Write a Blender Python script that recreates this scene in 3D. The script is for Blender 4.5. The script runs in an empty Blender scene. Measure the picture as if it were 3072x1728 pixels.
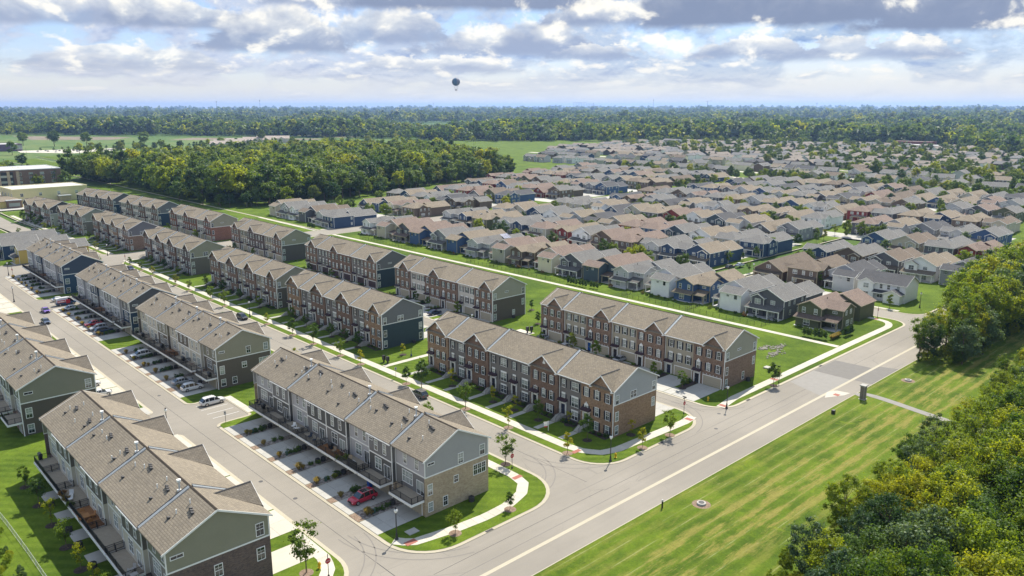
import bpy, math, random
import numpy as np
from mathutils import Vector, Matrix
R = math.radians
random.seed(7)
rng = np.random.default_rng(7)
SC = bpy.context.scene
COL = bpy.data.collections.new('place'); SC.collection.children.link(COL)

# ---------------------------------------------------------------- camera
cam = bpy.data.objects.new('camera', bpy.data.cameras.new('camera'))
COL.objects.link(cam); SC.camera = cam
cam.data.sensor_width = 36; cam.data.lens = 2343 / 3072 * 36
cam.data.clip_start = 0.5; cam.data.clip_end = 60000
cam.location = (0, 0, 62); cam.rotation_euler = (R(90 - 13.07), 0, R(-43.17))
HEAD = R(46.83)
SC.view_settings.view_transform = 'Standard'; SC.view_settings.look = 'None'
SC.view_settings.exposure = 0.92; SC.view_settings.gamma = 1
SC.view_settings.use_curve_mapping = False
SC.cycles.max_bounces = 6; SC.cycles.diffuse_bounces = 3; SC.cycles.glossy_bounces = 2
SC.cycles.transmission_bounces = 3; SC.cycles.transparent_max_bounces = 8; SC.cycles.volume_bounces = 0
SC.cycles.use_denoising = True
SC.cycles.caustics_reflective = False; SC.cycles.caustics_refractive = False

# ---------------------------------------------------------------- node helper
class N:
    def __init__(s, tree): s.t = tree; s.l = tree.links
    def new(s, typ, **kw):
        n = s.t.nodes.new(typ)
        for k, v in kw.items():
            if k.startswith('i_'): n.inputs[k[2:].replace('_', ' ')].default_value = v
            else: setattr(n, k, v)
        return n
    def link(s, a, b): s.l.new(a, b)
    def put(s, v, sock):
        if isinstance(v, (int, float)): sock.default_value = v
        elif isinstance(v, (tuple, list)):
            v = tuple(v)
            if len(v) == 3 and len(sock.default_value) == 4: v = v + (1,)
            sock.default_value = v
        else: s.link(v, sock)
    def m(s, op, a, b=0.0, c=None, clamp=False):
        n = s.t.nodes.new('ShaderNodeMath'); n.operation = op; n.use_clamp = clamp
        s.put(a, n.inputs[0]); s.put(b, n.inputs[1])
        if c is not None: s.put(c, n.inputs[2])
        return n.outputs[0]
    def mix(s, f, a, b, blend='MIX'):
        n = s.t.nodes.new('ShaderNodeMixRGB'); n.blend_type = blend
        s.put(f, n.inputs[0]); s.put(a, n.inputs[1]); s.put(b, n.inputs[2]); return n.outputs[0]
    def xyz(s, v):
        n = s.t.nodes.new('ShaderNodeSeparateXYZ'); s.link(v, n.inputs[0]); return n.outputs
    def vec(s, x, y, z):
        n = s.t.nodes.new('ShaderNodeCombineXYZ')
        for i, v in enumerate((x, y, z)): s.put(v, n.inputs[i])
        return n.outputs[0]
    def ss(s, v, a, b):
        n = s.t.nodes.new('ShaderNodeMapRange'); n.interpolation_type = 'SMOOTHSTEP'
        s.put(v, n.inputs[0]); n.inputs[1].default_value = a; n.inputs[2].default_value = b
        return n.outputs[0]
    def noise(s, v, scale, detail=3, rough=.55, dist=0.0):
        n = s.t.nodes.new('ShaderNodeTexNoise'); s.link(v, n.inputs['Vector'])
        n.inputs['Scale'].default_value = scale; n.inputs['Detail'].default_value = detail
        n.inputs['Roughness'].default_value = rough; n.inputs['Distortion'].default_value = dist
        return n.outputs[0]

def lin(r, g, b):
    f = lambda c: (c / 255 / 12.92) if c / 255 <= .04045 else ((c / 255 + .055) / 1.055) ** 2.4
    return (f(r), f(g), f(b))

# ---------------------------------------------------------------- sky and sun
SUN_AZ, SUN_EL = R(27), R(51)
w = bpy.data.worlds.new('World'); SC.world = w; w.use_nodes = True
w.cycles.sampling_method = 'MANUAL'; w.cycles.sample_map_resolution = 512
n = N(w.node_tree); w.node_tree.nodes.clear()
out = n.new('ShaderNodeOutputWorld'); bg = n.new('ShaderNodeBackground'); n.link(bg.outputs[0], out.inputs[0])
bg.inputs[1].default_value = 0.1
sky = n.new('ShaderNodeTexSky', sky_type='NISHITA', sun_disc=False, sun_elevation=SUN_EL, sun_rotation=R(90) - SUN_AZ,
            altitude=200, air_density=1.0, dust_density=1.5, ozone_density=1.5)
d = n.new('ShaderNodeTexCoord').outputs['Generated']
dx, dy, dz = n.xyz(d)
hyp = n.m('SQRT', n.m('ADD', n.m('MULTIPLY', dx, dx), n.m('MULTIPLY', dy, dy)))
cx, sy = n.m('DIVIDE', dx, hyp), n.m('DIVIDE', dy, hyp)
ch, sh = math.cos(HEAD), math.sin(HEAD)
# azimuth to the right of the view heading and elevation, in degrees
ax = n.m('ADD', n.m('MULTIPLY', dx, ch), n.m('MULTIPLY', dy, sh)); ay = n.m('SUBTRACT', n.m('MULTIPLY', dx, sh), n.m('MULTIPLY', dy, ch))
A = n.m('MULTIPLY', n.m('ARCTAN2', ay, ax), 57.2958)
E = n.m('MULTIPLY', n.m('ARCTAN2', dz, hyp), 57.2958)
Ep = n.m('MAXIMUM', E, 0.0)
V = n.m('MULTIPLY', n.m('LOGARITHM', n.m('ADD', Ep, 1.0), 2.71828), 1.75)
P = n.vec(n.m('MULTIPLY', cx, 10.0), n.m('MULTIPLY', sy, 10.0), V)
P2 = n.vec(n.m('MULTIPLY', cx, 10.0), n.m('MULTIPLY', sy, 10.0), n.m('ADD', V, 0.12))
def dens(p): return n.noise(p, 1.15, 9, .56, .15)
n0, n1 = dens(P), dens(P2)
wob = n.m('SUBTRACT', n.noise(P, 2.2, 5, .6), .5)
wob2 = n.m('SUBTRACT', n.noise(P, 1.1, 6, .62, .6), .5)
S = .1   # world strength; colours below are display values divided by it
def K(r, g, b, k=1.0): return tuple(c * k * .64 / S for c in lin(r, g, b))
low = n.ss(Ep, .3, 6.5)
clear = n.mix(low, K(205, 216, 222), K(150, 190, 240))
clear = n.mix(.25, clear, sky.outputs[0])
lit = n.m('ADD', n.m('MULTIPLY', n.m('SUBTRACT', n0, n1), 4.2), .42, clamp=True)
sidedark = n.ss(A, -32, 24)
cdark = n.mix(sidedark, K(158, 170, 200), K(122, 150, 194)); cmid = n.mix(sidedark, K(194, 201, 218), K(172, 189, 210))
cwhite = K(250, 245, 232, 1.0)
ccol = n.mix(n.ss(lit, .0, .5), cdark, cmid); ccol = n.mix(n.ss(lit, .52, .98), ccol, cwhite)
cm = n.ss(n0, .41, .53)
col = n.mix(n.m('MULTIPLY', cm, .92), clear, ccol)
# cumulus in view and its like all the way round: flat dark bases under bright heaps
# (azimuth, elevation of base, half width, height, base darkness)
BL = [(-29, 4.9, 5.5, 2.4, .5), (-22.5, 5.0, 4.2, 1.9, .75), (-15.5, 3.7, 5.2, 3.0, .8), (-12, 6.6, 6.0, 2.0, .6), (-8.5, 4.3, 4.5, 2.3, .55),
      (-1.5, 3.6, 5.5, 1.9, .45), (3.0, 3.7, 4.0, 2.4, .5), (7.2, 5.6, 4.5, 1.7, .8), (-3, 6.6, 9.0, 2.6, 1.3), (6.2, 3.3, 3.2, 1.1, .5),
      (17, 5.3, 9.0, 3.6, 1.5), (30, 4.6, 8.5, 4.2, 1.45), (17, 3.3, 5.0, 1.2, .55), (-25.5, 2.3, 6.5, 1.6, .35), (-5, 2.4, 6, 1.0, .35), (24, 3.0, 6, 1.3, .5),
      (48, 5, 9, 4, 1), (-48, 5, 9, 4, .8), (75, 4, 12, 5, .9), (-75, 5, 12, 5, .8), (110, 5, 12, 5, .8), (-110, 4, 12, 4, .8), (150, 5, 12, 5, .8), (-150, 5, 12, 5, .8)]
fine = n.m('SUBTRACT', n.noise(P, 3.2, 9, .66, .35), .5)
puff = n.noise(n.vec(n.m('MULTIPLY', cx, 10.0), n.m('MULTIPLY', sy, 10.0), n.m('ADD', V, 7.3)), 1.9, 9, .56, .2)
Aw = n.m('ADD', A, n.m('ADD', n.m('MULTIPLY', wob2, 9.0), n.m('MULTIPLY', fine, 3.0))); Ew = n.m('ADD', E, n.m('ADD', n.m('MULTIPLY', wob, 2.4), n.m('MULTIPLY', fine, 1.5)))
Eb = n.m('ADD', E, n.m('MULTIPLY', wob2, .9))
for (a, e, ra, re, dk) in BL:
    u = n.m('DIVIDE', n.m('SUBTRACT', Aw, a), ra); v = n.m('DIVIDE', n.m('SUBTRACT', Ew, e), re)
    r2 = n.m('ADD', n.m('MULTIPLY', u, u), n.m('MULTIPLY', v, v))
    top = n.ss(r2, 1.12, .72); flat = n.ss(Eb, e - .3, e + .25)
    mk = n.m('MULTIPLY', n.m('MULTIPLY', top, flat), min(1, .70 + .3 * dk))
    t_ = n.m('ADD', n.m('DIVIDE', n.m('SUBTRACT', E, e), re), n.m('MULTIPLY', n.m('SUBTRACT', puff, .5), 2.4))
    dark = tuple((1 - .30 * dk) * c + (.10 * dk) * c2 for c, c2 in zip(K(160, 172, 196), K(92, 124, 180)))
    hi = .75 if dk < .9 else 2.1; body = n.mix(n.ss(t_, .0, hi), dark, K(203, 207, 212)); body = n.mix(n.m('MULTIPLY', n.ss(t_, hi * .72, hi * 1.3), .98 if dk < .9 else .55), body, cwhite)
    col = n.mix(mk, col, body)
glow = n.m('MULTIPLY', n.ss(puff, .55, .66), n.m('MULTIPLY', n.ss(Ep, .9, 2.2), .85)); col = n.mix(glow, col, cwhite)
haz = n.m('SUBTRACT', 1.0, n.ss(Ep, .2, 3.6))
col = n.mix(n.m('MULTIPLY', haz, .85), col, K(226, 219, 202))
below = n.ss(E, -.5, 0.0)
col = n.mix(below, K(205, 205, 200), col)
# overhead the same broken cloud with clear sky between
n.link(col, bg.inputs[0])

sun = bpy.data.objects.new('sun', bpy.data.lights.new('sun', 'SUN')); COL.objects.link(sun)
sun.data.energy = 4.2; sun.data.angle = R(.55); sun.data.color = (1, .935, .82)
sdir = Vector((math.cos(SUN_EL) * math.cos(SUN_AZ), math.cos(SUN_EL) * math.sin(SUN_AZ), math.sin(SUN_EL)))
sun.rotation_euler = sdir.to_track_quat('Z', 'Y').to_euler()

# ---------------------------------------------------------------- materials
MATS = {}
def mat(name, base=(.5, .5, .5), rough=.8, fn=None, spec=.3, metal=0.0):
    if name in MATS: return MATS[name]
    m = bpy.data.materials.new(name); m.use_nodes = True; t = m.node_tree
    b = t.nodes['Principled BSDF']; b.inputs['Roughness'].default_value = rough
    b.inputs['Base Color'].default_value = (*base, 1); b.inputs['Specular IOR Level'].default_value = spec
    b.inputs['Metallic'].default_value = metal
    if fn: fn(N(t), b, t)
    MATS[name] = m; return m
def objco(n): return n.new('ShaderNodeTexCoord').outputs['Object']
def worldco(n): return n.new('ShaderNodeNewGeometry').outputs['Position']
def ocolor(n): return n.new('ShaderNodeObjectInfo').outputs['Color']
def vary(n, v, base, amt, scale, detail=4):
    f = n.m('MULTIPLY', n.m('SUBTRACT', n.noise(v, scale, detail), .5), amt * 2)
    k = n.m('ADD', f, 1.0); return n.mix(1.0, base, n.vec(k, k, k), 'MULTIPLY')
def wallco(n):
    x, y, z = n.xyz(objco(n)); return n.vec(n.m('ADD', x, y), z, 0.0), z
def siding(n, b, t):
    c, z = wallco(n); f = n.m('FRACT', n.m('DIVIDE', z, .18))
    k = n.m('ADD', .90, n.m('MULTIPLY', n.ss(f, 0.02, .3), .12))
    base = n.mix(1.0, ocolor(n), n.vec(k, k, k), 'MULTIPLY')
    base = vary(n, objco(n), base, .10, .5, 6)
    n.link(base, b.inputs['Base Color'])
    bp = n.new('ShaderNodeBump', i_Strength=.5, i_Distance=.02); n.link(f, bp.inputs['Height']); n.link(bp.outputs[0], b.inputs['Normal'])
def brick(c1, c2, c3, mortar, sc=1.0):
    def f(n, b, t):
        c, z = wallco(n)
        br = n.new('ShaderNodeTexBrick'); n.link(c, br.inputs['Vector'])
        br.inputs['Scale'].default_value = 1; br.inputs['Brick Width'].default_value = .42 * sc; br.inputs['Row Height'].default_value = .15 * sc
        br.inputs['Mortar Size'].default_value = .012; br.inputs['Color1'].default_value = (*c1, 1); br.inputs['Color2'].default_value = (*c2, 1)
        br.inputs['Mortar'].default_value = (*mortar, 1); br.inputs['Bias'].default_value = -.1
        f1 = n.ss(n.noise(c, 2.1, 5, .7), .5, .68); col = n.mix(n.m('MULTIPLY', f1, .7), br.outputs[0], c3)
        col = vary(n, objco(n), col, .22, .35, 6)
        n.link(col, b.inputs['Base Color'])
        bp = n.new('ShaderNodeBump', i_Strength=.3, i_Distance=.02); n.link(br.outputs[1], bp.inputs['Height']); bp.invert = True; n.link(bp.outputs[0], b.inputs['Normal'])
    return f
def shingle(n, b, t):
    g = n.new('ShaderNodeNewGeometry'); nx, ny, nz = n.xyz(g.outputs['Normal']); x, y, z = n.xyz(objco(n))
    s = n.m('GREATER_THAN', n.m('ABSOLUTE', nx), n.m('ABSOLUTE', ny))
    u = n.m('ADD', n.m('MULTIPLY', y, s), n.m('MULTIPLY', x, n.m('SUBTRACT', 1.0, s)))
    c = n.vec(u, n.m('MULTIPLY', z, 2.1), 0.0)
    br = n.new('ShaderNodeTexBrick'); n.link(c, br.inputs['Vector'])
    br.inputs['Scale'].default_value = 1; br.inputs['Brick Width'].default_value = .62; br.inputs['Row Height'].default_value = .30
    br.inputs['Mortar Size'].default_value = .035; br.inputs['Mortar Smooth'].default_value = .3
    br.inputs['Color1'].default_value = (.88, .88, .88, 1); br.inputs['Color2'].default_value = (1.12, 1.11, 1.08, 1); br.inputs['Mortar'].default_value = (.66, .65, .64, 1)
    nz_ = n.noise(objco(n), 1.6, 6, .7); k = n.m('ADD', .72, n.m('MULTIPLY', nz_, .56))
    big = n.noise(objco(n), .16, 3); k2 = n.m('ADD', .86, n.m('MULTIPLY', big, .28)); k = n.m('MULTIPLY', k, k2)
    col = n.mix(1.0, n.mix(1.0, ocolor(n), br.outputs[0], 'MULTIPLY'), n.vec(k, k, k), 'MULTIPLY')
    n.link(col, b.inputs['Base Color'])
    bp = n.new('ShaderNodeBump', i_Strength=.5, i_Distance=.03); bp.invert = True; n.link(br.outputs[1], bp.inputs['Height']); n.link(bp.outputs[0], b.inputs['Normal'])
def pane(n, b, t):
    r = n.new('ShaderNodeObjectInfo').outputs['Random']; x, y, z = n.xyz(objco(n))
    bl = n.m('MULTIPLY', n.m('GREATER_THAN', r, .35), n.m('GREATER_THAN', z, n.m('SUBTRACT', 1.25, n.m('MULTIPLY', r, 1.35))))
    col = n.mix(bl, (.018, .026, .03), n.mix(n.m('FRACT', n.m('MULTIPLY', r, 7.0)), (.34, .36, .33), (.16, .21, .19)))
    n.link(col, b.inputs['Base Color'])
def asphalt(n, b, t):
    v = worldco(n); a = n.noise(v, .035, 5, .6); c = n.mix(n.ss(a, .3, .7), (.222, .203, .172), (.270, .246, .208))
    st = n.new('ShaderNodeMapping'); n.link(v, st.inputs[0]); st.inputs['Scale'].default_value = (.35, 4.0, 1)
    c = vary(n, st.outputs[0], c, .09, .25, 5); c = vary(n, v, c, .10, .012, 4); tr_ = n.noise(v, .5, 7, .75, 1.2); c = n.mix(n.m('MULTIPLY', n.ss(tr_, .58, .72), .22), c, (.15, .14, .125))
    f = n.noise(v, 3.5, 6, .8); c = n.mix(n.m('MULTIPLY', n.ss(f, .45, .75), .30), c, (.20, .185, .165))
    cr = n.new('ShaderNodeTexVoronoi', feature='DISTANCE_TO_EDGE'); w_ = n.new('ShaderNodeMixRGB'); w_.inputs[0].default_value = .12
    n.link(v, w_.inputs[1]); nn = n.new('ShaderNodeTexNoise'); n.link(v, nn.inputs['Vector']); nn.inputs['Scale'].default_value = .5; nn.inputs['Detail'].default_value = 5
    n.link(nn.outputs[1], w_.inputs[2]); n.link(w_.outputs[0], cr.inputs['Vector']); cr.inputs['Scale'].default_value = .13
    ck = n.m('MULTIPLY', n.m('LESS_THAN', cr.outputs[0], .0045), n.m('GREATER_THAN', n.noise(v, .06, 2), .56))
    c = n.mix(n.m('MULTIPLY', ck, .35), c, (.16, .15, .135))
    n.link(c, b.inputs['Base Color'])
def tyre_asphalt(n, b, t):
    asphalt(n, b, t)
def concrete(c0, c1):
    def f(n, b, t):
        v = worldco(n); a = n.noise(v, .22, 6, .65)
        c = n.mix(a, c0, c1); c = vary(n, v, c, .10, 3.0, 6)
        r = n.new('ShaderNodeObjectInfo').outputs['Random']; k = n.m('ADD', .93, n.m('MULTIPLY', r, .12))
        n.link(n.mix(1.0, c, n.vec(k, k, k), 'MULTIPLY'), b.inputs['Base Color'])
    return f
def lawn(stripe=True, dry=0.0, axis=0):
    def f(n, b, t):
        v = worldco(n); x, y, z = n.xyz(v)
        c = n.mix(n.ss(n.noise(v, .07, 5, .65), .35, .65), (.050, .088, .008), (.098, .148, .012))
        if stripe:
            s = n.m('SINE', n.m('MULTIPLY', n.m('ADD', x, y) if axis == 2 else (y if axis else x), 3.4 if axis != 2 else 2.2))
            c = n.mix(n.m('MULTIPLY', n.ss(s, -.6, .6), .28), c, (.125, .175, .022))
        if dry:
            s1 = n.m('ADD', n.m('MULTIPLY', n.m('SINE', n.m('MULTIPLY', y, 2.4)), .5), .5)
            mp = n.new('ShaderNodeMapping'); n.link(v, mp.inputs[0]); mp.inputs['Scale'].default_value = (.11, .62, 1)
            st = n.noise(mp.outputs[0], 1, 6, .75)
            band = n.m('MULTIPLY', n.ss(y, 47.5, 51.5), n.m('SUBTRACT', 1.0, n.ss(y, 57.5, 62)))
            c = n.mix(n.m('MULTIPLY', n.ss(s1, .2, .95), .34), c, (.125, .160, .018)); ln = n.m('MULTIPLY', n.m('MULTIPLY', n.ss(s1, .975, 1.0), n.ss(n.noise(mp.outputs[0], 1.4, 4), .42, .6)), .55); c = n.mix(ln, c, (.26, .29, .13))
            f1 = n.m('MULTIPLY', n.ss(n.m('ADD', n.m('MULTIPLY', s1, .10), st), .50, .66), n.m('ADD', .30, n.m('MULTIPLY', band, .60)))
            c = n.mix(f1, c, (.20, .180, .045))
            f3 = n.m('MULTIPLY', n.ss(n.noise(mp.outputs[0], 2.3, 5, .7), .62, .74), .5); c = n.mix(f3, c, (.27, .24, .11))
            f2 = n.m('MULTIPLY', n.ss(n.noise(v, .20, 6, .72, 1.0), .56, .72), .55); c = n.mix(f2, c, (.150, .200, .010))
        fine = n.noise(v, 2.6, 8, .82); med = n.noise(v, .75, 5, .7); k = n.m('MULTIPLY', n.m('ADD', .30, n.m('MULTIPLY', fine, 1.4)), n.m('ADD', .65, n.m('MULTIPLY', med, .7)))
        c = n.mix(1.0, c, n.vec(k, k, k), 'MULTIPLY'); n.link(c, b.inputs['Base Color'])
        bp = n.new('ShaderNodeBump', i_Strength=.7, i_Distance=.12); n.link(fine, bp.inputs['Height']); n.link(bp.outputs[0], b.inputs['Normal'])
    return f
def farmland(n, b, t):
    v = worldco(n)
    vo = n.new('ShaderNodeTexVoronoi'); n.link(v, vo.inputs['Vector']); vo.inputs['Scale'].default_value = .0022
    c = n.mix(n.ss(n.xyz(vo.outputs['Color'])[0], .55, .6), (.075, .125, .025), (.17, .15, .085))
    c = n.mix(n.ss(n.noise(v, .004, 5, .6), .35, .65), c, (.055, .10, .02)); c = vary(n, v, c, .3, .05, 6)
    n.link(c, b.inputs['Base Color'])
def meadow(a, bb):
    def f(n, b, t):
        v = worldco(n); mp = n.new('ShaderNodeMapping'); n.link(v, mp.inputs[0]); mp.inputs['Rotation'].default_value = (0, 0, R(45)); mp.inputs['Scale'].default_value = (1, .28, 1)
        c = n.mix(n.ss(n.noise(mp.outputs[0], .02, 6, .65), .38, .62), a, bb); c = vary(n, v, c, .3, .3, 6); n.link(c, b.inputs['Base Color'])
    return f
def leafy(c0, c1, c2, tr=.45):
    def f(n, b, t):
        r = n.new('ShaderNodeObjectInfo').outputs['Random']; v = objco(n)
        a = n.noise(v, .9, 3, .6)
        k = n.m('ADD', n.m('MULTIPLY', r, .95), n.m('MULTIPLY', n.m('SUBTRACT', a, .5), 1.5))
        c = n.mix(n.ss(k, .05, .75), c0, c1)
        c = n.mix(n.m('MULTIPLY', n.ss(n.m('FRACT', n.m('MULTIPLY', r, 13.7)), .72, 1.0), .6), c, c2)
        g = n.new('ShaderNodeMath'); g.operation = 'ADD'; n.link(n.noise(v, 6.0, 2), g.inputs[0]); g.inputs[1].default_value = .5
        c = n.mix(1.0, c, n.vec(g.outputs[0], g.outputs[0], g.outputs[0]), 'MULTIPLY')
        n.link(c, b.inputs['Base Color']); b.inputs['Roughness'].default_value = .55; b.inputs['Specular IOR Level'].default_value = .25
        tl = t.nodes.new('ShaderNodeBsdfTranslucent'); cc = n.mix(1.0, c, (1.5, 1.35, .55), 'MULTIPLY'); n.link(cc, tl.inputs[0])
        ms = t.nodes.new('ShaderNodeMixShader'); ms.inputs[0].default_value = tr
        n.link(b.outputs[0], ms.inputs[1]); n.link(tl.outputs[0], ms.inputs[2]); n.link(ms.outputs[0], t.nodes['Material Output'].inputs[0])
    return f
def bark(n, b, t):
    c = vary(n, objco(n), (.16, .12, .085), .35, 3, 5); n.link(c, b.inputs['Base Color'])
def gravel(c0, c1, sc=4.0):
    def f(n, b, t):
        v = worldco(n); vo = n.new('ShaderNodeTexVoronoi'); n.link(v, vo.inputs['Vector']); vo.inputs['Scale'].default_value = sc
        c = n.mix(n.xyz(vo.outputs['Color'])[0], c0, c1); n.link(c, b.inputs['Base Color'])
        bp = n.new('ShaderNodeBump', i_Strength=.8, i_Distance=.06); n.link(vo.outputs[0], bp.inputs['Height']); n.link(bp.outputs[0], b.inputs['Normal'])
    return f
def paint(n, b, t):
    n.link(ocolor(n), b.inputs['Base Color']); b.inputs['Coat Weight'].default_value = .6; b.inputs['Coat Roughness'].default_value = .08
def flat(n, b, t): n.link(vary(n, objco(n), ocolor(n), .10, 1.2, 4), b.inputs['Base Color'])
def planks(n, b, t):
    x, y, z = n.xyz(objco(n)); f = n.m('FRACT', n.m('DIVIDE', x, .15)); k = n.m('ADD', .65, n.m('MULTIPLY', n.ss(f, .02, .15), .35))
    n.link(vary(n, objco(n), n.mix(1.0, ocolor(n), n.vec(k, k, k), 'MULTIPLY'), .2, 2.0, 4), b.inputs['Base Color'])
def canvas(n, b, t):
    v = objco(n); x, y, z = n.xyz(v); a = n.m('ARCTAN2', y, x)
    c = n.mix(n.m('GREATER_THAN', n.m('SINE', n.m('MULTIPLY', a, 3.0)), .1), (.004, .06, .11), (.14, .12, .13)); n.link(c, b.inputs['Base Color'])
mat('siding', rough=.75, fn=siding); mat('shingle', rough=.95, fn=shingle, spec=.15); mat('paint', rough=.3, fn=paint, spec=.5); mat('tinted', rough=.75, fn=flat)
mat('deckboards', rough=.8, fn=planks)
mat('brick_tan', fn=brick((.36, .275, .175), (.47, .375, .25), (.25, .175, .11), (.40, .34, .26)), rough=.9); mat('brick_amber', fn=brick((.245, .150, .088), (.34, .225, .135), (.165, .095, .055), (.32, .24, .17)), rough=.9)
mat('brick_brown', fn=brick((.185, .115, .078), (.27, .18, .125), (.125, .08, .055), (.26, .20, .155)), rough=.9)
mat('brick_dark', fn=brick((.11, .075, .065), (.16, .115, .095), (.05, .045, .05), (.17, .15, .13)), rough=.9)
mat('brick_red', fn=brick((.21, .085, .055), (.28, .13, .085), (.12, .055, .04), (.26, .19, .15)), rough=.9)
mat('brick_dusk', fn=brick((.16, .095, .065), (.23, .145, .10), (.09, .06, .05), (.22, .17, .13)), rough=.9)
mat('stone', fn=brick((.20, .17, .14), (.33, .29, .24), (.12, .10, .09), (.28, .26, .23), 1.4), rough=.95)
mat('white_trim', (.78, .77, .73), .55); mat('black_metal', (.015, .016, .018), .4, spec=.5); mat('shutter_black', (.012, .016, .026), .6)
mat('pane', rough=.08, fn=pane, spec=.9); mat('car_glass', (.012, .016, .02), .05, spec=1.0)
mat('garage_tan', (.40, .35, .26), .6); mat('canopy_metal', (.055, .030, .035), .45, spec=.4); mat('flashing', (.30, .33, .34), .35, metal=.3)
mat('flash_light', (.50, .50, .49), .5); mat('dark_line', (.03, .03, .035), .7); mat('vent_metal', (.07, .068, .068), .7); mat('rubber', (.02, .02, .02), .8); mat('rim', (.45, .45, .46), .3, metal=.8)
mat('asphalt', fn=asphalt, rough=.92, spec=.15); mat('asphalt_dark', fn=lambda n, b, t: n.link(vary(n, worldco(n), (.17, .160, .145), .15, .8, 6), b.inputs['Base Color']), rough=.9, spec=.2)
mat('asphalt_mid', fn=lambda n, b, t: n.link(vary(n, worldco(n), (.245, .232, .210), .12, .8, 6), b.inputs['Base Color']), rough=.9, spec=.2)
mat('concrete', fn=concrete((.42, .39, .325), (.52, .485, .41)), rough=.9); mat('kerb_concrete', fn=concrete((.35, .315, .235), (.45, .405, .31)), rough=.9)
mat('drive_concrete', fn=concrete((.33, .32, .29), (.44, .425, .385)), rough=.9); mat('tyre_mark', (.195, .18, .16), .9, spec=.15); mat('line_paint', (.62, .62, .60), .7); mat('tactile_red', (.30, .11, .08), .85)
mat('lawn', fn=lawn(True, 0, 2), rough=.95, spec=.1); mat('lawn_field', fn=lawn(False, 1.0), rough=.95, spec=.1); mat('lawn_rough', fn=lawn(False), rough=.95, spec=.1)
mat('farmland', fn=farmland, rough=1, spec=.1); mat('meadow', fn=meadow((.075, .13, .035), (.125, .165, .055)), rough=1, spec=.1); mat('cropland', fn=meadow((.16, .135, .10), (.21, .175, .125)), rough=1, spec=.1)
mat('mulch', fn=gravel((.03, .022, .018), (.07, .05, .042), 6), rough=1); mat('mulch_tan', fn=gravel((.16, .11, .075), (.26, .19, .14), 6), rough=1)
mat('gravel', fn=gravel((.12, .10, .09), (.34, .30, .265), 3.2), rough=1); mat('riprap', fn=gravel((.13, .125, .09), (.24, .225, .19), 1.0), rough=.9)
G1 = ((.030, .070, .014), (.105, .165, .020), (.19, .22, .02))
mat('leaf_wood', fn=leafy((.045, .095, .022), (.135, .200, .028), (.24, .26, .03)), rough=.6)
mat('leaf_near', fn=leafy((.062, .125, .014), (.190, .265, .018), (.36, .36, .015), .52), rough=.6)
mat('leaf_lime', fn=leafy((.13, .19, .012), (.27, .32, .018), (.36, .36, .02), .55), rough=.6); mat('leaf_blue', fn=leafy((.05, .10, .045), (.11, .17, .07), (.13, .18, .05), .4), rough=.6)
mat('leaf_dark', fn=leafy((.036, .085, .022), (.085, .150, .028), (.13, .20, .035), .4), rough=.6)
mat('leaf_street', fn=leafy((.055, .115, .015), (.14, .215, .02), (.26, .24, .02), .5), rough=.6)
mat('leaf_yellow', fn=leafy((.22, .26, .01), (.34, .34, .02), (.40, .32, .03), .5), rough=.6)
mat('leaf_grass', fn=leafy((.27, .215, .085), (.34, .28, .13), (.15, .18, .05), .4), rough=.7)
mat('leaf_flower', fn=leafy((.10, .16, .02), (.16, .20, .03), (.30, .10, .06), .4), rough=.7)
mat('bark', fn=bark, rough=.95, spec=.1); mat('canvas', fn=canvas, rough=.7)
mat('lamp_globe', (.75, .75, .72), .25, spec=.5); mat('red_sign', (.45, .02, .03), .5); mat('hydrant_yellow', (.60, .38, .015), .5); mat('blue_bin', (.015, .09, .42), .5)
mat('solar', (.012, .03, .12), .15, spec=.8); mat('lamp_red', (.35, .01, .01), .3); mat('lamp_clear', (.6, .62, .6), .15, spec=.8); mat('flat_roof_white', (.46, .455, .43), .7)

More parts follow.
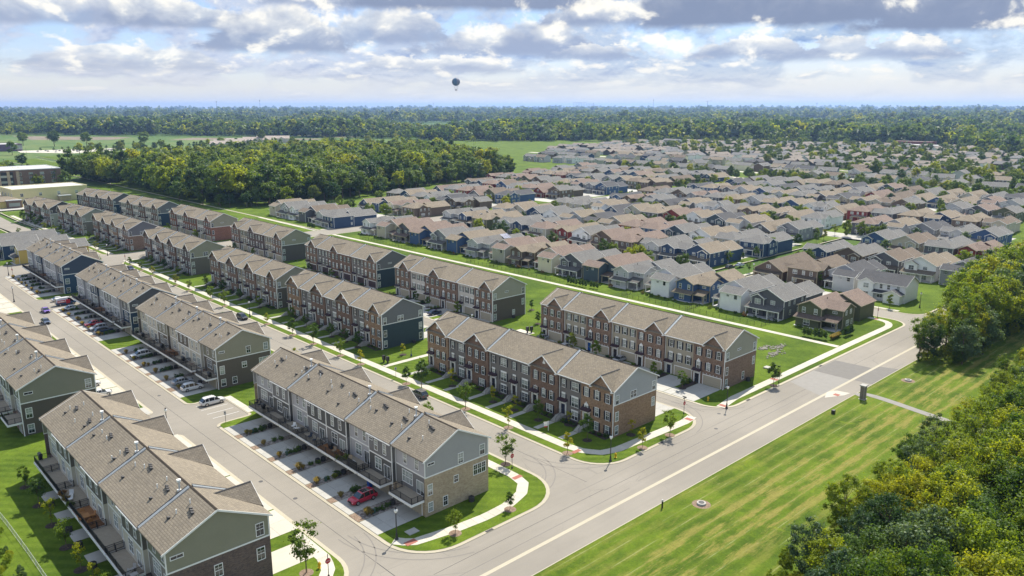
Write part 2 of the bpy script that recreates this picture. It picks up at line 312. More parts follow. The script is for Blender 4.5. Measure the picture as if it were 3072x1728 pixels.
# ---------------------------------------------------------------- mesh builder
class MB:
    def __init__(s): s.v = []; s.f = []; s.mi = []; s.mats = []
    def M(s, m):
        if m not in s.mats: s.mats.append(m)
        return s.mats.index(m)
    def face(s, pts, m):
        k = len(s.v); s.v += [tuple(p) for p in pts]; s.f.append(tuple(range(k, k + len(pts)))); s.mi.append(s.M(m))
    def box(s, x0, x1, y0, y1, z0, z1, m, bottom=True):
        k = len(s.v); s.v += [(x0, y0, z0), (x1, y0, z0), (x1, y1, z0), (x0, y1, z0), (x0, y0, z1), (x1, y0, z1), (x1, y1, z1), (x0, y1, z1)]
        F = [(4, 5, 6, 7), (0, 1, 5, 4), (1, 2, 6, 5), (2, 3, 7, 6), (3, 0, 4, 7)] + ([(3, 2, 1, 0)] if bottom else [])
        for f in F: s.f.append(tuple(k + i for i in f)); s.mi.append(s.M(m))
        return s
    def prism(s, pts, d, m, mside=None):   # pts: planar loop (3D), d: extrusion vector
        k = len(s.v); L = len(pts); s.v += [tuple(p) for p in pts] + [tuple(p[i] + d[i] for i in range(3)) for p in pts]
        s.f.append(tuple(k + i for i in range(L))); s.mi.append(s.M(m)); s.f.append(tuple(k + L + i for i in reversed(range(L)))); s.mi.append(s.M(m))
        for i in range(L):
            j = (i + 1) % L; s.f.append((k + i, k + L + i, k + L + j, k + j)); s.mi.append(s.M(mside or m))
        return s
    def cyl(s, p0, p1, r0, r1, m, seg=8, caps=True):
        p0, p1 = Vector(p0), Vector(p1); ax = (p1 - p0).normalized(); u = ax.orthogonal().normalized(); w_ = ax.cross(u); k = len(s.v)
        for p, r in ((p0, r0), (p1, r1)):
            for i in range(seg):
                a = 2 * math.pi * i / seg; s.v.append(tuple(p + (u * math.cos(a) + w_ * math.sin(a)) * r))
        for i in range(seg):
            j = (i + 1) % seg; s.f.append((k + i, k + j, k + seg + j, k + seg + i)); s.mi.append(s.M(m))
        if caps:
            s.f.append(tuple(k + seg + i for i in range(seg))); s.mi.append(s.M(m)); s.f.append(tuple(k + i for i in reversed(range(seg)))); s.mi.append(s.M(m))
        return s
    def lathe(s, prof, m, seg=12, c=(0, 0, 0)):
        k = len(s.v); L = len(prof)
        for (r, z) in prof:
            for i in range(seg):
                a = 2 * math.pi * i / seg; s.v.append((c[0] + r * math.cos(a), c[1] + r * math.sin(a), c[2] + z))
        for q in range(L - 1):
            for i in range(seg):
                j = (i + 1) % seg; s.f.append((k + q * seg + i, k + q * seg + j, k + (q + 1) * seg + j, k + (q + 1) * seg + i)); s.mi.append(s.M(m))
        return s
    def arrays(s, V, F, m):
        k = len(s.v); s.v += V; s.f += [tuple(k + i for i in f) for f in F]; s.mi += [s.M(m)] * len(F); return s
    def mesh(s, name):
        me = bpy.data.meshes.new(name); me.from_pydata(s.v, [], s.f)
        for m in s.mats: me.materials.append(MATS[m])
        if len(s.mats) > 1: me.polygons.foreach_set('material_index', s.mi)
        me.update(); return me
CACHE = {}
def cached(key, fn, name):
    if key not in CACHE:
        r = fn(); CACHE[key] = r.mesh(name) if isinstance(r, MB) else r
    return CACHE[key]
KIDS = {}
def ob(name, me, parent=None, loc=(0, 0, 0), rz=0.0, color=None, scale=None):
    o = bpy.data.objects.new(name, me); COL.objects.link(o); o.location = loc
    if rz: o.rotation_euler = (0, 0, rz)
    if parent is not None: o.parent = parent; KIDS.setdefault(parent.name, []).append(o)
    if color is not None: o.color = (*color, 1)
    if scale is not None: o.scale = scale if isinstance(scale, tuple) else (scale,) * 3
    return o
def tag(o, label=None, cat=None, group=None, kind=None):
    if label: o['label'] = label
    if cat: o['category'] = cat
    if group: o['group'] = group
    if kind: o['kind'] = kind
    return o
def thing(name, label, cat, loc, rz=0.0, group=None):
    return tag(ob(name, None, None, loc, rz), label, cat, group)
def struct(name, mb, parent=None, color=None):
    o = ob(name, mb.mesh(name), parent, color=color)
    if parent is None: o['kind'] = 'structure'
    return o
ORD = ['first', 'second', 'third', 'fourth', 'fifth', 'sixth', 'seventh', 'eighth', 'ninth', 'tenth', 'eleventh', 'twelfth', 'thirteenth', 'fourteenth', 'fifteenth', 'sixteenth',
       'seventeenth', 'eighteenth', 'nineteenth', 'twentieth'] + ['twenty-' + q for q in ('first', 'second', 'third', 'fourth', 'fifth', 'sixth', 'seventh', 'eighth', 'ninth')] + ['thirtieth'] + \
      ['thirty-' + q for q in ('first', 'second', 'third', 'fourth', 'fifth', 'sixth', 'seventh', 'eighth', 'ninth')] + ['fortieth']
def copy_tree(o, parent=None):
    c = o.copy(); COL.objects.link(c)
    if parent is not None: c.parent = parent; KIDS.setdefault(parent.name, []).append(c)
    for ch in list(KIDS.get(o.name, [])): copy_tree(ch, c)
    return c
# ---------------------------------------------------------------- ground and roads
def offset(pts, dd):   # CCW polygon moved inwards by dd
    L = len(pts); o = []
    for i in range(L):
        a, b, c = Vector(pts[i - 1][:2]), Vector(pts[i][:2]), Vector(pts[(i + 1) % L][:2])
        u, v = (b - a).normalized(), (c - b).normalized(); n1, n2 = Vector((-u.y, u.x)), Vector((-v.y, v.x))
        k = (n1 + n2) / (1 + n1.dot(n2)); p = b + k * dd; o.append((p.x, p.y))
    return o
def rounded(pts, rad, dd=0.0, seg=9):
    q = offset(pts, dd) if dd else [p[:2] for p in pts]; L = len(q); o = []
    for i in range(L):
        r = rad[i] if isinstance(rad, (list, tuple)) else rad
        a, b, c = Vector(q[i - 1]), Vector(q[i]), Vector(q[(i + 1) % L]); u, v = (a - b).normalized(), (c - b).normalized()
        cr = (b - a).cross(c - b); r = max(.05, r - dd if cr > 0 else r + dd) if r > 0 else 0
        if r == 0: o.append(tuple(b)); continue
        p, s_ = b + u * r, b + v * r; cen = p + v * r
        for k in range(seg + 1):
            t = k / seg * math.pi / 2; o.append(tuple(cen - v * r * math.cos(t) - u * r * math.sin(t)))
    return o
def sheet(name, poly, z, m, kind='structure', parent=None):
    b = MB(); b.face([(p[0], p[1], z) for p in poly], m); o = ob(name, b.mesh(name), parent)
    if parent is None: o['kind'] = kind
    return o
def rect(x0, x1, y0, y1): return [(x0, y0), (x1, y0), (x1, y1), (x0, y1)]
b = MB(); b.box(-12000, 26000, -12000, 26000, -3.0, -.5, 'farmland'); struct('ground', b)
b = MB()
for (x0, x1, y0, y1, m, z) in ((-300, 620, -260, 67, 'lawn_field', 0.0), (-300, -90, 67, 900, 'lawn_rough', 0.0)):
    b.box(x0, x1, y0, y1, -.6, z, m)
struct('field_lawn', b)
b = MB(); b.box(-90, 254, 67, 366, -.6, 0, 'asphalt'); b.box(254, 620, 67.02, 81.2, -.6, .0, 'asphalt'); b.box(-90, 254, 366, 372, -.6, -.02, 'lawn_rough'); struct('road', b)
b = MB(); b.box(-90, 620, 71.2, 71.85, -.2, .012, 'kerb_concrete'); b.box(-90, 620, 66.9, 67.04, -.2, .02, 'kerb_concrete')
struct('gutter_strip', b)
sheet('road_patch', [(175.6, 71.9), (187.6, 71.9), (187.0, 80.7), (175.6, 80.7)], .008, 'asphalt_dark')
sheet('road_patch', [(176, 67.1), (191.5, 67.1), (190, 71.15), (176, 71.15)], .008, 'asphalt_dark')
sheet('road_patch', [(160.5, 71.9), (175.5, 71.9), (175.5, 80.7), (164, 80.7)], .008, 'asphalt_mid')
b = MB()   # sealed joints along the street middles
for x0, x1, y0, y1 in ((52.9, 52.96, 84, 335), (92.4, 92.46, 80, 420), (57, 92.4, 76.3, 76.36), (133.8, 133.86, 84, 340), (92.4, 250, 76.0, 76.06), (52.9, 53, 70, 84)): b.box(x0, x1, y0, y1, -.05, .006, 'dark_line')
struct('road_seam', b)
# street 2 and alleys beyond the cross street
b = MB()
b.face([(86.5, 366, .004), (97.2, 366, .004), (96.8, 400, .004), (93.6, 440, .004), (91, 500, .004), (92, 560, .004), (80, 560, .004), (81.5, 500, .004), (84, 440, .004), (86.5, 400, .004)], 'asphalt')
b.face([(131, 366, .004), (136.3, 366, .004), (135, 430, .004), (130, 520, .004), (124.5, 520, .004), (129.5, 430, .004)], 'asphalt')
b.face([(20, 560, .004), (135, 560, .004), (140, 640, .004), (110, 900, .004), (-30, 900, .004), (-30, 600, .004)], 'drive_concrete')
struct('street', b)
TOP = .10
def block(name, pts, rad, lawnm='lawn', y_hi=None):
    b = MB(); b.prism([(p[0], p[1], -.1) for p in rounded(pts, rad)], (0, 0, .1 + TOP - .035), 'kerb_concrete'); k = struct('kerb', b)
    sheet(name, rounded(pts, rad, .62), TOP, lawnm)
block('verge', [(-90, 80.6), (49.9, 80.6), (49.9, 147.8), (41.6, 147.8), (41.6, 161.3), (49.9, 161.3), (49.9, 252), (-90, 252)], [0, 8, 2, .6, .6, 1.5, 2, 0])
block('verge', [(-90, 263), (49.9, 263), (49.9, 334), (-90, 334)], [0, 1.5, 3, 0])
block('verge', [(56.4, 79.3), (88.1, 79.3), (88.1, 338), (56.4, 338), (56.4, 287.5), (66, 287.5), (66, 271.5), (56.4, 271.5), (56.4, 161), (63.9, 161), (63.9, 147.4), (56.4, 147.4)], [8, 9, 5, 3, 2, .6, .6, 2, 2, .6, .6, 2])
block('verge', [(97.0, 80.6), (131.3, 80.6), (131.3, 340), (97.0, 340)], [7, 8, 5, 7])
block('verge', [(136.4, 81.1), (237.5, 81.1), (237.5, 342), (136.4, 342)], [6, 6, 5, 5], 'lawn_rough')
block('verge', [(246.6, 81.6), (620, 81.6), (620, 148.5), (246.6, 148.5)], [6, 0, 0, 5])
block('verge', [(246.6, 163), (620, 163), (620, 342), (246.6, 342)], [5, 0, 0, 3])
block('verge', [(97.2, 358), (131, 358), (130.5, 400), (128, 470), (124, 552), (95, 552), (94.8, 500), (96.3, 440), (97.4, 400)], [6, 5, 3, 3, 3, 3, 3, 3, 3])
block('verge', [(136.8, 358), (200, 358), (200, 690), (120, 690), (132, 520), (136.5, 430)], [5, 0, 0, 0, 0, 3], 'lawn')
block('verge', [(200.3, 358), (237.5, 358), (237.5, 1100), (200.3, 1100)], [0, 5, 0, 0])
block('verge', [(246.6, 358), (1500, 358), (1500, 1150), (246.6, 1150)], [5, 0, 0, 0])
block('verge', [(-90, 362), (86, 362), (85.2, 400), (82, 440), (80, 552), (-90, 552)], [0, 6, 3, 3, 3, 0], 'lawn_rough')
b = MB(); b.box(-90, 300, 344, 358, -.5, .002, 'asphalt'); b.box(620, 1500, -30, 357, -.5, .04, 'lawn'); b.box(254, 620, 342, 358, -.5, 0.001, 'drive_concrete'); struct('cross_street', b)
# meadow and crops far to the left
sheet('meadow', [(100, 790), (420, 1060), (760, 1060), (930, 900), (1150, 880), (760, 1500), (395, 2000), (330, 1900), (-60, 1100)], -.40, 'meadow')
sheet('meadow', [(640, 820), (1120, 820), (1130, 980), (640, 1060)], -.30, 'lawn_rough')
sheet('crop_field', [(560, 1560), (770, 1370), (815, 1420), (640, 1640)], -.28, 'cropland')
sheet('crop_field', [(372, 1750), (480, 1640), (560, 1760), (390, 2010)], -.28, 'cropland')
# rear lawn strip between the wood and the far townhouses
# ---------------------------------------------------------------- pavements laid slab by slab
def slabs(name, path, width, m='concrete', step=1.7, z=TOP + .004, th=.016, far=None):
    """centre line path -> one slab object per step under one base"""
    base = MB(); pts = [Vector(p) for p in path]
    segs = [];
    for a, b_ in zip(pts, pts[1:]): segs.append((a, b_, (b_ - a).length))
    tot = sum(s[2] for s in segs); cnt = max(1, int(round(tot / step)))
    def at(t):
        for a, b_, l in segs:
            if t <= l + 1e-6: return a + (b_ - a) * (t / l)
            t -= l
        return segs[-1][1]
    P_ = [at(tot * i / cnt) for i in range(cnt + 1)]
    Nn = []
    for i in range(cnt + 1):
        u = (P_[min(i + 1, cnt)] - P_[max(i - 1, 0)]).normalized(); Nn.append(Vector((-u.y, u.x)))
    for i in range(cnt):
        q = [P_[i] + Nn[i] * (width / 2 - .03), P_[i] - Nn[i] * (width / 2 - .03), P_[i + 1] - Nn[i + 1] * (width / 2 - .03), P_[i + 1] + Nn[i + 1] * (width / 2 - .03)]
        base.face([(p.x, p.y, z - .001) for p in q], 'kerb_concrete')
    root = struct(name, base)
    for i in range(cnt):
        u = (P_[i + 1] - P_[i]).normalized() * .018
        q = [P_[i] + Nn[i] * width / 2 + u, P_[i + 1] + Nn[i + 1] * width / 2 - u, P_[i + 1] - Nn[i + 1] * width / 2 - u, P_[i] - Nn[i] * width / 2 + u]
        q = [(p.x, p.y, z) for p in reversed(q)]
        zz = th + rng.uniform(0, .006); b = MB(); b.prism([(p[0], p[1], z) for p in reversed(q)], (0, 0, zz), m); ob('slab', b.mesh('slab'), root)
    return root
def arc(cx_, cy_, r, a0, a1, k=6): return [(cx_ + r * math.cos(R(a0 + (a1 - a0) * i / k)), cy_ + r * math.sin(R(a0 + (a1 - a0) * i / k))) for i in range(k + 1)]
slabs('sidewalk', [(57.8, 87.0), (59.5, 84.7), (66.5, 83.4), (72.3, 82.9), (77, 83.2), (81.5, 84.6), (84.2, 87), (84.9, 90), (84.9, 100), (84.9, 146)], 1.9)
slabs('sidewalk', [(100.4, 341), (100.4, 92), (101.0, 88.4), (103.0, 85.6), (106, 84.6), (114, 84.2), (126.5, 83.6), (129.6, 84.2)], 2.0, step=1.8)
slabs('sidewalk', [(138.3, 83.0), (145, 84.0), (160, 84.0), (200, 84.2), (228, 84.1), (231.5, 85.2), (233.6, 87.6), (234, 92), (234, 105)], 1.9, step=1.8)
slabs('far_path', [(198.4, 85.3), (198.2, 341)], 1.9, step=2.2)
slabs('sidewalk', [(100.6, 359.5), (100.6, 400), (99.2, 440), (97.6, 480), (97.2, 530)], 2.0, step=2.6)
slabs('sidewalk', [(198, 359), (199.5, 425)], 1.6, step=2.6)
slabs('sidewalk', [(201.5, 359.6), (236, 359.6)], 1.5, step=2.6); slabs('sidewalk', [(248.6, 150.2), (300, 150.2)], 1.5, m='concrete', step=2); slabs('sidewalk', [(248.6, 147.0), (300, 147.0)], 1.5, step=2)
slabs('sidewalk', [(248.4, 89), (248.4, 146)], 1.6, step=2); slabs('sidewalk', [(235.4, 108), (235.4, 340)], 1.5, step=2.6)
slabs('footpath', [(101.6, 154.0), (130.5, 154.0)], 1.5)
slabs('footpath', [(84.9, 152.5), (64.5, 150.6)], 1.7); slabs('footpath', [(64.9, 148.6), (64.9, 160.5)], 1.5)
slabs('footpath', [(166.5, 66.5), (168.9, 65.5), (168.6, 62), (167.8, 58), (166.6, 53), (165.2, 45)], 2.0, m='asphalt_mid', step=2.4, z=.01)
b = MB()   # red tactile ramps at the crossings
for (x, y, w_, l_) in ((59.4, 84.9, 1.9, 1.1), (84.9, 89.2, 1.9, .9), (99.9, 89.2, 2.0, .9), (127.9, 83.8, 1.1, 1.6), (139.5, 83.2, 1.0, 1.6), (162.6, 84, 1.2, 1.8), (163.6, 69.6, 1.3, 1.2), (233.9, 90, 1.8, .8)):
    b.box(x - w_ / 2, x + w_ / 2, y - l_ / 2, y + l_ / 2, .0, TOP + .034 if y > 75 else .03, 'tactile_red')
struct('tactile_paving', b)
b = MB(); b.prism([(160.0, 70.6, 0), (164.5, 68.3, 0), (166.8, 68.0, 0), (166.2, 70.8, 0), (163.8, 71.9, 0)], (0, 0, .02), 'concrete'); struct('crossing_pad', b)
b = MB()
for y in (150.6, 153.5, 156.4, 159.4): b.box(57.6, 63.2, y, y + .11, -.02, .008, 'line_paint')
for y in (275.5, 279, 282.5): b.box(58, 65, y, y + .11, -.02, .008, 'line_paint')
struct('parking_lines', b)
# driveways in front of the balconied rows: concrete bays with gravel beds between them
def driveways(xa, xb, bays, m='drive_concrete', apron=None, gx=None):
    for (y0, y1) in bays:
        b = MB(); b.box(xa, xb, y0, y1, 0, TOP + .006, 'dark_line'); root = struct('driveway', b)
        xs = np.linspace(xa, xb, max(2, int(abs(xb - xa) / 2.6) + 1)); ym = (y0 + y1) / 2
        for i in range(len(xs) - 1):
            for (p, q) in ((y0, ym), (ym, y1)):
                b = MB(); b.box(xs[i] + .015, xs[i + 1] - .015, p + .015, q - .015, 0, TOP + .014 + rng.uniform(0, .006), m, False); ob('slab', b.mesh('slab'), root)
def bed(name, x0, x1, y0, y1, m, zz=.012): 
    b = MB(); b.box(x0, x1, y0, y1, 0, TOP + zz, m, False); return struct(name, b)
L1B = [(65.3, 89.2, [8.5, 6.8, 6.9, 6.9, 6.9, 6.8, 6.9, 8.1]), (65.3, 166.0, [8.4, 6.9, 6.9, 6.9, 6.9, 6.9, 7.3]), (65.3, 223.8, [8.3, 6.9, 6.9, 6.9, 6.9, 6.9, 6.8]), (65.5, 291.6, [8.2, 6.6, 6.6, 6.6, 6.6, 6.6, 6.6])]
for (bx, by, ws) in L1B:
    y = by; bays = []
    for i, w_ in enumerate(ws):
        o_ = .7 if i == 0 else .15; bays.append((y + o_, y + o_ + 5.0)); 
        if i < len(ws) - 1: bed('gravel_bed', 57.25, bx - .05, y + o_ + 5.05, y + w_ + (.1), 'gravel'); bed('gravel_bed', 56.9, 58.0, y + o_ + 5.1, y + w_ + .05, 'mulch_tan', .018)
        y += w_
    driveways(57.0, bx, bays)
L0B = [(27.2, 90.4, [8.2] * 7), (27.4, 166.6, [8.2] * 7), (27.2, 266, [8.2] * 7)]
for (bx, by, ws) in L0B:
    driveways(40.7, 49.3, [(by + 9.3 + i * 8.0, by + 9.3 + i * 8.0 + 7.7) for i in range(6)], 'concrete')
sheet('lot_concrete', rect(42.6, 49.4, 161.9, 166.4), TOP + .003, 'drive_concrete'); b = MB(); b.box(40.9, 47.4, 91.2, 96.4, 0, TOP + .010, 'concrete', False); struct('walkway', b)
slabs('sidewalk', [(48.2, 98.5), (48.1, 90), (47.2, 87.2), (45.2, 85.0), (42, 83.6), (30, 83.3)], 1.9)
R2B = [(147.7, 88.4, [8.2] * 7), (147.8, 166.0, [8.2] * 6), (147.4, 226, [8.2] * 6), (146.4, 293.6, [7.9] * 6)]
for (bx, by, ws) in R2B:
    driveways(137.0, bx, [(by + i * ws[0] + .4, by + i * ws[0] + 6.2) for i in range(len(ws))], 'drive_concrete')
    driveways(137.0, 141.4, [(by + i * ws[0] + 6.25, by + i * ws[0] + 8.5) for i in range(0, len(ws) - 1, 2)], 'drive_concrete')
R1B = [(109.4, 88.5, [8.2, 6.4, 7.9, 6.7, 6.7, 7.9, 6.4, 7.8]), (108.9, 165.6, [8.2, 6.5, 7.6, 6.5, 7.6, 6.5, 8.0]), (108.9, 223.7, [8.2, 6.5, 7.4, 6.5, 7.4, 6.5, 7.8]), (108.8, 292.2, [8.2, 6.4, 7.2, 6.2, 7.2, 6.2, 7.6])]
for (bx, by, ws) in R1B:
    y = by; bb = []
    for w_ in ws: bb.append((y + .8, y + 5.8)); y += w_
    driveways(122.6, 130.7, bb, 'drive_concrete')

b = MB()   # faint turning marks at the side street mouths and kerb inlets
def mark(cx_, cy_, r, a0, a1, w_=.22):
    P_ = arc(cx_, cy_, r, a0, a1, 14)
    for i in range(14):
        t0, t1 = R(a0 + (a1 - a0) * i / 14), R(a0 + (a1 - a0) * (i + 1) / 14); f = lambda t, q: (cx_ + q * math.cos(t), cy_ + q * math.sin(t), .011)
        b.face([f(t0, r - w_ / 2), f(t1, r - w_ / 2), f(t1, r + w_ / 2), f(t0, r + w_ / 2)], 'tyre_mark')
for (cx_, cy_, base) in ((121, 93, 12.6), (146, 93, 12.2), (82, 94, 10.4), (104, 94, 11.4), (69, 93, 15.2), (42, 93, 12.4)):
    left = cx_ in (121, 82, 42)
    for r_ in (0, 1.6): mark(cx_, cy_, base + r_, -80 if left else 180, -4 if left else 255, .18)
b.box(99, 160, 74.2, 74.34, -.05, .007, 'tyre_mark'); b.box(88, 150, 78.6, 78.72, -.05, .007, 'tyre_mark'); b.box(40, 96, 73.6, 73.74, -.05, .007, 'tyre_mark')
struct('tyre_marks', b)
b = MB()
for (x, y) in ((114.5, 80.9), (146.5, 81.35), (70, 79.6), (180, 81.3)): b.box(x - .7, x + .7, y - .25, y + .2, -.05, .085, 'dark_line')
struct('kerb_inlets', b)
# ---------------------------------------------------------------- windows, doors, trim shared by the townhouses
C_WHITE = (.74, .72, .68)
def win_mb(w_, h, cols, rows, arch=False, head=0.0):
    """frame in the plane x=0 looking to -x; origin bottom centre"""
    b = MB(); t = .09
    b.box(-.07, .03, -w_ / 2 - t, w_ / 2 + t, -t, 0, 'white_trim'); b.box(-.07, .03, -w_ / 2 - t, w_ / 2 + t, h, h + t + head, 'white_trim')
    for s_ in (-1, 1): b.box(-.06, .03, min(s_ * w_ / 2, s_ * (w_ / 2 + t)), max(s_ * w_ / 2, s_ * (w_ / 2 + t)), 0, h, 'white_trim')
    for i in range(1, cols): y = -w_ / 2 + w_ * i / cols; b.box(-.05, .02, y - .045, y + .045, 0, h, 'white_trim')
    for j in range(1, rows): z = h * j / rows; b.box(-.045, .02, -w_ / 2, w_ / 2, z - .035, z + .035, 'white_trim')
    for i in range(cols):     # thin grille bars in each sash
        y = -w_ / 2 + w_ * (i + .5) / cols; b.box(-.03, .01, y - .012, y + .012, 0, h, 'white_trim')
    if rows == 2: b.box(-.03, .01, -w_ / 2, w_ / 2, h * .73, h * .73 + .025, 'white_trim')
    if arch:
        k = 8; pts = [(-.06, (w_ / 2 + t) * math.cos(math.pi * i / k), h + t + (w_ / 2 + t) * math.sin(math.pi * i / k)) for i in range(k + 1)]
        b.prism(pts, (.08, 0, 0), 'white_trim'); b.box(-.09, .02, -.1, .1, h + .45, h + .8, 'white_trim')
    return b
def window(parent, x, y, z, w_=.95, h=1.7, cols=1, rows=2, face='-x', arch=False, head=0.0, lintel=False, name='window', pane=True, depth2=True):
    rz = {'-x': 0, '-y': math.pi / 2, '+x': math.pi, '+y': -math.pi / 2}[face]
    me = cached(('win', w_, h, cols, rows, arch, head), lambda: win_mb(w_, h, cols, rows, arch, head), 'window')
    o = ob(name, me, parent, (x, y, z), rz)
    if pane:
        pm = cached(('pane', w_, h), lambda: MB().box(-.0, .02, -w_ / 2, w_ / 2, 0, h, 'pane'), 'pane'); ob('pane', pm, o, (-.012, 0, 0))
    return o
def shutters(parent, x, y, z, w_=.95, h=1.7, cw=.36):
    me = cached(('shut', h, cw), lambda: (lambda b: [b.box(-.06, 0, -cw / 2, cw / 2, -.04, h + .04, 'shutter_black'), [b.box(-.075, -.06, -cw / 2 + .05, cw / 2 - .05, .05 + i * h / 10, .05 + i * h / 10 + .06, 'shutter_black') for i in range(10)], b][-1])(MB()), 'shutter')
    for s_ in (-1, 1): ob('shutter', me, parent, (x, y + s_ * (w_ / 2 + .1 + cw / 2), z))
def keystone(parent, x, y, z):
    me = cached('keystone', lambda: MB().box(-.07, .0, -.075, .075, 0, .24, 'flash_light'), 'keystone'); ob('keystone', me, parent, (x, y, z))
def entry(parent, x, y, z, doorcol, step=True):
    def f():
        b = MB()
        for s_ in (-1, 1): b.box(-.22, .02, s_ * .74 - .12, s_ * .74 + .12, 0, 2.55, 'white_trim')
        b.box(-.26, .02, -.95, .95, 2.55, 2.95, 'white_trim'); b.box(-.05, .02, -.62, .62, 2.12, 2.55, 'white_trim'); return b
    s = ob('door_surround', cached('doorsur', f, 'door_surround'), parent, (x, y, z))
    def g():
        b = MB(); b.box(-.04, .02, -.5, .5, 0, 2.1, 'tinted')
        for q in (-1, 1):
            for (a, c_) in ((.15, .9), (1.1, 1.9)): b.box(-.06, -.04, q * .23 - .15, q * .23 + .15, a, c_, 'tinted')
        b.box(-.09, -.04, .36, .42, .95, 1.1, 'rim'); return b
    ob('door', cached('doorleaf', g, 'door'), s, color=doorcol)
    def c():
        b = MB(); b.prism([(-.95, -1.15, 2.95), (.0, -1.15, 3.45), (.0, -1.15, 2.95)], (0, 2.3, 0), 'canopy_metal')
        for i in range(8): y_ = -1.1 + i * 2.2 / 7; b.prism([(-.97, y_ - .02, 3.0), (0, y_ - .02, 3.5), (0, y_ - .02, 3.44), (-.97, y_ - .02, 2.94)], (0, .04, 0), 'canopy_metal')
        for q in (-1, 1): b.box(-.7, 0, q * .95 - .06, q * .95 + .06, 2.62, 2.95, 'white_trim')
        return b
    ob('door_canopy', cached('doorcan', c, 'door_canopy'), parent, (x, y, z))
def garage_door(parent, x, y, w_, h=2.25, m='garage_tan', z=.1):
    def f():
        b = MB()
        for i in range(4): b.box(-.03 - (i % 2) * .004, .03, -w_ / 2, w_ / 2, h * i / 4 + .012, h * (i + 1) / 4 - .012, m)
        for i in range(4):
            for j in range(8): yy = -w_ / 2 + (j + .5) * w_ / 8; b.box(-.05, -.03, yy - w_ / 22, yy + w_ / 22, h * i / 4 + .1, h * (i + 1) / 4 - .1, m)
        return b
    d_ = ob('garage_door', cached(('gd', w_, h, m), f, 'garage_door'), parent, (x, y, z))
    ft = lambda: MB().box(-.06, .02, -w_ / 2 - .16, -w_ / 2, 0, h, 'white_trim').box(-.06, .02, w_ / 2, w_ / 2 + .16, 0, h, 'white_trim').box(-.06, .02, -w_ / 2 - .16, w_ / 2 + .16, h, h + .18, 'white_trim')
    ob('door_frame', cached(('gf', w_, h), ft, 'door_frame'), d_)
EAVE, RIDGE, DEP = 9.4, 12.95, 13.3
ROOFC = (.238, .203, .154)
def main_z(x, D): return (RIDGE - .16) - (RIDGE - .16 - EAVE) * abs(x - D / 2) / (D / 2 + .4)
def roof_section(parent, D, y0, y1, z_off=0.0, rec0=0.0, color=ROOFC):
    def f():
        b = MB(); t = .16; e = -.42; ze = EAVE; zr = RIDGE - .16; m = D / 2
        b.prism([(e, y0, ze), (m, y0, zr), (D - e, y0, ze), (D - e, y0, ze + t), (m, y0, zr + t), (e, y0, ze + t)], (0, y1 - y0, 0), 'shingle'); return b
    o = ob('roof', cached(('roof', D, y0, y1, color), f, 'roof'), parent, (0, 0, z_off), color=color)
    rc = cached(('ridgecap', D, y0, y1), lambda: MB().prism([(D / 2 - .2, y0, RIDGE - .08), (D / 2, y0, RIDGE + .05), (D / 2 + .2, y0, RIDGE - .08)], (0, y1 - y0, 0), 'shingle'), 'ridge_cap')
    ob('ridge_cap', rc, o, color=(.06, .05, .04))
def cross_gable(parent, D, yc, w_, apex, side=-1, wall=None, wcol=None, color=ROOFC, xw=0.0):
    """front gable roof meeting the main slope; side -1 at x=0, +1 at x=D"""
    za, m = apex, D / 2; s_ = (RIDGE - .16 - EAVE) / (m + .42); t = .17
    xr = (za - EAVE) / s_ - .42 - .0
    X = (lambda x: x) if side < 0 else (lambda x: D - x)
    def f():
        b = MB(); h = w_ / 2 + .12
        for q in (-1, 1):
            pts = [(X(-.62), yc, za + t), (X(xr + .35), yc, za + t), (X(-.62), yc + q * h, EAVE + t + .02)]
            low = [(p[0], p[1], p[2] - .2) for p in pts]
            b.face(pts, 'shingle'); b.face(low, 'shingle'); 
            for i in range(3): j = (i + 1) % 3; b.face([pts[i], pts[j], low[j], low[i]], 'shingle')
        return b
    ob('gable_roof', cached(('xg', D, yc, w_, apex, side), f, 'gable_roof'), parent, color=color)
    def cap():
        b = MB(); b.prism([(X(-.6), yc - .14, za + t - .02), (X(-.6), yc, za + t + .07), (X(-.6), yc + .14, za + t - .02)], (X(xr + .1) - X(-.6), 0, 0), 'dark_line'); return b
    ob('ridge_cap', cached(('xc', D, yc, w_, apex, side), cap, 'ridge_cap'), parent)
    def g():
        b = MB(); h = w_ / 2 + .16
        for q in (-1, 1):
            a = (X(-.66), yc, za + t + .02); c_ = (X(-.66), yc + q * h, EAVE + t)
            b.prism([a, c_, (c_[0], c_[1], c_[2] - .26), (a[0], a[1], a[2] - .28)], (.05 if side < 0 else -.05, 0, 0), 'white_trim')
            b.box(min(X(-.66), X(-.05)), max(X(-.66), X(-.05)), min(yc + q * (h - .5), yc + q * h), max(yc + q * (h - .5), yc + q * h), EAVE - .2, EAVE - .02, 'white_trim')
        return b
    ob('rake_trim', cached(('xt', D, yc, w_, apex, side), g, 'rake_trim'), parent)
    if wall:
        def k():
            b = MB(); z1 = apex - .12; b.prism([(X(xw - .002), yc - w_ / 2, EAVE - .3), (X(xw - .002), yc + w_ / 2, EAVE - .3), (X(xw - .002), yc + w_ / 2, EAVE), (X(xw - .002), yc, z1), (X(xw - .002), yc - w_ / 2, EAVE)], (.3 if side < 0 else -.3, 0, 0), wall); return b
        ob('gable_wall', cached(('xw', D, yc, w_, apex, side, wall, xw), k, 'gable_wall'), parent, color=wcol)
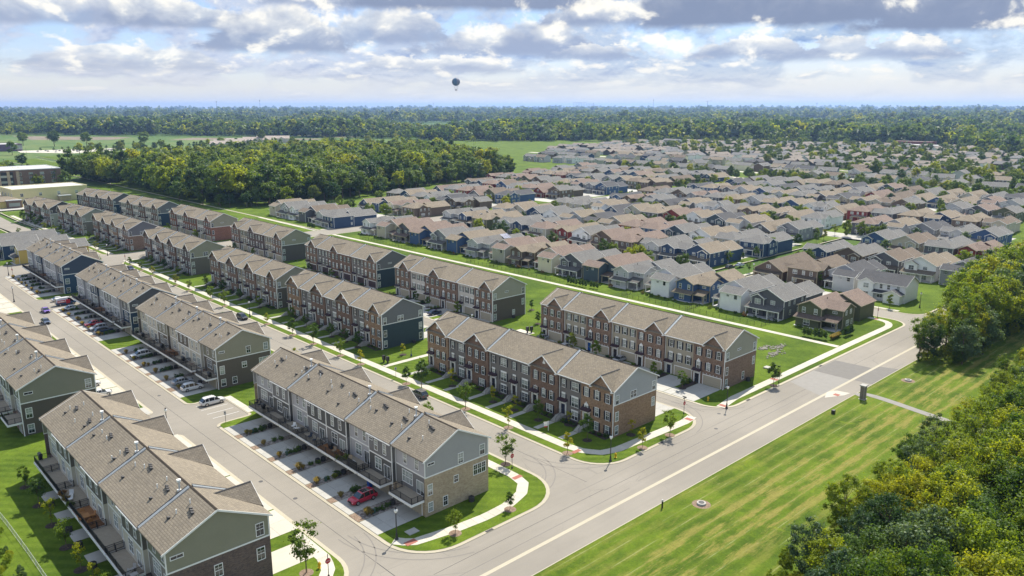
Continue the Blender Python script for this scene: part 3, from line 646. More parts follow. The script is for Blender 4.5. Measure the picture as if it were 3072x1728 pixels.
def end_wall(parent, D, y, lowm, lowc, upc, zsplit=6.55, side=-1, x0=0.0, wins=(), lowbox=0):
    t = .10; ya = y - t if side < 0 else y
    ob('end_wall', cached(('ewl', D, y, lowm, side, x0), lambda: MB().box(x0 - .02, D + .02, ya, ya + t, 0, zsplit, lowm), 'end_wall'), parent, color=lowc)
    zr = RIDGE - .18
    ob('gable_end', cached(('ewu', D, y, side, x0), lambda: MB().prism([(x0 - .02, ya, zsplit + .2), (D + .02, ya, zsplit + .2), (D + .02, ya, EAVE + .1), (D / 2, ya, zr), (x0 - .02, ya, EAVE + .1)], (0, t, 0), 'siding'), 'gable_end'), parent, color=upc)
    def tr():
        b = MB(); yo = ya - .03 if side < 0 else ya + t; y2 = yo + .03
        b.box(x0 - .06, D + .06, yo - .02, y2, zsplit, zsplit + .2, 'white_trim')
        for (a, c_) in ((x0 - .06, x0 + .12), (D - .12, D + .06)): b.box(a, c_, yo - .01, y2, .1 if lowm == 'siding' else zsplit + .2, EAVE + .1, 'white_trim')
        e, m = -.46, D / 2
        for (xa, xb) in ((e, m), (D - e, m)):
            b.prism([(xa, ya - .36, EAVE + .17), (xb, ya - .36, RIDGE + .02), (xb, ya - .36, RIDGE - .25), (xa, ya - .36, EAVE - .10)], (0, .06, 0), 'white_trim')
            b.prism([(xa, ya - .30, EAVE - .02), (xb, ya - .30, RIDGE - .18), (xb, ya - .30, RIDGE - .22), (xa, ya - .30, EAVE - .06)], (0, .30, 0), 'white_trim')
        return b
    ob('trim', cached(('ewt', D, y, side, x0, lowm), tr, 'trim'), parent)
    for (wx, wz, w_, h, c_, r_) in wins: window(parent, wx, ya - .005, wz, w_, h, c_, r_, '-y')
def firewall(parent, D, y, dark=True):
    def f():
        b = MB(); e = -.3; zr = RIDGE + .12; ze = EAVE + .25
        for (xa, xb) in ((e, D / 2 - .25), (D - e, D / 2 + .25)):
            b.prism([(xa, y - .28, ze + .05), (xb, y - .28, zr), (xb, y - .28, zr - .2), (xa, y - .28, ze - .15)], (0, .36, 0), 'flashing')
            b.prism([(xa, y + .10, ze + .10), (xb, y + .10, zr + .05), (xb, y + .10, zr - .2), (xa, y + .10, ze - .15)], (0, .10, 0), 'dark_line')
            b.prism([(xa, y - .36, ze + .02), (xb, y - .36, zr - .03), (xb, y - .36, zr - .23), (xa, y - .36, ze - .18)], (0, .08, 0), 'flash_light' if dark else 'white_trim')
        return b
    ob('firewall_strip', cached(('fw', D, y, dark), f, 'firewall_strip'), parent)
def gutter(parent, x, y0, y1, z=EAVE):
    ob('gutter', cached(('gut', x, y0, y1, z), lambda: MB().box(x - .1, x + .04, y0, y1, z - .05, z + .13, 'white_trim'), 'gutter'), parent)
def downspout(parent, x, y, z1=EAVE):
    ob('downspout', cached(('ds', z1), lambda: MB().box(-.12, 0, -.06, .06, .1, z1, 'white_trim').box(-.35, -.02, -.06, .06, .1, .2, 'white_trim'), 'downspout'), parent, (x, y, 0))
GREY, TAN, BONE, LIGHT = (.185, .168, .152), (.36, .32, .24), (.62, .57, .50), (.36, .36, .365)
DOORS = [(.02, .022, .03), (.03, .035, .06), (.02, .02, .02), (.035, .03, .03)]
def row_house(label, x, y, ws, kinds, low, lowc, upc, garage=False, rot=0.0, fws=(), endwins=(), detail=2, gmat='garage_tan', D=DEP, bluedoor=-1):
    root = thing('townhouse_row', label, 'townhouses', (x, y, 0), rot, None)
    root['group'] = 'rows of three storey townhouses'
    L = sum(ws); ys = [0]
    for w_ in ws: ys.append(ys[-1] + w_)
    for i, (w_, kd) in enumerate(zip(ws, kinds)):
        y0, y1 = ys[i], ys[i + 1]; kind, wm = kd[0], kd[1:]
        gab = kind == 'G'; xf = 0.0 if kind in 'GB' else .55
        m = {'t': 'brick_amber', 'b': 'brick_brown', 'd': 'brick_dark', 'r': 'brick_red', 'k': 'brick_dusk'}.get(wm[0], 'siding')
        wc = {'g': GREY, 'n': TAN, 'w': BONE, 'l': LIGHT, 'y': (.44, .37, .26), 's': (.20, .20, .20)}.get(wm[0], (1, 1, 1))
        e = .0 if i else .0
        ob('wall', cached(('uw', xf, w_, m, D), lambda: MB().box(xf, D - .02, 0, w_ - .004, 0, EAVE + .05, m, False), 'wall'), root, (0, y0, 0), color=wc)
        full = w_ < 8.15; gw = w_ - .1 if (full and garage is False) else 5.4; gy = y0 + (gw / 2 + .1)
        if kind == 'G': cross_gable(root, D, round(gy, 3), round(gw, 3), 12.35 if gw > 6 else 12.0, -1, m, wc)
        if detail >= 1:
            xw = xf
            if garage:
                cols = [.19, .50, .82] if kind != 'F' else [.20, .50, .80]
                for q, fr in enumerate(cols):
                    yy = y0 + w_ * fr
                    window(root, xw, yy, 6.75, .85, 1.7, pane=detail > 0); shutters(root, xw, yy, 6.75, .85)
                    ar = kind in 'GB' and q == 2
                    if detail == 2 and m != 'siding': keystone(root, xw, yy, 8.5)
                    window(root, xw, yy, 3.55, .85, 1.75 if not ar else 1.55, arch=ar, head=.25 if m == 'siding' else 0); shutters(root, xw, yy, 3.55, .85)
                    if detail == 2 and m != 'siding' and not ar: keystone(root, xw, yy, 5.35)
                yg = y0 + .4 + 2.55; garage_door(root, xw, yg, 4.7, 2.25, gmat)
                entry(root, xw, y0 + w_ * .845, .12, DOORS[i % 4] if i != bluedoor else (.01, .08, .3))
                if detail == 2 and m != 'siding':
                    ob('dentil', cached(('dent', 5), lambda: (lambda b: [[b.box(-.06, 0, -2.2 + j * .9, -2.0 + j * .9, 0, .2, 'flash_light') for j in range(6)], b][-1])(MB()), 'dentil'), root, (xw, yg, 2.62))
            else:
                dfr = .82
                if kind == 'F':
                    for z, h in ((6.75, 1.65), (3.35, 1.85)):
                        hd = .28 if z < 5 else 0
                        window(root, xw, y0 + w_ * dfr, z + (.15 if z < 5 else 0), .8, h - .1, head=hd); shutters(root, xw, y0 + w_ * dfr, z, .8, h, .3)
                        window(root, xw, y0 + w_ * .33, z - .05, 1.7, h, 2, 2, head=hd); shutters(root, xw, y0 + w_ * .33, z, 1.7, h)
                    window(root, xw, y0 + w_ * .33, .55, 1.7, 1.7, 2, 2, head=.25); shutters(root, xw, y0 + w_ * .33, .55, 1.7, 1.6)
                elif full:
                    for fr in (.22, .5, .80):
                        yy = y0 + w_ * fr; window(root, xw, yy, 6.7, .85, 1.75); shutters(root, xw, yy, 6.7, .85, 1.7, .34)
                        window(root, xw, yy, 3.3, .85, 1.75); shutters(root, xw, yy, 3.3, .85, 1.7, .34)
                        if detail == 2: keystone(root, xw, yy, 8.5); keystone(root, xw, yy, 5.1)
                    window(root, xw, y0 + w_ * .28, .5, 1.7, 1.6, 2, 2); shutters(root, xw, y0 + w_ * .28, .5, 1.7, 1.55)
                    if detail == 2: window(root, xw - .0, y0 + w_ / 2, 10.6, .55, .01, 1, 1, arch=True, pane=False, name='louvre')
                else:
                    for q, fr in enumerate((.17, .50, .83)):
                        yy = y0 + w_ * fr; window(root, xw, yy, 6.75, .85, 1.75); shutters(root, xw, yy, 6.75, .85, 1.7)
                        window(root, xw, yy, 3.3, .85, 1.75 if q < 2 else 1.45, arch=q == 2); shutters(root, xw, yy, 3.3, .85, 1.7 if q < 2 else 1.5)
                        if detail == 2: keystone(root, xw, yy, 8.55)
                        if q < 2: window(root, xw, yy, .45, .85, 1.65); shutters(root, xw, yy, .45, .85, 1.6)
                entry(root, xw, y0 + w_ * dfr, .95, DOORS[i % 4])
        if not gab: gutter(root, -.4, y0 - (.1 if i else .3), y1 + .05)
        else:
            if gw < w_ - 1: gutter(root, -.4, y0 + gw + .1, y1)
    secs = [0] + [ys[k] for k in fws] + [L]
    for k in range(len(secs) - 1):
        a = secs[k] - (.42 if k == 0 else 0); c_ = secs[k + 1] + (.42 if k == len(secs) - 2 else 0); roof_section(root, D, round(a, 3), round(c_ - .003, 3), .0)
    for k in fws: firewall(root, D, round(ys[k], 3), False); downspout(root, .5 if detail else .0, ys[k] - .12)
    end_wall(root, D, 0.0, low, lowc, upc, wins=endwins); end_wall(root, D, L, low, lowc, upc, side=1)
    b = MB().box(D - .02, D + .02, 0, L, 0, EAVE, 'siding'); ob('rear_wall', b.mesh('rear_wall'), root, color=upc)
    if detail == 2: downspout(root, -.02, -.05)
    for i in range(len(ws)):
        for z in (3.8, 6.9): window(root, D + .03, ys[i] + ws[i] / 2, z, 1.6, 1.5, 2, 2, '+x', pane=True)
    return root
EW = [(.95, 6.75, .85, 1.75, 1, 2), (.95, 3.35, .85, 1.75, 1, 2), (.95, .6, .85, 1.7, 1, 2)]
EWR = [(12.3, 6.9, .85, 1.75, 1, 2), (12.3, 3.5, .85, 1.75, 1, 2)]
mid2 = [(5.9, 6.95, 1.7, 1.35, 2, 2)]; slit = [(5.6, 8.3, 1.3, .32, 2, 1)]
NAVY_D, OLIVE_T, DKBROWN, SLATE = (.030, .050, .068), (.285, .268, .195), (.110, .092, .070), (.125, .127, .135)
LG = (.375, .375, .370)
def R1(i): return R1B[i]
row_house('brick and grey townhouse row with brick end wall, nearest the road corner lamp', 109.45, 88.5, R1B[0][2], ['Gt', 'Fg', 'Gk', 'Fg', 'Fg', 'Gk', 'Fg', 'Gt'], 'brick_amber', (1, 1, 1), LG, fws=(2, 5, 7),
          endwins=EW + EWR + mid2)
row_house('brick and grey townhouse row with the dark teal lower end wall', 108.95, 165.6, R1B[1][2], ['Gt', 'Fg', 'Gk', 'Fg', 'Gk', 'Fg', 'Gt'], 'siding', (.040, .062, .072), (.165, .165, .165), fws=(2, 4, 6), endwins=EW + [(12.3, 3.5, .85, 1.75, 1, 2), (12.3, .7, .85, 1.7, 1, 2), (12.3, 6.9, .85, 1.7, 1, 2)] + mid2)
row_house('brown brick and tan townhouse row with olive gable, third along the long street', 108.95, 223.7, R1B[2][2], ['Gb', 'Fn', 'Gb', 'Fn', 'Gb', 'Fn', 'Gb'], 'siding', (.115, .100, .080), OLIVE_T, fws=(2, 4, 6), endwins=EW + EWR)
row_house('dark brick townhouse row with olive gable end beside the stop sign junction', 108.8, 292.2, R1B[3][2], ['Gd', 'Fn', 'Gk', 'Fw', 'Gk', 'Fw', 'Gk'], 'siding', (.135, .120, .095), OLIVE_T, fws=(2, 4, 6), detail=1, endwins=EW + mid2)
row_house('brick and cream townhouse row with brick lower end, just past the junction', 108.9, 361.5, [8.2, 6.5, 6.6, 6.8, 7.0, 6.6, 7.8], ['Gb', 'Fw', 'Gt', 'Fy', 'Gk', 'Fy', 'Gb'], 'brick_brown', (1, 1, 1), (.15, .15, .16), fws=(2, 5), detail=1, endwins=EW + mid2, rot=R(0.5))
row_house('brick townhouse row with grey-green gable end, second past the stop sign junction', 106.8, 423, [7.8, 5.8, 6.8, 5.8, 6.8], ['Gb', 'Fn', 'Gd', 'Fn', 'Gk'], 'siding', (.15, .14, .12), (.26, .27, .22), fws=(2, 4), detail=1, endwins=EW, rot=R(4.5))
row_house('farthest brick row on the long street, dark brown gable over pale end', 103.0, 467, [8, 6.2, 8, 6.2, 8], ['Gb', 'Fw', 'Gk', 'Fw', 'Gk'], 'siding', (.30, .31, .26), (.085, .075, .07), fws=(3,), detail=1, endwins=EW, rot=R(6.5))
row_house('tan and brick garage-side townhouse row with brick end wall, nearest the road', 147.85, 88.4, R2B[0][2], ['Gb', 'Fn', 'Gb', 'Fn', 'Gb', 'Fn', 'Gb'], 'brick_brown', (1, 1, 1), (.315, .305, .235), True, fws=(2, 4, 6), endwins=EW + [(12.3, 6.9, .85, 1.75, 1, 2), (12.3, 3.5, .85, 1.75, 1, 2), (8.0, .8, .8, 1.7, 1, 2)] + slit, bluedoor=4)
row_house('brown brick and bone garage-side townhouse row with dark brown lower end', 147.85, 166.0, R2B[1][2], ['Gb', 'Fw', 'Bb', 'Gb', 'Fw', 'Gb'], 'siding', DKBROWN, (.315, .30, .225), True, fws=(2, 5), endwins=EW + [(12.3, 6.9, .85, 1.75, 1, 2), (12.3, 3.5, .85, 1.75, 1, 2), (8.4, 1.0, .9, 1.4, 2, 2)] + slit)
row_house('grey and brick garage-side townhouse row with teal lower end, third back from the road', 147.4, 226, R2B[2][2], ['Gb', 'Fg', 'Bk', 'Gk', 'Fg', 'Gb'], 'siding', NAVY_D, (.145, .142, .140), True, fws=(2, 5), detail=1, gmat='canopy_metal', endwins=EW + slit)
row_house('dark brick and tan garage-side row with olive gable, before the cross street', 146.4, 293.6, R2B[3][2], ['Gb', 'Fn', 'Bd', 'Gd', 'Fn', 'Gb'], 'siding', (.10, .09, .08), OLIVE_T, True, fws=(2, 5), detail=1, endwins=EW + slit + [(12.3, 6.9, .85, 1.75, 1, 2), (11.0, .9, .9, 1.5, 1, 2)])
row_house('red brick and bone garage-side townhouse row with red brick lower end', 145.6, 362, [8.2] * 6, ['Gr', 'Fw', 'Br', 'Gr', 'Fw', 'Gr'], 'brick_red', (1, 1, 1), OLIVE_T, True, fws=(2, 5), detail=1, endwins=EW + slit, rot=R(1))
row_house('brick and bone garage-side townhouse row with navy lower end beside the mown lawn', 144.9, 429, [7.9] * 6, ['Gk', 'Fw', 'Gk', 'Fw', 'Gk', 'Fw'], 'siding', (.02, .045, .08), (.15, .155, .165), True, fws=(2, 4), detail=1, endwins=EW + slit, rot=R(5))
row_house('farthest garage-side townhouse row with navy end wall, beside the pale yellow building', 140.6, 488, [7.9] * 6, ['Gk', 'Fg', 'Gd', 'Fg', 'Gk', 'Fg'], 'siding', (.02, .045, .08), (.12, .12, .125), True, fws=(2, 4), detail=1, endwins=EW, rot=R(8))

# ---------------------------------------------------------------- balconied rows
def railing_mb(L_, back=2.4):
    b = MB(); z0, z1 = 0, 1.0
    def rail(a, c_):
        d_ = (Vector(c_) - Vector(a)); n_ = max(2, int(d_.length / .14)); m = 'black_metal'
        for z in (.1, 1.0):
            b.box(min(a[0], c_[0]) - .025, max(a[0], c_[0]) + .025, min(a[1], c_[1]) - .025, max(a[1], c_[1]) + .025, z - .03, z + .03, m)
        for i in range(1, n_): p = Vector(a) + d_ * i / n_; b.box(p.x - .012, p.x + .012, p.y - .012, p.y + .012, .1, 1.0, m, False)
        for k in range(3): p = Vector(a) + d_ * k / 2; b.box(p.x - .05, p.x + .05, p.y - .05, p.y + .05, 0, 1.08, m)
    rail((-back + .08, .08, 0), (-back + .08, L_ - .08, 0)); rail((-back + .08, .08, 0), (0, .08, 0)); rail((-back + .08, L_ - .08, 0), (0, L_ - .08, 0)); return b
def balcony_row(label, x, y, ws, cols, endlow, endlowc, endup, base, fws, wins, xg, detail=2, dark_first=False, frontgarage=True):
    D = 12.9 if x > 60 else 13.4
    root = thing('townhouse_row', label, 'townhouses', (x, y, 0)); root['group'] = 'rows of three storey townhouses'
    ys = [0]
    for w_ in ws: ys.append(ys[-1] + w_)
    L = ys[-1]
    for i, (w_, (kind, cu, cl)) in enumerate(zip(ws, cols)):
        y0, y1 = ys[i], ys[i + 1]; xf = 0.0 if kind == 'P' else .6
        ob('base_wall', cached(('bw', w_, D, base), lambda: MB().box(.02, D, 0, w_, 0, 2.78, base, False), 'base_wall'), root, (0, y0, 0), color=(.30, .26, .20))
        ob('wall', cached(('ml', xf, w_, D), lambda: MB().box(xf, D - .01, 0, w_ - .003, 2.78, 6.2, 'siding', False), 'wall'), root, (0, y0, 0), color=cl)
        ob('wall', cached(('mu', xf, w_, D), lambda: MB().box(xf, D - .01, 0, w_ - .003, 6.2, EAVE + .1, 'siding', False), 'wall'), root, (0, y0, 0), color=cu)
        ob('trim', cached(('mt', xf, w_), lambda: MB().box(xf - .04, xf, 0, w_, 6.1, 6.32, 'white_trim').box(xf - .05, xf + .02, 0, .13, 2.9, EAVE, 'white_trim').box(xf - .05, xf + .02, w_ - .13, w_, 2.9, EAVE, 'white_trim'), 'trim'), root, (0, y0, 0))
        o_ = .7 if i == 0 else .15
        garage_door(root, .0, y0 + o_ + 2.4, 4.5, 2.2) if frontgarage else window(root, .0, y0 + 2.5, .1, 1.8, 2.0, 2, 1)
        # sliding door and windows on the deck level, two windows above
        big = i in (0, len(ws) - 1)
        ww = 2.6 if big else 1.7; wy = y0 + (w_ * .62 if big else w_ * .60)
        window(root, xf, wy, 3.75, ww, 1.95, 3 if big else 2, 2); window(root, xf, y0 + w_ * .23, 3.02, 1.6, 2.15, 2, 1, name='sliding_door')
        window(root, xf, y0 + w_ * .32, 6.95, .8, 1.7); window(root, xf, y0 + w_ * .68, 6.95, .8, 1.7) if (i % 2 == 0 or detail) else None
        if i % 3 == 1 and detail: window(root, xf, y0 + w_ * .9, 8.35, .9, .35, 1, 1)
        dl = 5.9 if big else w_ - .35; dy = y0 + .2
        dk = ob('balcony', cached(('dk', dl, xf), lambda: MB().box(-2.38, xf, 0, dl, 2.86, 2.94, 'deckboards'), 'balcony'), root, (0, dy, 0), color=(.34, .29, .22) if i != 3 else (.26, .12, .045))
        ob('fascia', cached(('fs', dl), lambda: MB().box(-2.5, -2.38, -.05, dl + .05, 2.55, 2.93, 'white_trim').box(-2.38, 0, -.06, 0, 2.55, 2.93, 'white_trim').box(-2.38, 0, dl, dl + .06, 2.55, 2.93, 'white_trim').box(-2.38, 0, 0, dl, 2.7, 2.84, 'white_trim'), 'fascia'), dk)
        rl = ob('railing', cached(('rl', dl), lambda: railing_mb(dl), 'railing'), dk, (0, 0, 2.94)); rl['kind'] = 'stuff'
        gutter(root, xf - .42 + .02 * (xf > 0), y0 - .05, y1 + .0, EAVE - .06)
    secs = [0] + [ys[k] for k in fws] + [L]
    for k in range(len(secs) - 1):
        a = secs[k] - (.42 if k == 0 else 0); c_ = secs[k + 1] + (.42 if k == len(secs) - 2 else 0); roof_section(root, D, round(a, 3), round(c_ - .003, 3), .0, color=(.220, .190, .148))
    for k in fws: firewall(root, D, round(ys[k], 3)); downspout(root, .02, ys[k] + .1)
    for gy in xg: cross_gable(root, D, gy, 6.5, 11.75, 1, 'siding', endup, color=(.185, .160, .128))
    end_wall(root, D, 0.0, endlow, endlowc, endup, wins=wins); end_wall(root, D, L, endlow, endlowc, endup, side=1)
    ob('rear_wall', MB().box(D, D + .04, 0, L, 0, EAVE, 'siding').mesh('rear_wall'), root, color=endup)
    for i in range(len(ws)):
        window(root, D + .04, ys[i] + ws[i] / 2, 7.0, 1.6, 1.5, 2, 2, '+x'); window(root, D + .04, ys[i] + ws[i] / 2, 3.7, 1.6, 1.6, 2, 2, '+x')
    # roof vents, pipes and flues, all over the slope towards the balconies
    s_ = (RIDGE - .16 - EAVE) / (D / 2 + .42); zz = lambda x_: EAVE + .16 + (x_ + .42) * s_
    vent = cached('rvent', lambda: MB().prism([(-.22, -.2, -.1), (.22, -.2, .13), (-.2, -.2, .26)], (0, .4, 0), 'vent_metal'), 'roof_vent')
    pipe = cached('rpipe', lambda: MB().cyl((0, 0, -.1), (0, 0, .62), .085, .085, 'white_trim', 8), 'vent_pipe')
    flue = cached('rflue', lambda: MB().box(-.3, .3, -.2, .2, -.15, .08, 'white_trim').cyl((0, 0, 0), (0, 0, 1.3), .12, .12, 'flash_light', 8).cyl((0, 0, 1.2), (0, 0, 1.5), .28, .28, 'white_trim', 10), 'flue')
    rr = random.Random(int(x * 7 + y))
    for i in range(len(ws)):
        yc = ys[i] + ws[i] * .5
        for _ in range(2): xv, yv = rr.uniform(2.6, 5.6), yc + rr.uniform(-2.6, 2.6); ob('vent_pipe', pipe, root, (xv, yv, zz(xv)))
        xv, yv = rr.choice((4.4, 4.9, 5.4)), yc + rr.uniform(-2, 1.2)
        for k in range(rr.choice((2, 3, 3))): ob('roof_vent', vent, root, (xv - .12 * k, yv - .55 * k, zz(xv - .12 * k) + .05))
        xv, yv = rr.uniform(1.5, 3.5), yc + rr.uniform(-2, 2); ob('roof_vent', vent, root, (xv, yv, zz(xv) + .05))
        if i in fws: ob('flue', flue, root, (5.6, ys[i] + .9, zz(5.6)))
    return root
DK, DK2, LT, LT2 = (.100, .098, .092), (.185, .178, .170), (.43, .415, .42), (.40, .39, .395)
def pat(n_, a=(LT, DK2), b_=(DK, DK)):   # recessed light units between projecting dark ones
    return [('R', a[0], a[1]) if (i in (0, n_ - 1) or i % 3 == 2) else ('P', b_[0], b_[1] if i % 2 else DK2) for i in range(n_)]
balcony_row('balconied townhouse row with tan brick end wall, beside the curved corner pavement', 65.3, 89.2, L1B[0][2], [('R', LT, DK2), ('P', DK2, DK), ('R', LT, LT2), ('P', DK, DK2), ('P', DK, DK2), ('R', LT, LT2), ('P', DK2, DK), ('R', LT2, DK2)],
            'brick_tan', (1, 1, 1), (.345, .340, .330), 'brick_tan', (1, 3, 6, ), [(.95, 3.6, .8, 1.7, 1, 2), (1.0, .8, .8, 1.5, 1, 2), (3.9, .8, .8, 1.5, 1, 2), (11.0, 3.9, 2.5, 1.7, 3, 2), (6.1, 4.0, .8, 1.1, 1, 2), (7.1, 7.0, .95, 1.6, 1, 2), (11.6, 7.0, .95, 1.7, 1, 2), (1.2, 8.5, 1.2, .35, 1, 1)],
            [7.5, 22.5, 38.3, 53.7])
TB, TB2 = (.52, .475, .385), (.49, .45, .365); OB = (.140, .118, .090)
balcony_row('balconied townhouse row with olive over dark brown end, beyond the car park', 65.3, 166.0, L1B[1][2], [('R', (.24, .225, .165), OB), ('P', TB, TB2), ('P', OB, TB), ('R', TB, TB2), ('P', (.24, .225, .165), OB), ('P', TB, TB2), ('R', TB2, TB)],
            'siding', (.118, .100, .078), (.28, .26, .185), 'brick_brown', (1, 3, 5), [(1.2, 3.5, .95, 1.8, 1, 2), (1.3, .7, .95, 1.5, 1, 2), (3.9, .7, .95, 1.5, 1, 2), (6.4, 4.0, 1.0, 1.25, 1, 2), (11.3, 3.7, 2.5, 1.6, 3, 2), (7.6, 7.2, .95, 1.5, 1, 2), (11.8, 7.2, .95, 1.5, 1, 2), (1.4, 8.4, 1.2, .35, 1, 1)], [7, 21, 36, 46])
balcony_row('balconied townhouse row with charcoal gable and navy lower end, by the van', 65.5, 223.8, L1B[2][2], [('R', DK2, (.03, .055, .085)), ('P', LT, LT2), ('P', DK2, LT), ('R', LT, LT2), ('P', (.05, .07, .10), DK2), ('R', LT, LT2), ('P', LT2, LT)],
            'siding', (.028, .055, .088), (.105, .105, .108), 'brick_brown', (1, 3, 5), [(1.3, 3.5, 1.0, 1.7, 1, 2), (1.3, .6, 1.0, 1.5, 1, 2), (1.6, 8.4, 1.3, .35, 1, 1)], [8, 21, 34, 45], 1)
balcony_row('farthest balconied townhouse row, all-navy end wall, beside the yellow house', 65.6, 291.6, L1B[3][2], [('R', DK2, (.04, .075, .12)), ('P', LT, LT2), ('P', DK2, LT), ('R', LT, LT2), ('P', (.04, .07, .11), DK2), ('R', LT, LT2), ('P', LT2, LT)],
            'siding', (.032, .066, .110), (.060, .078, .112), 'brick_brown', (1, 3, 5), [(1.3, 3.5, 1.1, 1.7, 1, 2), (1.3, .6, 1.0, 1.5, 1, 2), (4.4, .7, 1.0, 1.5, 1, 2), (9.2, 7.2, 1.0, 1.5, 1, 2), (1.6, 8.4, 1.3, .35, 1, 1)], [8, 21, 34, 43], 1)
balcony_row('nearest townhouse row at the lower left, sage gable over dark brick', 27.2, 90.4, L0B[0][2], [('R', (.20, .205, .15), (.24, .22, .19)), ('P', (.13, .12, .10), TB), ('R', TB, TB2), ('P', (.13, .12, .10), TB), ('R', TB, TB2), ('P', (.13, .12, .10), TB), ('R', TB, TB2)],
            'brick_dark', (1, 1, 1), (.245, .238, .172), 'brick_dark', (1, 3, 5), [(1.4, 8.3, 1.5, .4, 1, 1), (12.1, 7.1, 1.0, 1.7, 1, 2), (6.3, 3.7, .95, 1.6, 1, 2), (12.0, 3.6, 1.0, 1.7, 1, 2), (1.4, 3.6, .95, 1.7, 1, 2), (1.3, .5, .95, 1.5, 1, 2)], [6.0, 22.4, 38.2, 54.4], frontgarage=False)
balcony_row('townhouse row at the left edge with sage gable over dark brown siding', 27.4, 166.6, L0B[1][2], [('R', (.20, .205, .15), (.24, .22, .19)), ('P', (.13, .12, .10), TB), ('R', TB, TB2), ('P', (.13, .12, .10), TB), ('R', TB, TB2), ('P', (.13, .12, .10), TB), ('R', TB, TB2)],
            'siding', (.105, .090, .070), (.235, .226, .165), 'brick_brown', (1, 3, 5), [(1.6, 8.3, 1.4, .4, 1, 1), (12.1, 7.1, 1.0, 1.7, 1, 2), (1.3, 3.6, 1.0, 1.9, 1, 2), (1.3, .5, 1.0, 1.7, 1, 2), (12.0, 3.6, 1.0, 1.7, 1, 2), (7.9, 3.9, .9, 1.3, 1, 2)], [6.0, 22.4, 38.2, 54.4], frontgarage=False)
balcony_row('left edge townhouse row whose dormer roofs stand beside the far alley lamp', 27.2, 266, L0B[2][2], pat(7), 'siding', (.03, .06, .10), (.07, .085, .11), 'brick_brown', (1, 3, 5), [(12.1, 7.1, 1.0, 1.7, 1, 2)], [6.0, 22.4, 38.2, 54.4], 1, frontgarage=False)
# ---------------------------------------------------------------- detached houses
def gable_vol(wb, rb, tb, x0, x1, y0, y1, h, axis, sl=.52, oh=.4, zb=0.0, dz=0.0):
    """box of walls with gable ends, its roof slab and rake boards; axis = ridge direction"""
    t = .14; W_ = (y1 - y0) if axis == 'x' else (x1 - x0); rise = W_ / 2 * sl
    if axis == 'x':
        m = (y0 + y1) / 2
        wb.prism([(x0, y0, zb), (x0, y1, zb), (x0, y1, h), (x0, m, h + rise), (x0, y0, h)], (x1 - x0, 0, 0), 'siding')
        a, z = oh, h - oh * sl + .02 + dz
        rb.prism([(x0 - oh, y0 - a, z), (x0 - oh, m, h + rise + .02 + dz), (x0 - oh, y1 + a, z), (x0 - oh, y1 + a, z + t), (x0 - oh, m, h + rise + t + .02 + dz), (x0 - oh, y0 - a, z + t)], (x1 - x0 + 2 * oh, 0, 0), 'shingle')
        for xx, d_ in ((x0 - oh - .03, .05), (x1 + oh - .02, .05)):
            for q in ((y0 - a, m), (y1 + a, m)): tb.prism([(xx, q[0], z + t + .01), (xx, q[1], h + rise + t + .03), (xx, q[1], h + rise - .12), (xx, q[0], z - .12)], (d_, 0, 0), 'tinted')
        for yy in (y0 - a - .04, y1 + a - .02): tb.box(x0 - oh, x1 + oh, yy, yy + .06, z - .08, z + t - .01, 'tinted')
    else:
        m = (x0 + x1) / 2
        wb.prism([(x0, y0, zb), (x1, y0, zb), (x1, y0, h), (m, y0, h + rise), (x0, y0, h)], (0, y1 - y0, 0), 'siding')
        a, z = oh, h - oh * sl + .02 + dz
        rb.prism([(x0 - a, y0 - oh, z), (m, y0 - oh, h + rise + .02 + dz), (x1 + a, y0 - oh, z), (x1 + a, y0 - oh, z + t), (m, y0 - oh, h + rise + t + .02 + dz), (x0 - a, y0 - oh, z + t)], (0, y1 - y0 + 2 * oh, 0), 'shingle')
        for yy in (y0 - oh - .03, y1 + oh - .02):
            for q in ((x0 - a, m), (x1 + a, m)): tb.prism([(q[0], yy, z + t + .01), (q[1], yy, h + rise + t + .03), (q[1], yy, h + rise - .12), (q[0], yy, z - .12)], (0, .05, 0), 'tinted')
        for xx in (x0 - a - .04, x1 + a - .02): tb.box(xx, xx + .06, y0 - oh, y1 + oh, z - .08, z + t - .01, 'tinted')
def hip_vol(wb, rb, tb, x0, x1, y0, y1, h, sl=.5, oh=.42, zb=0.0):
    wb.box(x0, x1, y0, y1, zb, h, 'siding', False); X0, X1, Y0, Y1 = x0 - oh, x1 + oh, y0 - oh, y1 + oh; z = h - .1
    w2 = min(X1 - X0, Y1 - Y0) / 2; zr = z + .16 + w2 * sl
    if X1 - X0 >= Y1 - Y0: a, c = (X0 + w2, (Y0 + Y1) / 2, zr), (X1 - w2, (Y0 + Y1) / 2, zr)
    else: a, c = ((X0 + X1) / 2, Y0 + w2, zr), ((X0 + X1) / 2, Y1 - w2, zr)
    P_ = [(X0, Y0, z + .16), (X1, Y0, z + .16), (X1, Y1, z + .16), (X0, Y1, z + .16)]
    if X1 - X0 >= Y1 - Y0: F = [[P_[0], P_[1], c, a], [P_[1], P_[2], c], [P_[2], P_[3], a, c], [P_[3], P_[0], a]]
    else: F = [[P_[0], P_[1], a], [P_[1], P_[2], c, a], [P_[2], P_[3], c], [P_[3], P_[0], a, c]]
    for f in F: rb.face(f, 'shingle')
    rb.face([(p[0], p[1], z) for p in reversed(P_)], 'shingle')
    tb.box(X0, X1, Y0, Y0 + .05, z - .04, z + .15, 'tinted'); tb.box(X0, X1, Y1 - .05, Y1, z - .04, z + .15, 'tinted'); tb.box(X0, X0 + .05, Y0 + .05, Y1 - .05, z - .04, z + .15, 'tinted'); tb.box(X1 - .05, X1, Y0 + .05, Y1 - .05, z - .04, z + .15, 'tinted')
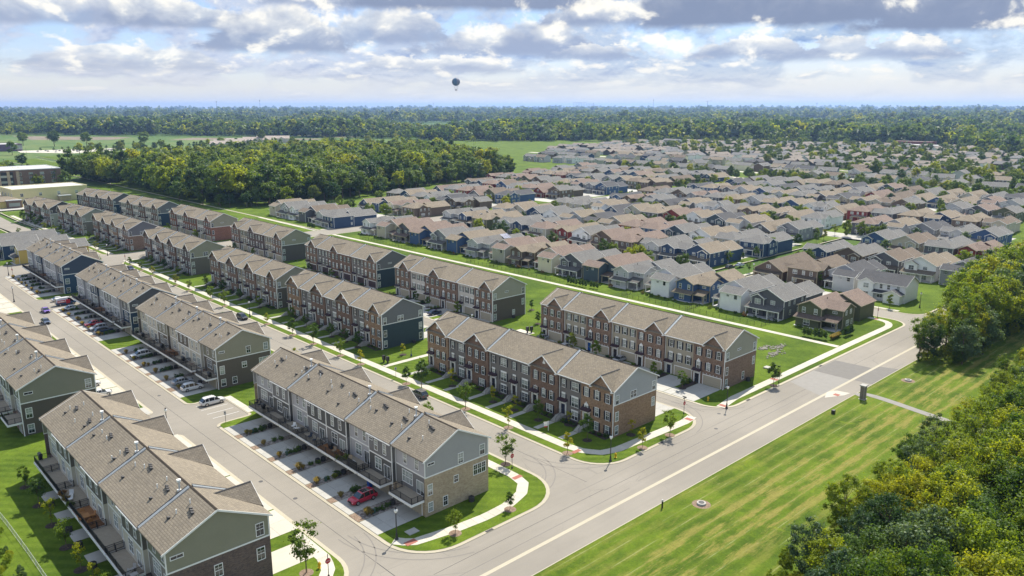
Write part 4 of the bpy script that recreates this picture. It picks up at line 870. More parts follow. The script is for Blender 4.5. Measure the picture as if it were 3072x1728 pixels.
def house_spec(k, w_):
    wb, rb, tb, pb, cb = MB(), MB(), MB(), MB(), MB(); wins = []; W_ = w_
    def shed(x0, x1, y0, y1, zl, zh, posts=True, axis='x'):
        pb.prism([(x0 - .3, y0 - .25, zl), (x1, y0 - .25, zh), (x1, y0 - .25, zh + .14), (x0 - .3, y0 - .25, zl + .14)], (0, y1 - y0 + .5, 0), 'shingle')
        cb.box(x0 - .34, x0 - .28, y0 - .28, y1 + .28, zl - .12, zl + .14, 'tinted')
        if posts:
            n_ = max(2, int((y1 - y0) / 3.4) + 1)
            for i in range(n_): y = y0 + .15 + (y1 - y0 - .3) * i / (n_ - 1); cb.box(x0, x0 + .26, y - .13, y + .13, 0, zl, 'tinted')
        cb.box(x0 - .1, x1, y0, y1, 0, .16, 'flash_light')
    def corners(x0, x1, y0, y1, z0, z1):
        for x in (x0, x1):
            for y in (y0, y1): tb.box(x - .07, x + .07, y - .07, y + .07, z0, z1, 'tinted')
    if k == 'A':
        gable_vol(wb, rb, tb, 2.0, 15.5, 0, W_, 5.9, 'x', .50); corners(2.0, 15.5, 0, W_, .2, 5.7)
        gable_vol(wb, rb, tb, 1.1, 5, .9, 4.9, 5.7, 'x', .55, .3, 2.95, .03); corners(1.1, 5, .9, 4.9, 3, 5.6)
        wb.box(1.1, 5, 0.02, 4.9, 0, 2.9, 'siding', False); shed(-.9, 2.0, .0, W_, 2.75, 3.75)
        gable_vol(wb, rb, tb, 15.5, 27, .8, W_ - .1, 4.9, 'x', .5)
        wins += [(1.1, 2.9, 3.75, 1.7, 1.5, 2, '-x'), (2.0, 7.4, 4.1, 1.3, 1.1, 2, '-x'), (1.1, 2.5, .8, 1.8, 1.5, 2, '-x'), (2.0, 7.2, .4, 1.7, 2.1, 2, '-x'), (5.2, 0, 3.9, .8, 1.4, 1, '-y'), (8.4, 0, 3.9, .8, 1.4, 1, '-y'), (11.2, 0, 1.0, 1.5, 1.4, 2, '-y'), (6.0, 0, 1.0, .8, 1.4, 1, '-y'), (13.2, 0, 4.1, .8, 1.1, 1, '-y')]
    elif k == 'B':
        gable_vol(wb, rb, tb, 5, 19, 0.02, W_, 5.9, 'x', .48); gable_vol(wb, rb, tb, 0, 6.2, 0, W_ * .66, 5.7, 'y', .46, .4, 0, .02); corners(0, 6.2, 0, W_ * .66, .2, 5.5)
        shed(1.6, 5, W_ * .66 + .1, W_ - .1, 2.7, 3.5); gable_vol(wb, rb, tb, 19, 27.5, .5, W_ - .6, 5.0, 'x', .5)
        wins += [(0, 1.9, 4.0, .8, 1.3, 1, '-x'), (0, 4.6, 4.5, .75, .6, 2, '-x'), (0, 1.9, 4.0, .8, 1.3, 1, '-x'), (5, W_ - 1.5, 4.4, .8, .6, 1, '-x'), (5, W_ - 1.6, .4, 1.5, 2.0, 2, '-x'), (10, 0.02, 4.0, .8, 1.3, 1, '-y'), (14, 0.02, 4.0, .8, 1.3, 1, '-y'), (12, 0.02, 1.0, 1.5, 1.3, 2, '-y')]
    elif k == 'C':
        gable_vol(wb, rb, tb, 1.2, 17, W_ * .42, W_, 5.9, 'x', .5); corners(1.2, 17, W_ * .42, W_, .2, 5.7)
        gable_vol(wb, rb, tb, 4.0, 11, 0, W_ * .6, 5.7, 'y', .46, .4, 0, .02); corners(4.0, 11, 0, W_ * .6, .2, 5.5)
        shed(-.8, 1.25, W_ * .36, W_ + .1, 2.7, 3.45, False); wb.box(-.1, 1.3, W_ * .42, W_ - .02, 0, 2.75, 'siding', False)
        shed(.6, 4.0, .1, W_ * .40, 2.65, 3.7); gable_vol(wb, rb, tb, 17, 27, W_ * .06, W_ * .98, 4.8, 'x', .48)
        wins += [(1.2, W_ * .56, 3.9, .85, 1.5, 1, '-x'), (1.2, W_ * .86, 3.9, .85, 1.5, 1, '-x'), (-.1, W_ * .72, .75, 1.7, 1.5, 2, '-x'), (4.0, W_ * .2, 4.5, 1.2, .6, 2, '-x'), (4.0, W_ * .18, .4, 1.6, 2.0, 2, '-x'), (6.0, 0, 4.2, .8, 1.2, 1, '-y'), (8.8, 0, 4.2, .8, 1.2, 1, '-y'), (7.2, 0, .9, 1.7, 1.5, 2, '-y'), (9.9, 0, .9, .8, 1.5, 1, '-y')]
    elif k == 'D':
        hip_vol(wb, rb, tb, 0, 12, 0, W_, 5.8, .44); corners(0, 12, 0, W_, .2, 5.6); gable_vol(wb, rb, tb, 3, 9, -.7, 3, 5.8, 'y', .5, .3, 3.0, .03); wb.box(3, 9, -.68, 3, 0, 3, 'siding', False)
        shed(-1.6, 0, 0.3, W_ * .7, 2.65, 3.4); gable_vol(wb, rb, tb, 12, 26.5, .6, W_ - .3, 5.2, 'x', .48)
        wins += [(0, 2.2, 3.8, .85, 1.4, 1, '-x'), (0, 5.0, 3.8, .85, 1.4, 1, '-x'), (0, 8.2, 3.8, 1.5, 1.3, 2, '-x'), (0, 3, .6, 1.6, 1.7, 2, '-x'), (0, 8.3, .9, 1.5, 1.4, 2, '-x'), (4.6, -.7, 3.9, .8, 1.3, 1, '-y'), (7.2, -.7, 3.9, .8, 1.3, 1, '-y'), (5.9, -.7, .9, 2.4, 1.5, 3, '-y'), (10.6, 0, 3.9, .8, 1.3, 1, '-y'), (10.6, 0, 1, .8, 1.3, 1, '-y')]
    elif k == 'E':   # storey and a half with wide low roof
        gable_vol(wb, rb, tb, 0, 26, 0, W_, 3.8, 'x', .58, .5); corners(0, 26, 0, W_, .2, 3.5); gable_vol(wb, rb, tb, 4, 9, -.6, W_ * .5, 4.0, 'y', .62, .3, 0, .02); gable_vol(wb, rb, tb, 13, 18, -.3, W_ * .5, 3.9, 'y', .55, .3, 0, .02)
        shed(-1.7, 0, 0.5, W_ - .5, 2.55, 3.2)
        wins += [(0, W_ / 2, 4.3, 1.5, 1.1, 2, '-x'), (0, 2.4, .8, 1.5, 1.4, 2, '-x'), (0, 7.6, .8, 1.5, 1.4, 2, '-x'), (6.5, -.6, 1.0, 1.7, 1.4, 2, '-y'), (15.5, -.3, 1.0, 1.7, 1.4, 2, '-y'), (11, 0, 1.0, .8, 1.4, 1, '-y'), (20, 0, 1.0, .8, 1.4, 1, '-y')]
    else:            # F broad house on its own large lot, ridge along y
        gable_vol(wb, rb, tb, 0, 10.5, 0, W_ + 5, 5.8, 'y', .48, .45); corners(0, 10.5, 0, W_ + 5, .2, 5.6); gable_vol(wb, rb, tb, -1.2, 6, 1.0, 5.5, 5.6, 'x', .6, .35, 0, .03); gable_vol(wb, rb, tb, -3.2, 4, W_ - .5, W_ + 4.6, 3.1, 'x', .5, .35, 0, .02)
        shed(-1.6, 0, 5.6, W_ - .6, 2.6, 3.3)
        wins += [(-1.2, 3.2, 3.8, 1.6, 1.4, 2, '-x'), (-1.2, 3.2, .9, 1.7, 1.5, 2, '-x'), (0, 7.6, 3.9, .85, 1.4, 1, '-x'), (0, 10.0, 3.9, .85, 1.4, 1, '-x'), (0, 13.0, 4.0, .85, 1.3, 1, '-x'), (0, 7.4, .9, 1.6, 1.5, 2, '-x'), (3, 0, 3.9, .85, 1.4, 1, '-y'), (7.6, 0, 3.9, .85, 1.4, 1, '-y'), (3, 0, 1, 1.5, 1.4, 2, '-y')]
    return wb, rb, tb, pb, cb, wins
def mirror(b, W_):
    b.v = [(x, W_ - y, z) for (x, y, z) in b.v]; b.f = [tuple(reversed(f)) for f in b.f]; return b
NH = [0]
def house(label, x, y, k, wall, roof, flip=False, trim=(.78, .76, .70), rz=0.0, W_=11.0, detail=2, group=None, blackshut=False):
    root = thing('house', label, 'house', (x, y, 0.06), rz, group or 'detached houses of the estate'); NH[0] += 1
    key = ('house', k, flip, W_)
    if key not in CACHE:
        wb, rb, tb, pb, cb, wins = house_spec(k, W_)
        Wm = W_ + 5 if k == 'F' else W_
        if flip:
            for q in (wb, rb, tb, pb, cb): mirror(q, Wm)
            w2 = []
            for (wx, wy, wz, ww, wh, c_, f) in wins: w2.append((wx, Wm - wy, wz, ww, wh, c_, f if f == '-x' else '+y'))
            for (wx, wy, wz, ww, wh, c_, f) in wins:
                if f == '-y' and wy == 0: w2.append((wx, 0, wz, ww, wh, c_, '-y')) if k not in 'CF' else None
            if k == 'C': w2 += [(5, 0, 3.9, .8, 1.3, 1, '-y'), (9, 0, 3.9, .8, 1.3, 1, '-y'), (12.5, 0, 1, 1.5, 1.4, 2, '-y'), (14, 0, 3.9, .8, 1.3, 1, '-y')]
            wins = w2
        CACHE[key] = (wb.mesh('wall'), rb.mesh('roof'), tb.mesh('trim'), pb.mesh('porch_roof') if pb.v else None, cb.mesh('porch') if cb.v else None, wins)
    wm, rm, tm, pm, cm_, wins = CACHE[key]
    ob('wall', wm, root, color=wall); rf = ob('roof', rm, root, color=roof)
    if detail: ob('trim', tm, root, color=trim)
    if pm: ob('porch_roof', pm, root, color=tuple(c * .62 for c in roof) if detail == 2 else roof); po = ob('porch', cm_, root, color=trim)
    pv = cached('hpipe', lambda: MB().cyl((0, 0, -.3), (0, 0, .55), .13, .11, 'vent_metal', 6), 'vent_pipe')
    if detail:
        ob('vent_pipe', pv, rf, (9.0, W_ * .5 + 1.2, 5.9 + W_ / 2 * .48 - .55 if k in 'AB' else 7.1 if k != 'E' else 5.9))
        for (wx, wy, wz, ww, wh, c_, f) in wins:
            off = {'-x': (-.01, 0), '-y': (0, -.01), '+y': (0, .01)}[f]
            o = window(root, wx + off[0], wy + off[1], wz, ww, wh, c_, 2 if wh > 1 else 1, f, pane=True)
            if blackshut and f == '-x' and ww < 1: pass
    return root
# palette
Wt, Cr, Lg, Gr, Ch, Nv, Bl, Tl, Ol, Sg, Br, Tn, Rd = (.80, .79, .76), (.72, .65, .45), (.48, .475, .465), (.25, .25, .255), (.115, .115, .122), (.036, .068, .130), (.055, .105, .205), (.066, .095, .112), (.110, .118, .062), (.40, .38, .295), (.135, .100, .074), (.50, .44, .325), (.20, .032, .026)
CN = {id(Wt): 'white', id(Cr): 'cream', id(Lg): 'pale grey', id(Gr): 'mid grey', id(Ch): 'charcoal', id(Nv): 'navy', id(Bl): 'blue', id(Tl): 'dark teal', id(Ol): 'olive green', id(Sg): 'sage', id(Br): 'brown', id(Tn): 'tan', id(Rd): 'dark red'}
rG, rT, rP, rD, rB = (.185, .18, .17), (.245, .205, .155), (.225, .172, .142), (.10, .10, .104), (.18, .145, .113)
RN = {id(rG): 'grey', id(rT): 'tan', id(rP): 'pinkish brown', id(rD): 'dark grey', id(rB): 'brown'}
TT = (.42, .36, .25)
row1 = [(91.6, 'C', Ol, rP, TT, 0), (108.5, 'A', Ch, rG, 0, 1), (121.6, 'B', Wt, rG, 0, 0), (135.2, 'C', Bl, rT, TT, 0), (148.3, 'B', Wt, rG, 0, 0), (161.8, 'C', Lg, rG, 0, 0), (175.2, 'B', Tl, rP, TT, 1), (188.6, 'A', Ch, rG, 0, 1),
        (202.2, 'B', Cr, rP, 0, 0), (215.4, 'C', Br, rT, TT, 0), (228.8, 'B', Sg, rP, 0, 0), (242.2, 'C', Lg, rG, 0, 0), (255.4, 'B', Bl, rT, TT, 1), (268.6, 'A', Gr, rG, 0, 1), (282.6, 'B', Bl, rP, TT, 1), (295.8, 'A', Ch, rP, TT, 1), (309.6, 'B', Tn, rP, 0, 1), (323.8, 'C', Wt, rG, 0, 0)]
for i, (y, k, wc, rc, tc, fl) in enumerate(row1):
    house('%s house, %s roof, %s along the white path from the road' % (CN[id(wc)], RN[id(rc)], ORD[i]), 210.4, y, k, wc, rc, bool(fl), tc or (.78, .76, .70), W_=11.0 if i else 12.0)
grp2 = [(357.6, 'D', Nv, rG, 1), (371, 'C', Lg, rG, 1), (384, 'B', Ch, rB, 1), (396, 'C', Wt, rG, 0), (409, 'A', Lg, rG, 0), (422.5, 'B', Tn, rT, 0)]
for i, (y, k, wc, rc, fl) in enumerate(grp2):
    house('%s house, %s roof, %s past the cross street along the white path' % (CN[id(wc)], RN[id(rc)], ORD[i]), 208.5, y, k, wc, rc, bool(fl))
row2 = [(109, 'B', Lg, rD, 0), (122, 'D', Br, rB, 0), (135, 'E', Br, rB, 0), (166.8, 'A', Nv, rT, 0), (178.5, 'C', Nv, rG, 0), (191, 'C', Lg, rG, 1), (204, 'D', Br, rP, 0), (216.5, 'A', Br, rP, 1), (229, 'A', Wt, rG, 0), (242.2, 'C', Rd, rT, 1), (255, 'D', Sg, rP, 1), (268, 'C', Nv, rG, 0), (281, 'C', Lg, rG, 1),
        (297.3, 'D', Ol, rT, 0), (310, 'C', Nv, rT, 0), (323.4, 'C', Lg, rG, 0), (359.5, 'D', Br, rT, 0), (376.5, 'C', Cr, rP, 0), (391, 'B', Nv, rT, 1), (405, 'E', Nv, rT, 0)]
house('long white house with navy shutters and dark grey roof on the side street corner', 259, 91.5, 'F', Wt, rD, True, W_=10.3)
for i, (y, k, wc, rc, fl) in enumerate(row2):
    house('%s house, %s roof, %s from the right, second row behind the path' % (CN[id(wc)], RN[id(rc)], ORD[i]), 261, y, k, wc, rc, bool(fl), TT if wc in (Br, Rd, Ol) else (.78, .76, .70))
rowX = [298, 344.5, 389, 434, 483, 528, 572]
rowcols = {0: [Lg, Gr, Wt, Ch, Br, None, Nv, Tn, Wt, Tl, Bl, Rd, Sg, Ol, Lg, Wt, Nv, Tn, Lg, Br]}
rh = random.Random(11); pal = [Lg, Gr, Ch, Nv, Bl, Br, Tn, Wt, Sg, Ol, Rd, Tl, Lg, Br, Ch, Gr, Wt]; rfs = [rG, rT, rB, rG, rG, rT, rP, rD]
rown = ['third', 'fourth', 'fifth', 'sixth', 'seventh', 'eighth', 'ninth']
for r_, X in enumerate(rowX):
    y = 70 + r_ * 9 if r_ < 2 else 84 + r_ * 9; i = 0; last = None; ymax = [438, 440, 470, 485, 500, 515, 520][r_]
    while y < ymax:
        cut = (150 < y + 10 and y < 163) if X < 350 else False
        if not cut and not (338 < y + 10.5 and y < 359.5) and not (r_ in (2, 4) and 160 < y < 172):
            wc = rowcols.get(r_, [None] * 99)[i] if r_ in rowcols and i < 20 else None
            wc = wc or rh.choice([c for c in pal if c is not last]); last = wc; rc = rh.choice(rfs) if wc not in (Lg, Wt) else rh.choice((rG, rG, rT)); rc = rP if wc is Rd else rc
            k = rh.choice('AABCCDDE' if r_ < 5 else 'BDEEAE')
            house('%s house, %s roof, %s from the right, %s row behind the path' % (CN[id(wc)], RN[id(rc)], ORD[i] if i < len(ORD) else 'last', rown[r_]), X + rh.uniform(-.6, .6), y + rh.uniform(-.4, .4), k, wc, rc, rh.random() < .5,
                  TT if wc in (Br, Rd, Ol) else (.78, .76, .70), detail=2 if r_ < 2 else 1)
            i += 1
        y += 13.35
# larger houses on wider plots behind, far rows past the individual limit are one mass
far = []
for r_, (X, y0, y1, st) in enumerate([(645, 130, 660, 17.5), (703, 160, 700, 17.5), (752, 200, 740, 17), (800, 240, 780, 17), (850, 215, 800, 17), (900, 230, 810, 17), (950, 240, 820, 17), (1010, 255, 840, 18), (1065, 268, 850, 18), (1130, 285, 820, 19), (1190, 330, 740, 20), (1240, 370, 560, 22)]):
    y = y0
    while y < y1: far.append((X + rh.uniform(-7, 7), y + rh.uniform(-3, 3), r_)); y += st + rh.uniform(0, 5) + (14 if rh.random() < .10 else 0)
lot = ['front', 'second', 'third', 'fourth', 'fifth', 'sixth', 'seventh', 'eighth', 'ninth', 'tenth', 'eleventh']; cnt = {}
rest = []
for (X, y, r_) in far:
    if NH[0] >= 296: rest.append((X, y)); continue
    wc = rh.choice([Lg, Gr, Ch, Nv, Tn, Wt, Sg, Br, Tn, Lg, Cr]); rc = rh.choice([rG, rG, rT, rB, rD]); i = cnt.get(r_, 0); cnt[r_] = i + 1
    house('large %s house, %s roof, %s from the right, %s line of wide plots' % (CN[id(wc)], RN[id(rc)], ORD[i], lot[r_]), X, y, rh.choice('FFFDA'), wc, rc, rh.random() < .5, rz=R(rh.choice((0, 0, 12, -90, -8))), detail=1 if r_ < 2 else 0)
mat('far_roof', (.235, .20, .165), .95); mat('far_roof_grey', (.17, .165, .16), .95)
b = MB()
for (X, y) in rest:
    wb, rb, tb, pb, cb, wins = house_spec(rh.choice('FFDE'), 12.5); roofn = rh.choice(('far_roof', 'far_roof_grey', 'far_roof'))
    for src in (wb, rb):
        if src is wb: src.mats = [rh.choice(['garage_tan', 'white_trim', 'flash_light', 'vent_metal', 'canopy_metal', 'white_trim'])]
        b.arrays([(X + p[0], y + p[1], p[2]) for p in src.v], src.f, src.mats[0] if src is wb else roofn)
o = ob('far_houses', b.mesh('far_houses')); tag(o, 'crowded roofs of the farthest houses below the tree belt', 'houses', kind='stuff')

# paved courts between the back-to-back rows
for (x0, x1, y0, y1) in ((239, 257.5, 108, 147), (239, 257.5, 165, 338), (327, 342, 168, 338), (373, 387, 95, 338), (418, 432, 105, 338), (463, 481, 120, 338), (512, 526, 130, 338), (557, 570, 140, 338), (238.5, 257.5, 362, 440), (327, 342, 362, 440), (373, 387, 362, 470), (418, 432, 362, 480), (463, 481, 362, 500), (288.5, 296, 168, 338)):
    sheet('court', rect(x0, x1, y0, y1), TOP + .006, 'drive_concrete')
for (x0, x1, y0, y1) in ((620, 634, 60, 540), (685, 696, 180, 500), (770, 780, 230, 790), (905, 916, 320, 800)): sheet('street', rect(x0, x1, y0, y1), TOP + .008, 'concrete')
# ---------------------------------------------------------------- trees
def quads(Pc, Nn, sz, asp=1.0):
    """arrays of centres/normals/sizes -> verts, faces of small leaf clump quads"""
    k = len(Pc); up = rng.normal(size=(k, 3)); u = np.cross(Nn, up); u /= np.linalg.norm(u, axis=1)[:, None] + 1e-9; v = np.cross(Nn, u); v /= np.linalg.norm(v, axis=1)[:, None] + 1e-9
    u *= sz[:, None]; v *= (sz * asp)[:, None]
    V = np.stack([Pc - u - v * .6, Pc + u * .9 - v, Pc + u + v * .7, Pc - u * .8 + v], 1).reshape(-1, 3); F = np.arange(4 * k).reshape(-1, 4); return V, F
def np_mesh(name, V, F, m):
    me = bpy.data.meshes.new(name); V = np.asarray(V, np.float32); k = F.shape[1]
    me.vertices.add(len(V)); me.vertices.foreach_set('co', V.ravel()); me.loops.add(F.size); me.loops.foreach_set('vertex_index', F.ravel().astype(np.int32))
    me.polygons.add(len(F)); me.polygons.foreach_set('loop_start', np.arange(0, F.size, k, dtype=np.int32)); me.polygons.foreach_set('loop_total', np.full(len(F), k, np.int32))
    me.materials.append(MATS[m]); me.update(calc_edges=True); return me
def crown(h, r, base, n_clump, n_leaf, leaf, shape='round', m='leaf_wood', clump=.34, squash=1.0):
    """unit tree: crown from z=base to z=h, radius r; leaves clustered on lumpy clumps so gaps stay open"""
    cs = []; hh = (h - base) / 2; zc = base + hh
    while len(cs) < n_clump:
        p = rng.normal(size=3); p /= np.linalg.norm(p); f = rng.uniform(.35, 1.0) ** .5; z = p[2] * f
        if shape == 'cone': k = (1 - (z + 1) / 2) ** .8 * 1.15 + .06; q = (p[0] * k * f, p[1] * k * f, z)
        elif shape == 'oval': k = math.sqrt(max(.02, 1 - abs(z) ** 2.4)); q = (p[0] * f * k * 1.05, p[1] * f * k * 1.05, z)
        elif shape == 'vase': k = .35 + .75 * (z + 1) / 2; q = (p[0] * f * k, p[1] * f * k, z)
        else: q = (p[0] * f, p[1] * f, z * .95 if z > -.5 else z * .6)
        cs.append((q[0] * r, q[1] * r, zc + q[2] * hh))
    cs = np.array(cs); w_ = rng.uniform(.6, 1.25, n_clump); idx = rng.choice(n_clump, n_leaf, p=w_ / w_.sum())
    dd = rng.normal(size=(n_leaf, 3)); dd /= np.linalg.norm(dd, axis=1)[:, None]; rad = np.abs(rng.normal(size=n_leaf)) * .62 + .12
    cr = (r * clump * rng.uniform(.65, 1.3, n_clump))[idx]
    P_ = cs[idx] + dd * (rad * cr)[:, None] * np.array([1, 1, .72])
    nn = dd + rng.normal(size=(n_leaf, 3)) * .55 + np.array([0, 0, .35]); nn /= np.linalg.norm(nn, axis=1)[:, None]
    V, F = quads(P_, nn, leaf * rng.uniform(.55, 1.25, n_leaf), .8); return np_mesh('crown', V, F, m), cs
def trunk(h, base, r0, cs, limbs=8, lean=.04, seg=6):
    b = MB(); x, y = 0, 0; pts = [(0, 0, -.1)]; nseg = 5
    for i in range(1, nseg + 1): x += rng.normal() * lean * h / nseg; y += rng.normal() * lean * h / nseg; pts.append((x, y, h * .86 * i / nseg))
    for i in range(nseg): b.cyl(pts[i], pts[i + 1], r0 * (1 - .85 * i / nseg), r0 * (1 - .85 * (i + 1) / nseg), 'bark', seg, False)
    for c in cs[rng.choice(len(cs), min(limbs, len(cs)), replace=False)]:
        t = max(.25, min(.95, (c[2] - base * .4) / h * .8)); i = min(nseg - 1, int(t * nseg)); a = Vector(pts[i]).lerp(Vector(pts[i + 1]), t * nseg - i) if i + 1 <= nseg else Vector(pts[i]); a.z = min(a.z, c[2] - .3)
        mid = a.lerp(Vector(c), .55) + Vector((0, 0, -.08 * h * .3)); r1 = r0 * .42 * (1 - .6 * t); b.cyl(a, mid, r1, r1 * .6, 'bark', 5, False); b.cyl(mid, c, r1 * .6, r1 * .2, 'bark', 4, False)
    return b.mesh('trunk')
def proto(h, r, base, nc, nl, leaf, shape, m, r0=None, limbs=8, clump=.34, lean=.03):
    c, cs = crown(h, r, base, nc, nl, leaf, shape, m, clump); return c, trunk(h, base, r0 or h * .022, cs, limbs, lean)
def plant_tree(name, label, cat, x, y, pr, s, group, z=0.08, sz=1.0, mesh2=None):
    root = thing(name, label, cat, (x, y, z), rng.uniform(0, 6.28), group); root.scale = (s, s, s * sz)
    ob('crown', pr[0], root); ob('trunk', pr[1], root); return root
WOOD = [proto(19.5, 5.6, 3, 36, 3400, .48, 'round', 'leaf_lime'), proto(17, 4.6, 2, 32, 3000, .48, 'oval', 'leaf_blue')] + [proto(18, 5.6, 3.5, 34, 3600, .46, 'round', 'leaf_wood', limbs=6) for _ in range(3)] + [proto(19, 4.8, 2.5, 34, 3400, .46, 'oval', 'leaf_wood') for _ in range(2)] + [proto(16, 5.2, 1.2, 30, 3200, .46, 'round', 'leaf_dark') for _ in range(2)] + [proto(17, 5.0, 2, 30, 3200, .46, 'oval', 'leaf_near')]
NEARW = [proto(13.5, 4.6, 1.4, 60, 10500, .14, 'round', 'leaf_lime', .22, 18, .26, .07), proto(12, 3.4, 1.0, 52, 10000, .14, 'oval', 'leaf_blue', .2, 14, .28, .06), proto(14.5, 4.2, 2.5, 40, 7500, .14, 'vase', 'leaf_near', .24, 22, .26, .08)] + [proto(13, 4.3, 1.6, 56, 11500, .14, 'round', 'leaf_near', .22, 18, .25, .07) for _ in range(2)] + [proto(12, 3.8, 1.0, 40, 13000, .135, 'oval', 'leaf_near', .2, 14, .30, .06), proto(11, 4.2, .8, 44, 13000, .13, 'round', 'leaf_dark', .2, 14, .3, .06)]
AIRY = [proto(15, 4.4, 5.0, 26, 7500, .125, 'vase', 'leaf_near', .24, 20, .24, .08) for _ in range(2)]
STREET = [proto(4.6, 1.15, 1.2, 20, 2300, .085, 'oval', 'leaf_street', .06, 9, .36, .02), proto(4.2, 1.0, 1.1, 18, 2000, .085, 'cone', 'leaf_street', .055, 9, .38, .02), proto(4.4, 1.5, 1.3, 20, 1700, .08, 'vase', 'leaf_street', .06, 12, .30, .03), proto(4.6, 1.0, .9, 20, 2600, .09, 'oval', 'leaf_dark', .06, 8, .4, .02), proto(3.2, .75, .9, 14, 900, .075, 'cone', 'leaf_yellow', .04, 8, .38, .02), proto(3.6, .95, 1.0, 14, 800, .075, 'vase', 'leaf_yellow', .045, 9, .3, .03)]
ARB = crown(3.2, .55, .1, 26, 1500, .10, 'cone', 'leaf_dark', .5)[0]; BALL = crown(.95, .52, .02, 16, 700, .07, 'round', 'leaf_dark', .5)[0]; BUSH = crown(1.1, .7, .0, 14, 600, .08, 'round', 'leaf_flower', .45)[0]; BALL2 = crown(.9, .5, .02, 14, 600, .07, 'round', 'leaf_street', .5)[0]
_k = 420; _a = rng.uniform(0, 6.28, _k); _t = rng.uniform(.1, .75, _k); _V = []; _F = []
for i in range(_k):
    c_, s_ = math.cos(_a[i]), math.sin(_a[i]); L_ = rng.uniform(.7, 1.35); rr_ = L_ * _t[i]; p0 = np.array([c_ * .1, s_ * .1, 0]); p1 = np.array([c_ * rr_ * .8, s_ * rr_ * .8, L_ * (1 - .35 * _t[i])]); w_ = np.array([-s_, c_, 0]) * .028
    k = len(_V); _V += [p0 - w_, p0 + w_, p1 + w_ * 1.3, p1 - w_ * 1.3]; _F.append((k, k + 1, k + 2, k + 3))
TUFT = np_mesh('tuft', np.array(_V), np.array(_F), 'leaf_grass')
def inpoly(x, y, P_):
    c = False; j = len(P_) - 1
    for i in range(len(P_)):
        if (P_[i][1] > y) != (P_[j][1] > y) and x < (P_[j][0] - P_[i][0]) * (y - P_[i][1]) / (P_[j][1] - P_[i][1]) + P_[i][0]: c = not c
        j = i
    return c
def scatter(poly, step, jit=.42):
    xs = [p[0] for p in poly]; ys = [p[1] for p in poly]; o = []
    for i, x in enumerate(np.arange(min(xs), max(xs), step)):
        for y in np.arange(min(ys) + (i % 2) * step / 2, max(ys), step):
            a, c = x + rng.uniform(-jit, jit) * step, y + rng.uniform(-jit, jit) * step
            if inpoly(a, c, poly): o.append((a, c))
    return o
GNT = {}
def mass(name, label, pts, protos, cat='trees', kind='stuff'):
    """thousands of crowns nobody could count: one object, geometry nodes instance the tree meshes on points; pts rows x,y,z,scale"""
    pts = np.asarray(pts, np.float32); me = bpy.data.meshes.new(name); me.vertices.add(len(pts)); me.vertices.foreach_set('co', pts[:, :3].ravel())
    a = me.attributes.new('sc', 'FLOAT', 'POINT'); a.data.foreach_set('value', pts[:, 3]); k = me.attributes.new('pick', 'INT', 'POINT'); k.data.foreach_set('value', rng.integers(0, len(protos), len(pts)).astype(np.int32))
    r_ = me.attributes.new('turn', 'FLOAT_VECTOR', 'POINT'); r_.data.foreach_set('vector', np.stack([np.zeros(len(pts)), np.zeros(len(pts)), rng.uniform(0, 6.28, len(pts))], 1).astype(np.float32).ravel())
    o = ob(name, me); t = bpy.data.node_groups.new(name, 'GeometryNodeTree'); t.interface.new_socket('Geometry', in_out='INPUT', socket_type='NodeSocketGeometry'); t.interface.new_socket('Geometry', in_out='OUTPUT', socket_type='NodeSocketGeometry')
    gi, go = t.nodes.new('NodeGroupInput'), t.nodes.new('NodeGroupOutput'); jn = t.nodes.new('GeometryNodeJoinGeometry'); t.links.new(jn.outputs[0], go.inputs[0])
    def attr(nm, dt): n_ = t.nodes.new('GeometryNodeInputNamedAttribute'); n_.data_type = dt; n_.inputs[0].default_value = nm; return n_.outputs[0]
    sc_, pk, tu = attr('sc', 'FLOAT'), attr('pick', 'INT'), attr('turn', 'FLOAT_VECTOR')
    for i, src in enumerate(protos):
        cmp_ = t.nodes.new('FunctionNodeCompare'); cmp_.data_type = 'INT'; cmp_.operation = 'EQUAL'; t.links.new(pk, cmp_.inputs[2]); cmp_.inputs[3].default_value = i
        oi = t.nodes.new('GeometryNodeObjectInfo'); oi.inputs[0].default_value = src; io = t.nodes.new('GeometryNodeInstanceOnPoints')
        t.links.new(gi.outputs[0], io.inputs['Points']); t.links.new(cmp_.outputs[0], io.inputs['Selection']); t.links.new(oi.outputs['Geometry'], io.inputs['Instance']); t.links.new(tu, io.inputs['Rotation']); t.links.new(sc_, io.inputs['Scale']); t.links.new(io.outputs[0], jn.inputs[0])
    md = o.modifiers.new('scatter', 'NODES'); md.node_group = t; return tag(o, label, cat, kind=kind)
def srcob(me): o = bpy.data.objects.new('crown_shape', me); return o
FARP = [srcob(crown(15, 6.2, 1.5, 12, 260, 1.35, sh_, m_, .42)[0]) for (sh_, m_) in (('round', 'leaf_wood'), ('oval', 'leaf_wood'), ('round', 'leaf_dark'), ('round', 'leaf_lime'), ('oval', 'leaf_blue'), ('round', 'leaf_wood'))]
MIDP = [srcob(w_[0]) for w_ in WOOD]
